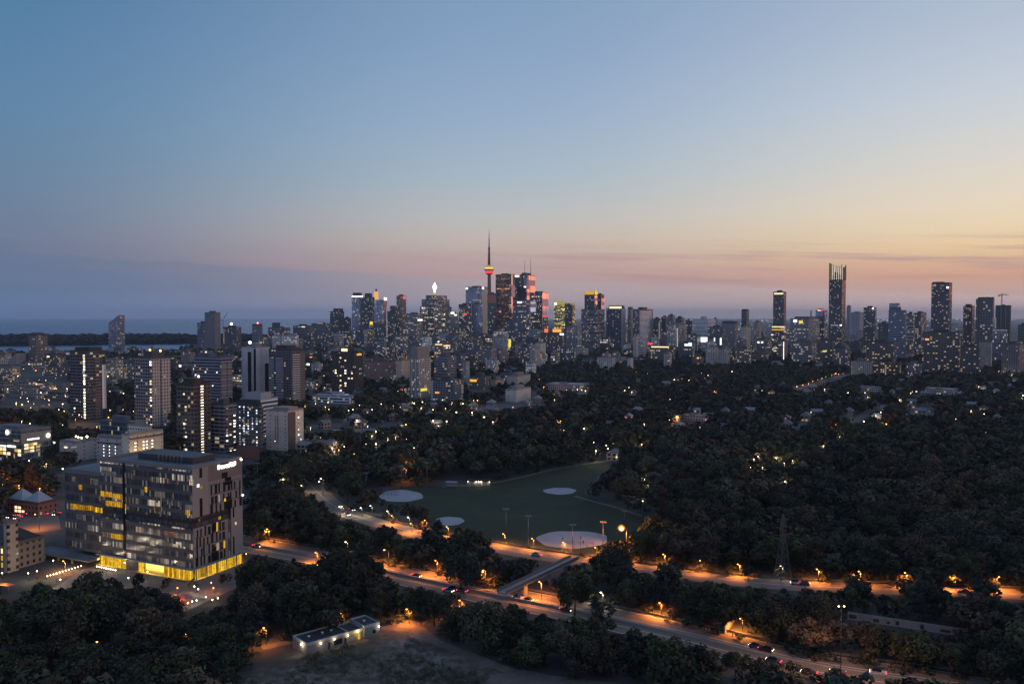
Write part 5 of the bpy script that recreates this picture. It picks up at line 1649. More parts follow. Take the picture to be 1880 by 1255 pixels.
# eastern flats: sheds and low blocks between the towers and the harbour
for D, xa, xb, hmin, hmax, den in ((2350, -20, 420, 6, 18, .85), (2050, -20, 430, 6, 24, .8), (1800, 200, 450, 8, 34, .7), (1750, -20, 450, 6, 24, .75), (1480, -20, 470, 6, 26, .75), (1350, 200, 440, 6, 24, .6), (1230, -20, 440, 5, 18, .75), (1120, -20, 440, 5, 14, .6), (930, -20, 120, 5, 11, .6), (930, 195, 250, 5, 12, .6), (2200, -20, 430, 6, 22, .8), (1900, -20, 430, 6, 24, .75), (1020, -10, 330, 5, 14, .6), (1140, -10, 440, 6, 16, .6), (1600, -10, 470, 6, 20, .7), (1250, 440, 600, 8, 26, .7), (880, 0, 120, 5, 10, .5), (760, 80, 240, 5, 9, .4)):
    x = xa + rc.uniform(0, 20)
    while x < xb:
        w = rc.uniform(16, 46) * min(1.3, 1500 / D)
        if rc.random() < den:
            block(x, w, D * rc.uniform(.94, 1.06), rc.uniform(hmin, hmax), rc.choice(('brick', 'office', 'warm', 'warm', 'condo')), rc.choice((TONES[0], TONES[1], TONES[2], TONES[4], TONES[4], TONES[7], TONES[7], TONES[5], TONES[3])), rc.choice((.1, .16, .24, .32)))
        x += w * rc.uniform(1.0, 1.6)
settle(PENDING)

# houses among the trees
HOUSES = []


def house_mesh(w, d, h, hip):
    mb = MB().box(-w / 2, w / 2, -d / 2, d / 2, 0, h, 0, 0)
    e = .5
    z = h + .02
    rh = h + w * .38
    a = [(-w / 2 - e, -d / 2 - e, z), (w / 2 + e, -d / 2 - e, z), (w / 2 + e, d / 2 + e, z), (-w / 2 - e, d / 2 + e, z)]
    r0, r1 = (0, -d / 2 - e + hip, rh), (0, d / 2 + e - hip, rh)
    r = MB()
    r.face([a[1], a[2], r1, r0], mi=0)
    r.face([a[3], a[0], r0, r1], mi=0)
    r.face([a[0], a[1], r0], mi=0)
    r.face([a[2], a[3], r1], mi=0)
    r.face([a[3], a[2], a[1], a[0]], mi=0)
    return mb.mesh('house_walls', FA['warm']), r.mesh('house_roof', M['col']), MB().box(-.35, .35, -.35, .35, 0, 2.2).mesh('chimney', M['brickred']), (w, d, h, rh)


HM = [house_mesh(7, 11, 6, 0), house_mesh(8.5, 10, 6.5, 3), house_mesh(7, 13, 5.5, 1.5)]
PENDING = []
hp = random.Random(9)
HCOLS = [((.17, .17, .185), 'grey'), ((.26, .255, .26), 'pale'), ((.16, .12, .10), 'brown'), ((.20, .20, .23), 'slate')]
hpts = []
for row, xa, xb, step in ((843, 1075, 1190, 36), (828, 560, 640, 30), (806, 580, 1130, 62), (790, 590, 1500, 66), (775, 620, 1880, 70), (762, 660, 1880, 62), (750, 700, 1880, 58), (740, 980, 1880, 50), (729, 1000, 1880, 52), (718, 1040, 1880, 48), (708, 1150, 1880, 60), (700, 1560, 1870, 40)):
    x = xa + hp.uniform(0, step)
    while x < xb:
        hpts.append((x + hp.uniform(-8, 8), row + hp.uniform(-4, 4)))
        x += step * hp.uniform(.7, 1.3)
for px, py in hpts:
    wm, rm, cm, (w, d, h, rh) = hp.choice(HM)
    col, word = hp.choice(HCOLS)
    k = hp.uniform(.85, 1.2)
    g = G(px, py)
    r = empty('house', g, hp.choice((R_(-25), R_(65))) + hp.uniform(-.1, .1), None, 'house', 'houses among the trees')
    wo_ = link('walls', wm, r, color=(.22, .15, .12, hp.choice((.0, .12, .3))))
    link('roof', rm, r, color=(col[0] * k, col[1] * k, col[2] * k, 1))
    link('chimney', cm, r, (w * .2, d * .2, rh - 1.6))
    PENDING.append((r, f"{word} gabled house among trees", px, py))
    if hp.random() < .32:
        top = proj(g.x, g.y, rh)[1]
        low = proj(g.x, g.y, h * .7)[1]
        KEEP.append(([(px - w * .45 / g.y * F, top), (px + w * .45 / g.y * F, top), (px + w * .45 / g.y * F, low), (px - w * .45 / g.y * F, low)], g.y))
NAMED += [(1245, 772, 'the amber garden lamp'), (1690, 722, 'the red traffic signal'), (1050, 715, 'the pale school roof'), (1520, 692, 'the lit avenue'), (620, 905, 'the curving upper road'), (1050, 990, 'the large infield'), (736, 910, 'the upper infield'), (1437, 1000, 'the lattice pylon'), (1650, 1150, 'the graffiti wall'), (300, 1180, 'the hospital wood'), (1750, 900, 'the hillside wood'), (1200, 860, 'the field path end'), (1780, 800, 'the woodland lane')]
settle(PENDING)

# larger pale roofs in the wood
for px0, px1, yt, D, lab in ((1003, 1083, 707, 1180, "wide pale flat school roof glinting between the trees"), (1252, 1300, 765, 850, "long pale gabled hall roof beside the amber garden lamp"), (1700, 1764, 716, 1130, "tan hall with pale roof right of the red traffic signal"), (1676, 1716, 754, 930, "long pale flat roof by the lane in the wood"), (1576, 1620, 712, 1160, "low grey hall with pale corner walls in the wood")):
    b = T(px0, px1, yt, D, .8, 'warm', (.26, .23, .21), .12, lab, 'long_hall', 'building', roof='roofpale', pent=(.3, .5, .3, .6, 1.5))
    KEEP.append(([(px0, yt - 2), (px1, yt - 2), (px1, yt + 7), (px0, yt + 7)], D))

# ------------------------------------------------------------------ street lamps
def cobra(h, arm=1.9, bulb='bulb_o', br=.30):
    return {'pole': MB().bar((0, 0, 0), (0, 0, h), .13, .08, 8).mesh('pole', M['steel']),
            'arm': MB().bar((0, 0, h - .05), (-arm, 0, h + .35), .06, .05, 6).mesh('arm', M['steel']),
            'lamp_head': MB().lathe([(br * .4, -.28), (br, -.12), (br, .05)], 10).mesh('lamp_head', M[bulb]),
            'cap': MB().lathe([(br * 1.05, .06), (br * .9, .2), (br * .3, .28)], 10).mesh('cap', M['steel'])}


def lamp_light(parent, loc, col, power, down=True):
    l = bpy.data.lights.new('lamp_light', 'SPOT' if down else 'POINT')
    l.color = col
    l.energy = power
    l.shadow_soft_size = .3
    if down:
        l.spot_size = R_(165)
        l.spot_blend = .6
    o = bpy.data.objects.new('lamp_light', l)
    COL.objects.link(o)
    o.parent = parent
    o.location = loc
    return o


LAMPS = {}
SOD = (1.0, .31, .05)
WHT_L = (1.0, .80, .55)


def street_lamp(px, base, head, kind='o', power=1.0, label=None, group=None, side=-1):
    g = G(px, base)
    h = max(4.5, zat(head, g.y))
    key = (round(h * 2), kind)
    if key not in LAMPS:
        LAMPS[key] = cobra(round(h * 2) / 2, 1.9 if h > 7 else .8, 'bulb_o' if kind == 'o' else 'bulb_w', .36 if h > 7 else .28)
    mm_ = LAMPS[key]
    hh = round(h * 2) / 2
    arm = 1.9 if h > 7 else .8
    r = empty('street_lamp', g, math.pi if side > 0 else 0, label, 'street lamp', group)
    link('pole', mm_['pole'], r)
    link('arm', mm_['arm'], r)
    hd_ = link('lamp_head', mm_['lamp_head'], r, (-arm, 0, hh + .3))
    link('cap', mm_['cap'], hd_)
    lamp_light(r, (-arm, 0, hh - .15), SOD if kind == 'o' else WHT_L, (8500 if kind == 'o' else 1500) * power)
    hx = px + side * arm / g.y * F
    KEEP.append(([(hx - 6, head - 6), (hx + 6, head - 6), (hx + 6, head + 5), (hx - 6, head + 5)], g.y + 2))
    return r


FARL = [(927, 1000, 980, 1), (980, 1007, 990, 1), (1037, 1014, 997, 1), (1096, 1024, 1006, .8), (1158, 1030, 1014, 1), (1221, 1037, 1023, 1), (1289, 1049, 1031, 1.1), (1358, 1056, 1037, 1.1), (1437, 1062, 1040, .7), (1503, 1068, 1045, 1), (1580, 1072, 1050, 1.3), (1665, 1075, 1052, 1), (1754, 1080, 1056, 1.2), (1830, 1083, 1060, 1.1)]
for i, (px, ba, he, pw) in enumerate(FARL):
    w_ = ["first", "second", "third", "fourth", "fifth", "sixth", "seventh", "eighth", "ninth", "tenth", "eleventh", "twelfth", "thirteenth", "fourteenth"][i]
    street_lamp(px, ba, he, 'w' if i == 8 else 'o', pw * (.6 if i == 8 else 1), f"{w_} lamp from the left along the upper road beyond the footbridge", 'lamps of the upper road', 1 if i > 12 else -1)
CURVE = [(592, 912, 884, 'w'), (595, 903, 878, 'w'), (556, 905, 892, 'w'), (630, 945, 930, 'w'), (626, 925, 929.5, 'w'), (665, 948, 935, 'w'), (683, 946, 928, 'w'), (714, 958, 938, 'w'), (752, 966, 949, 'w'), (722, 963, 949, 'o'), (757, 978, 963, 'o'), (783, 972, 957, 'o'), (823, 984, 966, 'o')]
for i, (px, ba, he, k) in enumerate(CURVE):
    if ba < he + 5:
        ba = he + 18
    street_lamp(px, ba, he, k, .8, f"{'white' if k == 'w' else 'orange'} lamp {['number one', 'second', 'third', 'fourth', 'fifth', 'sixth', 'seventh', 'eighth', 'ninth', 'tenth', 'eleventh', 'twelfth', 'thirteenth'][i].replace('number one', 'first')} along the curving upper road left of the playing field", 'lamps of the curving upper road')
VALL = [(494, 997, 972, 'o', 'beside the lower parkway right of the glass hospital'), (583, 1036, 1015, 'o', 'at the roadside between hospital and river trees'), (638, 1022, 995, 'w', 'in the river trees left of the water'), (714, 1040, 1009, 'o', 'in the river trees above the red tail lights'), (803, 1056, 1030, 'o', 'in the river trees below the small left infield'), (891, 1075, 1047, 'o', 'in the river trees left of the footbridge'), (994, 1100, 1068, 'o', 'lighting a tree beside the footbridge piers'), (848, 1128, 1103, 'o', 'between trees below the lower parkway'), (1215, 1130, 1110, 'o', 'deep in the riverside trees, seen alone'), (1363, 1160, 1139, 'o', 'lighting the tree by the concrete ramp wall'), (1107, 1110, 1088, 'w', 'peeping through the broad round tree by the river')]
for px, ba, he, k, place in VALL:
    street_lamp(px, ba, he, k, 1.3, f"{'orange' if k == 'o' else 'white'} street lamp {place}", 'lamps in the valley')
NEARL = [(630, 1150, 1128, "orange lamp rising behind the service building"), (489, 1184, 1153, "orange lamp beside the path left of the service building"), (751, 1145, 1118, "orange lamp over the gravel yard right of the service building"), (347, 1190, 1170, "orange lamp sunk in the dark wood below the hospital garden"), (183, 1205, 1180, "faint lamp in the dark wood, leftmost below the hospital")]
for i, (px, ba, he, lab) in enumerate(NEARL):
    street_lamp(px, ba, he, 'o', (.55, .45, .9, .25, .05)[i], lab, 'lamps near the service building')

M['glare_globe'] = emit('amber glare globe', (1.0, .36, .02), .95)
for px, ba, he, lab in ((72, 972, 944, 'orange lamp over the junction nearest the glass hospital'), (16, 996, 966, 'orange lamp over the junction behind the old stone tower'), (120, 1050, 1030, 'orange lamp by the podium of the glass hospital')):
    street_lamp(px, ba, he, 'o', .7, lab, 'lamps near the junction')

# the one big sodium floodlight by the field
g = G(1150, 1008)
r = empty('floodlight_mast', g, 0, "tall mast with a huge glaring orange floodlight at the field's right edge", 'light mast')
h = zat(968, g.y)
MB().bar((0, 0, 0), (0, 0, h), .22, .14, 8).obj('pole', M['steel'], r)
MB().lathe([(.6, -1.4), (1.4, -.8), (1.7, 0), (1.4, .8), (.6, 1.4)], 16).obj('lamp_head', M['glare_globe'], r, (-2.4, -.8, h))  # oversized glowing globe added to imitate the glare around the bulb
MB().lathe([(.2, -.8), (.75, -.3), (.75, .3), (.2, .8)], 12).obj('bulb', M['bulb_w'], r, (-2.5, -2.1, h + .1))
MB().bar((0, 0, h), (-2.0, -.5, h), .1).obj('arm', M['steel'], r)
lamp_light(r, (-2.8, -3.4, h), SOD, 26000, False)
KEEP.append(([(1122, 950), (1158, 950), (1158, 986), (1122, 986)], g.y + 4))

# unlit field floodlight masts
FM = [(929, 985, 934), (970, 1003, 947), (1051, 1010, 963), (1107, 1003, 958), (1147, 960, 938), (737, 896, 856), (784, 892, 849), (672, 900, 868), (1162, 940, 922), (473, 900, 850)]
for i, (px, ba, he) in enumerate(FM):
    g = G(px, ba)
    h = zat(he, g.y)
    place = ["leftmost of the four along the upper road", "second of the four along the upper road", "at the middle of the large infield", "at the right end of the large infield", "at the right corner of the playing field", "behind the upper infield", "right of the upper infield by the wood", "left of the upper infield among trees", "beyond the orange floodlight against the wood", "right of the glass hospital among trees"][i]
    r = empty('field_mast', g, 0, f"unlit grey sports light mast {place}", 'light mast', 'unlit masts round the playing field')
    MB().bar((0, 0, 0), (0, 0, h), .2, .1, 8).obj('pole', M['steel'], r)
    mb = MB()
    MB().box(-1.5, 1.5, -.1, .1, h - .3, h - .1).obj('crossbar', M['steel'], r)
    for k in range(4):
        MB().lathe([(.12, -.25), (.32, .05), (.3, .25)], 8).obj('floodlight', M['conc'], r, (-1.2 + .8 * k, -.2, h + .2))
    KEEP.append(([(px - 4, he - 3), (px + 4, he - 3), (px + 3, ba - 6), (px - 3, ba - 6)], g.y + 3))
# backstops
for px, ba, wpx, lab in ((715, 908, 36, "wire mesh backstop fence at the left of the upper infield"), (1060, 1013, 60, "wire mesh backstop fence along the large infield")):
    g = G(px, ba)
    w = wpx / F * g.y
    r = empty('backstop_fence', g, R_(-8), lab, 'fence')
    for k in range(6):
        MB().bar((-w / 2 + w * k / 5, 0, 0), (-w / 2 + w * k / 5, 0, 5), .08).obj('post', M['steel'], r)
    mb = MB()
    for k in range(24):
        mb.bar((-w / 2 + w * k / 23, 0, 0), (-w / 2 + w * k / 23, 0, 4.8), .03, n=3)
    for k in range(7):
        mb.bar((-w / 2, 0, .2 + k * .75), (w / 2, 0, .2 + k * .75), .03, n=3)
    mb.obj('mesh_panel', M['steel'], r)

# tall twin headed mast in front
g = G(1543, 1272)
r = empty('high_mast', g, 0, "tall thin mast with a twin lamp head standing in the foreground trees", 'light mast')
h = zat(1113, g.y)
MB().bar((0, 0, 0), (0, 0, h), .14, .09, 8).obj('pole', M['dark'], r)
MB().bar((-.8, 0, h), (.8, 0, h), .06).obj('crossbar', M['dark'], r)
for sx_ in (-.75, .75):
    MB().lathe([(.12, -.14), (.26, 0), (.22, .14)], 8).obj('lamp_head', M['bulb_d'], r, (sx_, 0, h + .1))
lamp_light(r, (0, 4.0, h + .4), (1, .46, .20), 20000)  # warm wash added to brighten the parkway; the heads themselves are only dim
KEEP.append(([(1536, 1108), (1550, 1108), (1546, 1200), (1540, 1200)], g.y + 2))

# garden and forecourt lamps
def bollard(px, py, label, group, h=1.2, m_='bulb_w', power=40, key='bl', col=WHT_L):
    g = G(px, py)
    k = (key, m_, round(h * 10))
    if k not in LAMPS:
        LAMPS[k] = (MB().bar((0, 0, 0), (0, 0, h), .07, .06, 6).mesh('post', M['steel']), MB().lathe([(.1, 0), (.2, .12), (.2, .28), (.05, .4)], 8).mesh('globe', M[m_]))
    r = empty('garden_lamp', g, 0, label, 'garden lamp', group)
    link('post', LAMPS[k][0], r)
    link('globe', LAMPS[k][1], r, (0, 0, h))
    if power:
        lamp_light(r, (0, -.2, h + .6), col, power, False)
    KEEP.append(([(px - 4, py - 10), (px + 4, py - 10), (px + 4, py + 2), (px - 4, py + 2)], g.y + 2))


for i in range(12):
    f_ = i / 11
    bollard(87 + 62 * f_, 1063 - 19 * f_, f"{ORD[i] if i else 'first'} warm lamp from the left in the rising terrace row", 'lamps along the terrace edge', power=190 if i % 2 == 0 else 0)
for i in range(9):
    f_ = i / 8
    bollard(178 + 34 * f_, 1045 + 7 * f_, f"{ORD[i] if i else 'first'} small lamp from the left in the garden row before the hospital", 'lamps in the hospital garden row', power=120 if i % 3 == 0 else 0)
for i, (px, py) in enumerate(((345, 1113), (353, 1110), (361, 1108), (378, 1102), (390, 1107), (400, 1104))):
    bollard(px, py, f"{ORD[i] if i else 'first'} white lamp from the left along the curved garden path", 'lamps along the curved path', power=120 if i % 2 == 0 else 0)
for i, (px, py, k) in enumerate(((52, 1067, 'bulb_w'), (68, 1063, 'bulb_w'), (98, 1043, 'bulb_w'), (104, 1068, 'bulb_w'), (111, 1079, 'bulb_w'), (236, 1076, 'bulb_w'), (271, 1064, 'bulb_w'), (229, 1047, 'bulb_w'), (195, 1058, 'bulb_w'), (326, 1090, 'bulb_o'), (330, 1114, 'bulb_o'), (357, 1087, 'bulb_w'), (364, 1092, 'bulb_w'), (392, 1090, 'bulb_o'), (388, 1080, 'bulb_o'), (4, 1062, 'bulb_w'), (452, 1026, 'bulb_o'))):
    bollard(px, py, f"{'white' if k == 'bulb_w' else 'amber'} lamp {['at the plaza corner', 'beside the plaza planting', 'under the hall tree', 'on the plaza middle', 'at the plaza lower edge', 'alone in the garden trees', 'at the garden bend', 'under the lobby trees', 'by the yellow garden glow', 'above the red kiosk', 'below the red kiosk', 'right of the red kiosk', 'second right of the red kiosk', 'at the garden drive end', 'on the garden drive', 'under the leftmost awning', 'at the canopy tip of the hospital'][i]}", 'single lamps round the hospital', 3.2 if i < 9 else 2.2, k, 700 if i in (0, 3, 4, 9, 13) else 260, col=SOD if k == 'bulb_o' else WHT_L)
g = G(338, 1108)
r = empty('garden_kiosk', g, R_(-20), "small red roofed kiosk glowing at the end of the hospital garden", 'kiosk')
MB().box(-2.0, 2.0, -1.6, 1.6, 0, 2.2).obj('walls', M['brickred'], r)
MB().prism([(-2.6, -2.2), (2.6, -2.2), (2.6, 2.2), (-2.6, 2.2)], 2.22, 3.8, top=[(-.2, -.2), (.2, -.2), (.2, .2), (-.2, .2)]).obj('roof', M['col'], r, color=(.40, .16, .13, 1))
KEEP.append([(318, 1088), (420, 1070), (420, 1108), (330, 1120)])
g = G(8, 1085)
r = empty('lit_awning', g, R_(-20), "salmon lit awning at the left edge below the old stone hall", 'awning')
MB().box(-4, 4, -1.5, 1.5, 2.6, 2.75).obj('canopy', M['col'], r, color=(.45, .22, .15, 1))
for x in (-3.8, 3.8):
    ubox(r, 'post', M['steel'], x - .06, x + .06, -1.4, -1.28, 0, 2.6)
lamp_light(r, (0, -.5, 3.8), SOD, 500, False)
KEEP.append([(0, 1060), (28, 1060), (28, 1095), (0, 1095)])
KEEP.append([(85, 1052), (150, 1038), (150, 1050), (88, 1068)])
KEEP.append([(0, 950), (100, 935), (108, 968), (30, 982), (0, 985)])

# neighbourhood lights: small street lamps seen as points over the trees
DOTS = '''566 856 w 520 880 w 487 800 w 505 810 w 1012 0 x 570 785 w 588 803 w 640 754 w 655 772 w 675 783 w 683 800 w 690 815 w 610 823 w 614 829 w 627 816 w 650 833 y 672 815 w 690 792 w 704 795 w 712 805 w 726 803 w 746 806 w 760 822 w 770 820 w 745 780 y 745 860 o 617 812 w 632 820 w 622 826 o
795 773 w 820 774 w 805 782 w 867 758 w 889 766 w 905 775 w 795 752 w 818 750 w 830 739 w 850 741 w 870 735 w 838 757 w 812 734 w 776 738 w 757 739 w 735 747 w 722 745 w 700 742 w 683 752 w 660 744 w 648 752 w 710 755 w
1018 734 w 1040 716 w 1060 715 w 1068 716 w 1075 718 w 1014 828 w 1029 773 y 1035 790 w 1072 787 w 1171 748 w 1183 779 w 1229 771 w 1285 785 w 1312 719 o 1155 711 w 1147 717 w 1160 720 w 1168 683 y 1189 686 w 1230 733 w 1238 697 w 1245 697 w 1252 695 w 1265 698 w 1288 685 w 1294 694 w 1300 689 w 1386 716 w 1399 717 w 1359 730 w 1344 682 w 1383 821 w 1392 838 w 1384 843 w 1400 858 w 1094 828 w 1116 824 w 1113 818 w 1129 811 w 1178 816 w 1132 839 w 1090 812 w 1014 823 w
1463 710 y 1474 707 y 1484 704 y 1492 699 y 1501 697 y 1509 695 y 1516 692 y 1527 689 y 1532 687 y 1540 687 w 1548 686 w 1557 721 w 1514 715 w 1593 729 w 1588 721 w 1652 734 w 1672 722 w 1675 719 w 1797 710 w 1878 726 w 1876 731 w 1783 754 w 1807 760 w 1755 770 w 1608 762 w 1606 758 w 1617 757 w 1586 774 w 1627 779 o 1542 801 w 1548 798 w 1510 803 w 1512 819 w 1468 795 w 1473 819 w 1810 794 w 1836 811 w 1441 884 w 1489 757 w 1532 779 o 1637 800 w 1834 681 w 1842 683 w 1800 681 w 1858 688 w 1845 838 w 1425 841 w 1440 850 w 1455 846 w 1378 858 w 1183 880 w 1180 920 w 1190 890 w
10 679 w 28 677 w 43 677 w 72 697 w 84 698 w 102 694 y 125 701 w 68 712 w 95 711 w 60 705 w 80 704 w 38 730 w 50 731 w 14 714 w 6 726 y 123 714 w 90 743 w 52 737 w 115 742 w 202 753 w 226 752 w 222 780 w 230 774 w 205 687 y 198 691 w 206 714 y 227 722 w 196 667 w 213 668 w 232 670 w 40 773 w 55 778 w 57 783 w 115 780 w 178 783 w 189 783 w 245 755 w 20 700 w 33 690 w 75 721 w 105 722 w 108 752 w 150 765 w 53 846 w 85 852 w 5 884 o 35 891 o 73 897 o 115 861 w 90 735 w 30 742 w 120 727 w 62 741 w'''.split()
dl = random.Random(4)
dot_meshes = {}
PENDING = []
pl = {'w': ('bulb_w', 'white'), 'd': ('bulb_d', 'white'), 'y': ('bulb_y', 'yellow'), 'o': ('bulb_o', 'orange')}
M['bulb_y'] = emit('yellow lamp', (1.0, .52, .12), 9.0)
for q in range(78):     # warm street lights of the eastern flats and of the slope below downtown
    if q < 46:
        DOTS += [str(dl.uniform(440, 1000)), str(dl.uniform(655, 752)), dl.choice('yyyow')]
    else:
        DOTS += [str(dl.uniform(0, 350)), str(dl.uniform(668, 800)), dl.choice('yyyow')]
dots = [(float(DOTS[i]), float(DOTS[i + 1]), DOTS[i + 2]) for i in range(0, len(DOTS), 3)]
for px, py, k in dots:
    if k == 'x':
        continue
    h = 8.0
    gz = G(px, py, h)
    D = gz.y
    size = dl.choice((.24, .28, .34, .44)) * (1.0 if D > 700 else .8)
    if k == 'w' and dl.random() < .55:
        k = 'd'
    kk = (k, size)
    if kk not in dot_meshes:
        dot_meshes[kk] = (MB().bar((0, 0, 0), (0, 0, h - .02), .11, .07, 6).mesh('pole', M['steel']), MB().lathe([(size * .4, 0), (size, size * .6), (size * .9, size * 1.3), (size * .3, size * 1.8)], 8).mesh('lamp_head', M[pl[k][0]]))
    r = empty('street_lamp', (gz.x, gz.y, 0), 0, None, 'street lamp', 'street lamps among the trees and roofs')
    link('pole', dot_meshes[kk][0], r)
    link('lamp_head', dot_meshes[kk][1], r, (0, 0, h))
    PENDING.append((r, f"{pl[k][1]} lamp point", px, py))
    KEEP.append(([(px - 3.5, py - 4), (px + 3.5, py - 4), (px + 3.5, py + 3), (px - 3.5, py + 3)], gz.y + 2))
    if k == 'o' or dl.random() < .6:
        lamp_light(r, (0, -.9, h + .2), SOD if k in 'oy' else WHT_L, 3500 if k == 'o' else 1400, False)
settle(PENDING)
g = G(1243, 779)
r = empty('garden_floodlight', g, 0, "strong amber lamp glowing in the wood before the pale gabled hall roof", 'lamp')
MB().bar((0, 0, 0), (0, 0, 6), .12).obj('pole', M['steel'], r)
MB().lathe([(.5, 0), (1.1, .8), (1.1, 1.6), (.4, 2.4)], 10).obj('lamp_head', M['bulb_o'], r, (0, 0, 6))
lamp_light(r, (0, -2, 6), SOD, 5000, False)
KEEP.append(([(1232, 760), (1252, 760), (1252, 782), (1232, 782)], g.y + 3))
for px, py, lab in ((1534, 692, "red traffic light at the far end of the lit avenue"), (1682, 727, "red traffic light beside the tan hall in the wood"), (66, 686, "red shop sign glow on the harbour road")):
    g = G(px, py)
    r = empty('traffic_signal', g, 0, lab, 'traffic light')
    MB().bar((0, 0, 0), (0, 0, 5), .1).obj('pole', M['steel'], r)
    MB().box(-.4, .4, -.2, .2, 5.02, 6.6).obj('housing', M['dark'], r)
    MB().lathe([(.2, -.3), (.6, 0), (.6, .5), (.2, .8)], 8).obj('signal_lamp', M['bulb_r'], r, (0, -.5, 6.0))
    KEEP.append(([(px - 5, py - 14), (px + 5, py - 14), (px + 5, py), (px - 5, py)], g.y + 2))

# far lights on the western plain, too many to count
mb = MB()
fr = random.Random(12)
for i in range(420):
    px = fr.uniform(1080, 1900)
    py = HY + fr.choice((fr.uniform(3, 9), fr.uniform(4, 26)))
    if px > 1660 and fr.random() < .5:
        py = fr.uniform(580.5 + 4, 587)
    g = G(px, py)
    if g.y < 3900:
        continue
    s = g.y / 5200.0
    mb.box(g.x - s, g.x + s, g.y - s, g.y + s, 6, 6 + 2 * s, fr.choice((0, 0, 0, 1)))
o = mb.obj('far_city_lights', [M['far_w'] if 'far_w' in M else M['e_white'], M['e_warm']])
o['kind'] = 'stuff'
mb = MB()
for i in range(900):
    px, py = fr.uniform(830, 1950), HY + 3 + 40 * fr.random() ** 1.6
    g = G(px, py)
    if g.y < 4200:
        continue
    w, h = fr.uniform(12, 60), fr.uniform(8, 16 if fr.random() < .85 else 45)
    mb.box(g.x - w / 2, g.x + w / 2, g.y - w / 2, g.y + w / 2, 0, h, 0, 1, us=2.2)
o = mb.obj('far_city', [FA['brick'], M['roof']], color=(.14, .135, .14, .10))
o['kind'] = 'stuff'

# ------------------------------------------------------------------ vehicles
def car_parts():
    L, W_ = 4.5, 1.8
    prof = [(-2.2, .35), (-2.25, .75), (-1.5, .95), (-.8, 1.0), (1.3, 1.0), (2.1, .92), (2.25, .7), (2.2, .35)]
    body = MB()
    n = len(prof)
    for s_ in (-W_ / 2, W_ / 2):
        body.v += [(x, s_, z) for x, z in prof]
    body.f.append(tuple(range(n)))
    body.f.append(tuple(range(2 * n - 1, n - 1, -1)))
    for i in range(n):
        j = (i + 1) % n
        body.f.append((j, i, n + i, n + j))
    for f_ in body.f:
        body.uv += [(0, 0)] * len(f_)
        body.mi.append(0)
        body.sm.append(False)
    cab = MB().prism([(-1.0, -.82), (1.7, -.82), (1.7, .82), (-1.0, .82)], 1.005, 1.48, top=[(-.3, -.68), (1.2, -.68), (1.2, .68), (-.3, .68)])
    wheel = MB().bar((0, -.12, 0), (0, .12, 0), .33, n=12)
    lampm = MB().box(-.05, .05, -.24, .24, -.11, .11)
    return body.mesh('body', M['col']), cab.mesh('cabin', M['glassdk']), wheel.mesh('wheel', M['tyre']), lampm.mesh('headlight', M['head']), MB().box(-.06, .06, -.26, .26, -.12, .12).mesh('taillight', M['tail'])


CB, CC, CW, CH, CT = car_parts()
CARCOL = [(.02, .02, .022), (.35, .35, .36), (.10, .10, .11), (.5, .5, .5), (.05, .06, .12), (.22, .03, .03)]
cr2 = random.Random(3)


def car(px, py, away, along, label, group, lights=True, z=.07):
    """a car at a photo position; along = road centre line; away = drives away (tail lamps towards us)"""
    g = G(px, py)
    i = min(range(len(along) - 1), key=lambda k: (along[k] - g).length)
    tvec = along[i + 1] - along[i]
    a = math.atan2(tvec.y, tvec.x)
    if not away:
        a += math.pi
    r = empty('parked_car' if not lights else 'car', (g.x, g.y, z), a, label, 'car', group)
    link('body', CB, r, color=(*cr2.choice(CARCOL), 1))
    link('cabin', CC, r)
    for x in (-1.4, 1.4):
        for y in (-.82, .82):
            link('wheel', CW, r, (x, y, .34))
    for y in (-.6, .6):
        link('headlight', CH, r, (2.24, y, .68))
        link('taillight', CT, r, (-2.26, y, .76))
    return r


CARS = [(472, 1004, 1, DVP, "car with red tail lamps on the parkway beside the glass hospital"), (764, 1059, 1, DVP, "car with red tail lamps on the parkway above the dark round trees"), (832, 1083, 0, DVP, "lit car on the parkway, first of three nearing the footbridge"), (823, 1086, 1, DVP, "car braking on the parkway, second of three nearing the footbridge"), (848, 1086, 0, DVP, "lit car on the parkway, third of three nearing the footbridge"),
        (968, 1103, 1, DVP, "car with red tail lamps just past the footbridge piers"), (952, 1099, 0, DVP, "pale car passing under the footbridge on the parkway"), (1039, 1121, 1, DVP, "car with bright red tail lamps right of the footbridge on the parkway"), (1388, 1189, 0, DVP, "car with amber head lamps on the wide lower right parkway"), (1406, 1194, 1, DVP, "car with red tail lamps on the wide lower right parkway"), (1420, 1215, 0, DVP, "pale car between roadside trees on the lower right parkway"), (1485, 1237, 0, DVP, "pale car behind the last roadside tree before the tall mast"), (1612, 1237, 0, DVP, "lit car right of the tall mast on the parkway"), (1538, 1236, 0, DVP, "pale car beside the foot of the tall mast on the parkway"),
        (646, 937, 1, BAY, "car with red tail lamps on the upper road by the curve lamps"), (637, 946, 1, BAY, "second car with red tail lamps on the upper road by the curve"), (985, 1020, 0, BAY, "car on the orange lit upper road left of the footbridge head"), (1476, 1073, 1, BAY, "car with red tail lamps on the orange upper road right of the pylon"), (1462, 1072, 0, BAY, "car with head lamps on the orange upper road right of the pylon"), (1768, 1087, 1, BAY, "car with tail lamps under the right lamps of the upper road")]
for px, py, aw, al, lab in CARS:
    car(px, py, aw, al, lab, 'cars on the roads')
STR = [G(0, 975), G(60, 955), G(110, 940)]
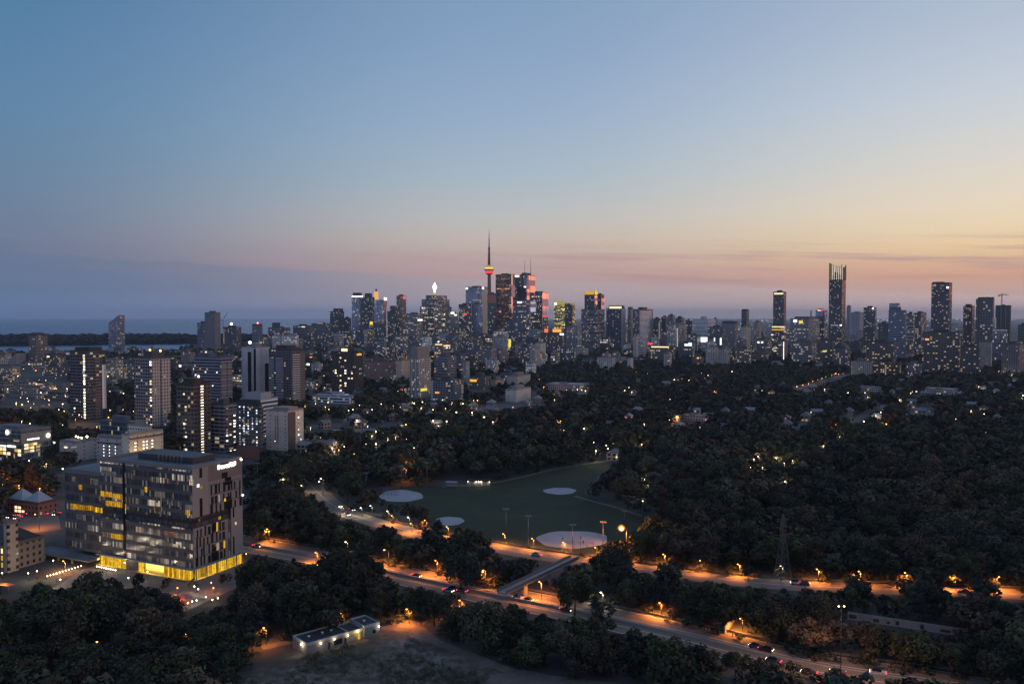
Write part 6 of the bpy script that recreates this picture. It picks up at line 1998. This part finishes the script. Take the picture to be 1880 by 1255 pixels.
for i, (px, py, aw) in enumerate(((28, 958, 1), (41, 946, 1), (53, 943, 1), (77, 939, 1), (92, 943, 1), (97, 937, 1), (20, 950, 0), (50, 937, 0), (104, 945, 0), (33, 952, 0), (84, 934, 0))):
    car(px, py, aw, STR, f"{['first', 'second', 'third', 'fourth', 'fifth', 'sixth', 'seventh', 'eighth', 'ninth', 'tenth', 'eleventh'][i]} car waiting at the junction by the pyramid roofed brick hall", 'cars at the junction', z=.05)

# ------------------------------------------------------------------ three people on the large infield
def person(px, py, stride, arm, rz, shirt, label):
    g = G(px, py)
    J = [(0, 0, .96, .13), (0, 0, 1.22, .15), (0, 0, 1.45, .14), (0, .01, 1.53, .06), (0, .02, 1.66, .10), (0, .02, 1.75, .07),
         (.19, 0, 1.42, .06), (.27, arm * .5, 1.16, .048), (.28, arm, .94, .04), (.28, arm * 1.15, .84, .035), (-.19, 0, 1.42, .06), (-.27, -arm * .5, 1.16, .048), (-.28, -arm, .94, .04), (-.28, -arm * 1.15, .84, .035),
         (.10, 0, .88, .10), (.11, stride * .5, .50, .07), (.11, stride, .09, .05), (.11, stride + .15, .04, .045), (-.10, 0, .88, .10), (-.11, -stride * .5, .50, .07), (-.11, -stride, .09, .05), (-.11, -stride + .15, .04, .045)]
    E = [(0, 1), (1, 2), (2, 3), (3, 4), (4, 5), (2, 6), (6, 7), (7, 8), (8, 9), (2, 10), (10, 11), (11, 12), (12, 13), (0, 14), (14, 15), (15, 16), (16, 17), (0, 18), (18, 19), (19, 20), (20, 21)]
    me = bpy.data.meshes.new('person')
    me.from_pydata([j[:3] for j in J], E, [])
    o = link('person', me, None, g, rz, color=shirt)
    me.materials.append(M['col'])
    if not me.skin_vertices:
        bm_ = bmesh.new()
        bm_.from_mesh(me)
        bm_.verts.layers.skin.verify()
        bm_.to_mesh(me)
        bm_.free()
    sk = o.modifiers.new('skin', 'SKIN')
    for v, j in zip(me.skin_vertices[0].data, J):
        v.radius = (j[3], j[3])
    me.skin_vertices[0].data[0].use_root = True
    ss = o.modifiers.new('smooth', 'SUBSURF')
    ss.levels = ss.render_levels = 1
    tag(o, label, 'person', 'people on the large infield')
    h = MB().lathe([(.095, 1.64), (.112, 1.70), (.09, 1.77), (.03, 1.79)], 10).obj('hair', M['dark'], o)


person(1033, 992, .22, .15, .4, (.03, .03, .04, 1), "person in dark clothes walking near the middle of the large infield")
person(1066, 990, .05, .10, 2.0, (.05, .04, .05, 1), "person in dark clothes standing right of the infield's middle mast")
person(1071, 998, .15, .25, -1.0, (.04, .05, .07, 1), "person in dark clothes nearest the lower edge of the large infield")


# ------------------------------------------------------------------ trees
rt_ = np.random.default_rng(5)


def crown(nq, size, seed, lobes=12, form='round'):
    """unit crown (height 1, ground at 0): leaf sized quads spread over overlapping lobes; returns (n,4,3) and tint (n,3)"""
    g = np.random.default_rng(seed)
    C, Rr = [], []
    for i in range(lobes):
        a = g.uniform(0, 2 * np.pi)
        zz = g.uniform(.34, .80)
        prof = .36 * np.sqrt(max(0, 1 - ((zz - .52) / .42) ** 2))
        if form == 'cone':
            zz = g.uniform(.16, .9)
            prof = .26 * (1.02 - zz)
        elif form == 'column':
            zz = g.uniform(.2, .88)
            prof = .10
        rad = prof * np.sqrt(g.uniform(.1, 1))
        C.append((rad * np.cos(a), rad * np.sin(a), zz))
        Rr.append(g.uniform(.09, .21) if form == 'round' else (.05 + .13 * (1 - zz) if form == 'cone' else g.uniform(.08, .12)))
    C.append((0, 0, .80 if form == 'round' else .9))
    Rr.append(.17 if form == 'round' else .08)
    C, Rr = np.array(C), np.array(Rr)
    idx = g.choice(len(C), nq, p=Rr ** 2 / (Rr ** 2).sum())
    d = g.normal(size=(nq, 3))
    d[:, 2] += .35
    d /= np.linalg.norm(d, axis=1)[:, None]
    r = Rr[idx] * g.uniform(.70, 1.06, nq)
    P = C[idx] + d * r[:, None]
    nrm = d + g.normal(size=(nq, 3)) * .55
    nrm /= np.linalg.norm(nrm, axis=1)[:, None]
    ax = np.cross(nrm, g.normal(size=(nq, 3)))
    ax /= np.linalg.norm(ax, axis=1)[:, None]
    bx = np.cross(nrm, ax)
    s = size * g.uniform(.6, 1.25, nq)[:, None]
    k = g.uniform(.45, .8, nq)[:, None]
    Q = np.stack([P - ax * s, P + bx * s * k, P + ax * s * .9, P - bx * s * k], axis=1)
    lobe_t = g.uniform(.6, 1.45, len(C))[idx][:, None]
    T_ = lobe_t * g.uniform(.7, 1.3, (nq, 1)) * np.array([[1.0, 1.0, 1.0]]) + g.normal(size=(nq, 3)) * .05
    return Q.astype(np.float32), np.clip(T_, .2, 2.2).astype(np.float32)


def quad_mesh(name, Q, tint, m_):
    n = len(Q)
    me = bpy.data.meshes.new(name)
    me.vertices.add(4 * n)
    me.vertices.foreach_set('co', Q.reshape(-1))
    me.loops.add(4 * n)
    me.loops.foreach_set('vertex_index', np.arange(4 * n, dtype=np.int32))
    me.polygons.add(n)
    me.polygons.foreach_set('loop_start', np.arange(0, 4 * n, 4, dtype=np.int32))
    me.update(calc_edges=True)
    at_ = me.attributes.new('tint', 'FLOAT_COLOR', 'FACE')
    col = np.ones((n, 4), np.float32)
    col[:, :3] = tint
    at_.data.foreach_set('color', col.ravel())
    me.materials.append(m_)
    return me


NEAR = [quad_mesh('crown', *crown(2000, (.034, .040, .046)[i % 3], 100 + i, 9 + 2 * i if i < 8 else 26, 'round' if i < 8 else ('cone' if i == 8 else 'column')), M['leaf']) for i in range(10)]
MID = [crown(300, .085, 200 + i, 12) for i in range(8)]
FAR = [crown(80, .165, 300 + i, 9) for i in range(8)]


def trunk_mesh(seed):
    g = random.Random(seed)
    mb = MB()
    mb.bar((0, 0, 0), (g.uniform(-.02, .02), g.uniform(-.02, .02), .42), .022, .014, 7)
    for i in range(5):
        a = g.uniform(0, 6.28)
        mb.bar((0, 0, g.uniform(.26, .40)), (.22 * math.cos(a), .22 * math.sin(a), g.uniform(.5, .68)), .011, .004, 5)
    return mb.mesh('trunk', M['wood'])


TRK = [trunk_mesh(i) for i in range(4)]


def inside(px, py, poly):
    c_ = np.zeros(px.shape, bool)
    n = len(poly)
    for i in range(n):
        x0, y0 = poly[i]
        x1, y1 = poly[(i + 1) % n]
        cond = ((y0 > py) != (y1 > py)) & (px < (x1 - x0) * (py - y0) / ((y1 - y0) or 1e-9) + x0)
        c_ ^= cond
    return c_


def nproj(x, y, z):
    dz = z - CAMH
    dep = y * cp - dz * sp
    return 940.0 + F * x / dep, 627.5 - F * (y * sp + dz * cp) / dep


# visible pieces of roads, field and so on: no crown may stand in front of them
KEEP += [
    [(440, 990), (500, 1002), (578, 1020), (578, 1029), (500, 1016), (440, 1005)], [(712, 1044), (800, 1062), (938, 1092), (938, 1106), (860, 1096), (800, 1082), (715, 1064)], [(940, 1092), (1085, 1120), (1080, 1134), (990, 1116), (940, 1106)],
    [(1128, 1132), (1235, 1154), (1235, 1164), (1128, 1146)], [(1262, 1160), (1380, 1186), (1500, 1212), (1640, 1236), (1760, 1252), (1700, 1250), (1590, 1238), (1490, 1219), (1370, 1199), (1270, 1176)], [(1590, 1222), (1740, 1242), (1876, 1258), (1760, 1254), (1690, 1250), (1600, 1240)],
    [(562, 884), (585, 893), (610, 918), (655, 948), (700, 957), (690, 966), (640, 950), (610, 938), (572, 905)], [(725, 962), (776, 974), (768, 985), (735, 980)], [(897, 998), (960, 1009), (1050, 1022), (1050, 1033), (960, 1022), (897, 1010)],
    [(1178, 1040), (1192, 1042), (1192, 1049), (1178, 1047)], [(1248, 1048), (1360, 1061), (1360, 1071), (1250, 1058)], [(1360, 1061), (1475, 1070), (1536, 1074), (1536, 1082), (1360, 1071)], [(1600, 1077), (1650, 1080), (1650, 1084), (1604, 1083)],
    [(1738, 1078), (1788, 1082), (1788, 1093), (1738, 1091)], [(1838, 1083), (1880, 1085), (1880, 1097), (1838, 1094)],
    [(745, 893), (850, 893), (905, 886), (1000, 868), (1120, 846), (1136, 845), (1095, 872), (1068, 905), (1100, 925), (1130, 935), (1168, 960), (1130, 985), (1112, 1002), (1050, 1010), (985, 1000), (900, 985), (850, 962), (800, 950), (775, 918)],
    [(697, 905), (736, 898), (776, 908), (776, 918), (736, 922), (700, 915)], [(450, 1232), (560, 1205), (700, 1170), (800, 1186), (880, 1212), (960, 1240), (960, 1275), (460, 1275)], [(690, 1150), (745, 1136), (790, 1138), (780, 1160), (840, 1186), (920, 1218), (900, 1226), (800, 1190), (750, 1162), (700, 1164)],
    [(880, 1262), (905, 1238), (960, 1228), (1060, 1246), (1150, 1255), (1150, 1290), (880, 1290)], [(480, 1180), (545, 1168), (545, 1182), (480, 1194)],
    [(560, 772), (640, 770), (640, 782), (590, 790), (566, 790)], [(640, 784), (738, 770), (740, 777), (650, 791)], [(862, 746), (1000, 734), (1000, 741), (870, 754)], [(1455, 712), (1545, 686), (1572, 684), (1550, 693), (1470, 716)],
    [(1556, 774), (1618, 740), (1626, 743), (1566, 778)], [(1664, 750), (1690, 748), (1700, 752), (1668, 756)], [(1456, 786), (1498, 752), (1504, 755), (1466, 788)],
    [(0, 660), (125, 660), (125, 748), (0, 748)], [(196, 660), (245, 660), (245, 700), (196, 700)],
]
KEEP = [k if isinstance(k, tuple) else (k, 1e9) for k in KEEP]
KB = [(min(p[0] for p in k), max(p[0] for p in k), min(p[1] for p in k), max(p[1] for p in k), k, dep) for k, dep in KEEP]
# bases may not stand here (ground features hidden or not)
NOBASE = [[(420, 985), (580, 1008), (730, 1042), (900, 1080), (1080, 1115), (1240, 1152), (1420, 1196), (1620, 1238), (1900, 1276), (1900, 1302), (1580, 1250), (1400, 1210), (1200, 1161), (1050, 1128), (880, 1091), (720, 1059), (560, 1026), (420, 1004)],
          [(545, 868), (600, 905), (640, 936), (740, 966), (900, 998), (1050, 1022), (1250, 1049), (1480, 1071), (1900, 1087), (1900, 1098), (1480, 1081), (1250, 1060), (1050, 1033), (900, 1009), (740, 977), (640, 951), (590, 915)],
          [(695, 925), (690, 905), (735, 893), (850, 892), (905, 884), (1000, 865), (1135, 841), (1150, 846), (1100, 872), (1072, 905), (1130, 930), (1175, 946), (1235, 985), (1170, 1000), (1112, 1014), (985, 1006), (900, 992), (830, 978), (790, 962)],
          [(60, 1000), (120, 990), (460, 1000), (460, 1066), (340, 1075), (60, 1060)], [(430, 1262), (470, 1225), (560, 1190), (700, 1155), (760, 1140), (960, 1235), (1180, 1262), (1180, 1320), (430, 1320)], [(-300, 655), (320, 646), (350, 632), (610, 608), (830, 588), (830, 560), (-300, 560)],
          [(1550, 1136), (1760, 1160), (1760, 1172), (1550, 1146)]]
for x0, x1, yt, D in RECT:
    yb = nproj(0, D, 0)[1]
    if D < 1600:
        NOBASE.append([(x0 - 2, yb - 14 * 600 / D), (x1 + 2, yb - 14 * 600 / D), (x1 + 2, yb + 3), (x0 - 2, yb + 3)])


def scatter(d0, d1, step, dens, hlo, hhi, seed):
    g = np.random.default_rng(seed)
    out = []
    y = d0
    while y < d1:
        wx = .70 * y + 70
        n = int(2 * wx / step)
        xs = np.linspace(-wx, wx, n) + g.uniform(-.45, .45, n) * step
        ys = np.full(n, y) + g.uniform(-.45, .45, n) * step
        out.append(np.stack([xs, ys], 1))
        y += step
    P = np.concatenate(out)
    h = g.uniform(hlo, hhi, len(P)) * np.where(g.random(len(P)) < .12, 1.2, 1)
    keep = g.random(len(P)) < dens
    return P[keep], h[keep], g


def clear(P, h, wr=.40):
    """True where the crown does not cover anything that must stay visible"""
    ok = np.ones(len(P), bool)
    bx, by = nproj(P[:, 0], P[:, 1], np.zeros(len(P)))
    tx, ty = nproj(P[:, 0], P[:, 1], h)
    rp = wr * h * F / P[:, 1]
    for x0, x1, y0, y1, k, dep in KB:
        cand = ok & (P[:, 1] < dep) & (bx + rp > x0) & (bx - rp < x1) & (by > y0) & (ty < y1)
        ii = np.nonzero(cand)[0]
        if not len(ii):
            continue
        hit = np.zeros(len(ii), bool)
        for fx_, fy_ in ((0, .02), (-.5, .12), (.5, .12), (-.95, .40), (.95, .40), (0, .35), (0, .6), (-.6, .65), (.6, .65), (-.4, .25), (.4, .25), (0, .8)):
            qx = bx[ii] + fx_ * rp[ii]
            qy = ty[ii] + fy_ * (by[ii] - ty[ii])
            hit |= inside(qx, qy, k)
            # thin features: also test their corners against the crown box
        kx = np.array([p[0] for p in k])
        ky = np.array([p[1] for p in k])
        for a_, b_ in zip(kx, ky):
            hit |= (np.abs(a_ - bx[ii]) < rp[ii] * .8) & (b_ > ty[ii] + .1 * (by[ii] - ty[ii])) & (b_ < ty[ii] + .75 * (by[ii] - ty[ii]))
        ok[ii[hit]] = False
    return ok


def nobase(P):
    bx, by = nproj(P[:, 0], P[:, 1], np.zeros(len(P)))
    bad = np.zeros(len(P), bool)
    for k in NOBASE:
        bad |= inside(bx, by, k)
    return bad


ALL = []
for d0, d1, step, dens, hlo, hhi, seed in ((130, 205, 10.0, .95, 9, 15, 9), (205, 420, 9.0, .97, 9, 17, 1), (420, 800, 11.0, .96, 10, 21, 2), (800, 1500, 11.5, .95, 9, 15, 3), (1500, 2300, 15, .75, 9, 14, 4), (2300, 3400, 24, .40, 8, 13, 5)):
    P, h, g = scatter(d0, d1, step, dens, hlo, hhi, seed)
    bx, by = nproj(P[:, 0], P[:, 1], np.zeros(len(P)))
    # built up east: fewer trees
    east = (bx < 560) & (by < 905) & (by > 640)
    dn = np.where(east, np.where((bx < 250) & (by < 760), .6, .8), 1.0)
    dn = np.where((bx < 130) & (by > 925) & (by < 1110), .7, dn)
    dn = np.where((bx > 60) & (bx < 470) & (by > 1005) & (by < 1110), .85, dn)
    dn = np.where((bx >= 560) & (bx < 1000) & (by < 745), .5, dn)
    k = (~nobase(P)) & (g.random(len(P)) < dn)
    P, h = P[k], h[k]
    h0 = h.copy()
    ok = clear(P, h)
    for q in (.7, .48, .3):
        bad = ~ok
        if bad.any():
            h[bad] = h0[bad] * q
            ok2 = clear(P[bad], h[bad])
            ok[np.nonzero(bad)[0][ok2]] = True
    ALL.append(np.column_stack([P[ok], h[ok]]))
TREES = np.concatenate(ALL)
bx, by = nproj(TREES[:, 0], TREES[:, 1], np.zeros(len(TREES)))
tx, ty = nproj(TREES[:, 0], TREES[:, 1], TREES[:, 2])
vis = (bx > -420) & (bx < 2300)
TREES, bx, by, ty = TREES[vis], bx[vis], by[vis], ty[vis]
area = (TREES[:, 2] / TREES[:, 1]) ** 2 * np.clip((1255 - ty) / (by - ty + 1e-6), 0, 1)
area = np.where((bx > -15) & (bx < 1895) & (ty < 1250), area, 0)
order = np.argsort(-area)
NIND = 300
ind, rest = order[:NIND], order[NIND:]


def region(px, py):
    if px < 560 and py > 1085:
        return "dark leafy tree in the wood below the glass hospital", "trees in the wood below the hospital"
    if px < 470:
        return "small leafy tree in the garden round the glass hospital", "trees of the hospital garden"
    if py > 1120 and px > 1250:
        return "leafy tree on the river side of the lower right parkway", "trees beside the lower right parkway"
    if py > 1100 and px > 700:
        return "dark leafy tree in the belt between gravel track and parkway", "trees between gravel track and parkway"
    if py > 1085:
        return "dark leafy tree near the low service building", "trees round the service building"
    if py > 1000:
        return "leafy tree in the belt between the lower parkway and upper road", "trees between the two roads"
    if px > 1000:
        return "big dark leafy tree on the wooded slope above the upper road", "trees on the wooded slope"
    return "dark leafy tree between the glass hospital and the playing field", "trees left of the playing field"


LEAFC = [(0.04, 0.0432, 0.0224), (0.0304, 0.036, 0.0208), (0.048, 0.044, 0.0256), (0.06, 0.0464, 0.0288), (0.0256, 0.0304, 0.0224), (0.0448, 0.0528, 0.0224), (0.068, 0.0512, 0.0336), (0.0208, 0.0256, 0.0192)]
ri = random.Random(2)
for n_, i in enumerate(ind):
    x, y, h = TREES[i]
    lab, grp = region(bx[i], by[i])
    r = empty('leafy_tree', (x, y, 0), ri.uniform(0, 6.28), lab, 'tree', grp)
    wide = ri.uniform(.95, 1.35)
    o = link('crown', NEAR[ri.choice((0, 1, 2, 3, 4, 5, 6, 7, 0, 2, 4, 6, 8, 9))], r)
    o.scale = (h * wide, h * wide * ri.uniform(.9, 1.1), h)
    kb = ri.uniform(.65, 1.55)
    o.color = (*[v * kb for v in ri.choice(LEAFC)], 1)
    o = link('trunk', TRK[n_ % 4], r)
    o.scale = (h, h, h)

# everything farther is woodland nobody could count
QS, TS = [], []
g = np.random.default_rng(8)
for i in rest:
    x, y, h = TREES[i]
    Q, T_ = (MID if y < 760 else FAR)[int(g.integers(8))]
    a = g.uniform(0, 6.28)
    w_ = h * g.uniform(.95, 1.35)
    ca, sa = np.cos(a) * w_, np.sin(a) * w_
    q = np.empty_like(Q)
    q[..., 0] = Q[..., 0] * ca - Q[..., 1] * sa + x
    q[..., 1] = Q[..., 0] * sa + Q[..., 1] * ca + y
    q[..., 2] = Q[..., 2] * h
    QS.append(q)
    TS.append(T_ * np.array(LEAFC[int(g.integers(8))], np.float32) * g.uniform(.6, 1.65))
wood = link('woodland', quad_mesh('woodland', np.concatenate(QS), np.concatenate(TS).astype(np.float32), M['leaf']))
wood['kind'] = 'stuff'
wood.color = (1, 1, 1, 1)

# undergrowth fills the gaps below and between the crowns
UQ, UT = [], []
for d0, d1, step, dens, hlo, hhi, seed in ((205, 420, 5.5, .85, 2.0, 5.5, 31), (420, 620, 8.0, .6, 2.0, 5.0, 32)):
    P, h, gg = scatter(d0, d1, step, dens, hlo, hhi, seed)
    bx_, by_ = nproj(P[:, 0], P[:, 1], np.zeros(len(P)))
    k = (~nobase(P)) & ~((bx_ < 480) & (by_ < 1090)) & (bx_ > -30) & (bx_ < 1910)
    P, h = P[k], h[k]
    ok = clear(P, h, .6)
    for (x, y), hh_ in zip(P[ok], h[ok]):
        Q, T_ = MID[int(g.integers(8))]
        sel = g.choice(len(Q), 110, replace=False)
        q = Q[sel] * np.array([hh_ * 1.7, hh_ * 1.7, hh_], np.float32) + np.array([x, y, -hh_ * .22], np.float32)
        UQ.append(q.astype(np.float32))
        UT.append(T_[sel] * np.array(LEAFC[int(g.integers(8))], np.float32) * g.uniform(.8, 1.3))
uw = link('undergrowth', quad_mesh('undergrowth', np.concatenate(UQ), np.concatenate(UT).astype(np.float32), M['leaf']))
uw['kind'] = 'stuff'
uw.color = (1, 1, 1, 1)

# rough scrub over the clearing
UQ, UT = [], []
MEAD = [(450, 1262), (475, 1228), (560, 1206), (640, 1186), (700, 1170), (752, 1166), (800, 1192), (880, 1220), (900, 1232), (880, 1262)]
while len(UQ) < 650:
    px, py = np.array([g.uniform(440, 910)]), np.array([g.uniform(1160, 1275)])
    if not inside(px, py, MEAD)[0]:
        continue
    p = G(px[0], py[0])
    if math.sin(p.x * .21 + 1.3) + math.sin(p.y * .17 + p.x * .09) < g.uniform(-1.2, 1.2):
        continue
    Q, T_ = MID[int(g.integers(8))]
    sel = g.choice(len(Q), 40, replace=False)
    s_ = g.uniform(.5, 1.7)
    q = Q[sel] * np.array([s_ * 2.0, s_ * 2.0, s_], np.float32) + np.array([p.x, p.y, -s_ * .3], np.float32)
    UQ.append(q.astype(np.float32))
    UT.append(T_[sel] * np.array(((.095, .078, .050), (.06, .060, .034), (.12, .10, .07))[int(g.integers(3))], np.float32))
sw = link('scrub', quad_mesh('scrub', np.concatenate(UQ), np.concatenate(UT).astype(np.float32), M['leaf']))
sw['kind'] = 'stuff'
sw.color = (1, 1, 1, 1)

# island tree line
QS, TS = [], []
isl2 = [(-300, 637), (60, 635.3), (200, 633.8), (330, 631.8), (420, 629.8), (515, 625), (515, 622.3), (430, 618.3), (330, 619.2), (200, 619.2), (60, 620.2), (-300, 621.2)]
while len(QS) < 1500:
    px, py = g.uniform(-200, 520), g.uniform(618, 637)
    if not inside(np.array([px]), np.array([py]), isl2)[0]:
        continue
    p = G(px, py)
    Q, T_ = FAR[int(g.integers(8))]
    h = g.uniform(14, 26)
    q = Q * np.array([h * 2.2, h * 2.2, h], np.float32) + np.array([p.x, p.y, 0], np.float32)
    QS.append(q.astype(np.float32))
    TS.append(T_ * np.array([.022, .03, .028], np.float32))
iw = link('island_woods', quad_mesh('island_woods', np.concatenate(QS), np.concatenate(TS).astype(np.float32), M['leaf']))
iw['kind'] = 'stuff'
iw.color = (1, 1, 1, 1)
print('TREES', len(TREES), 'quads', len(wood.data.polygons))
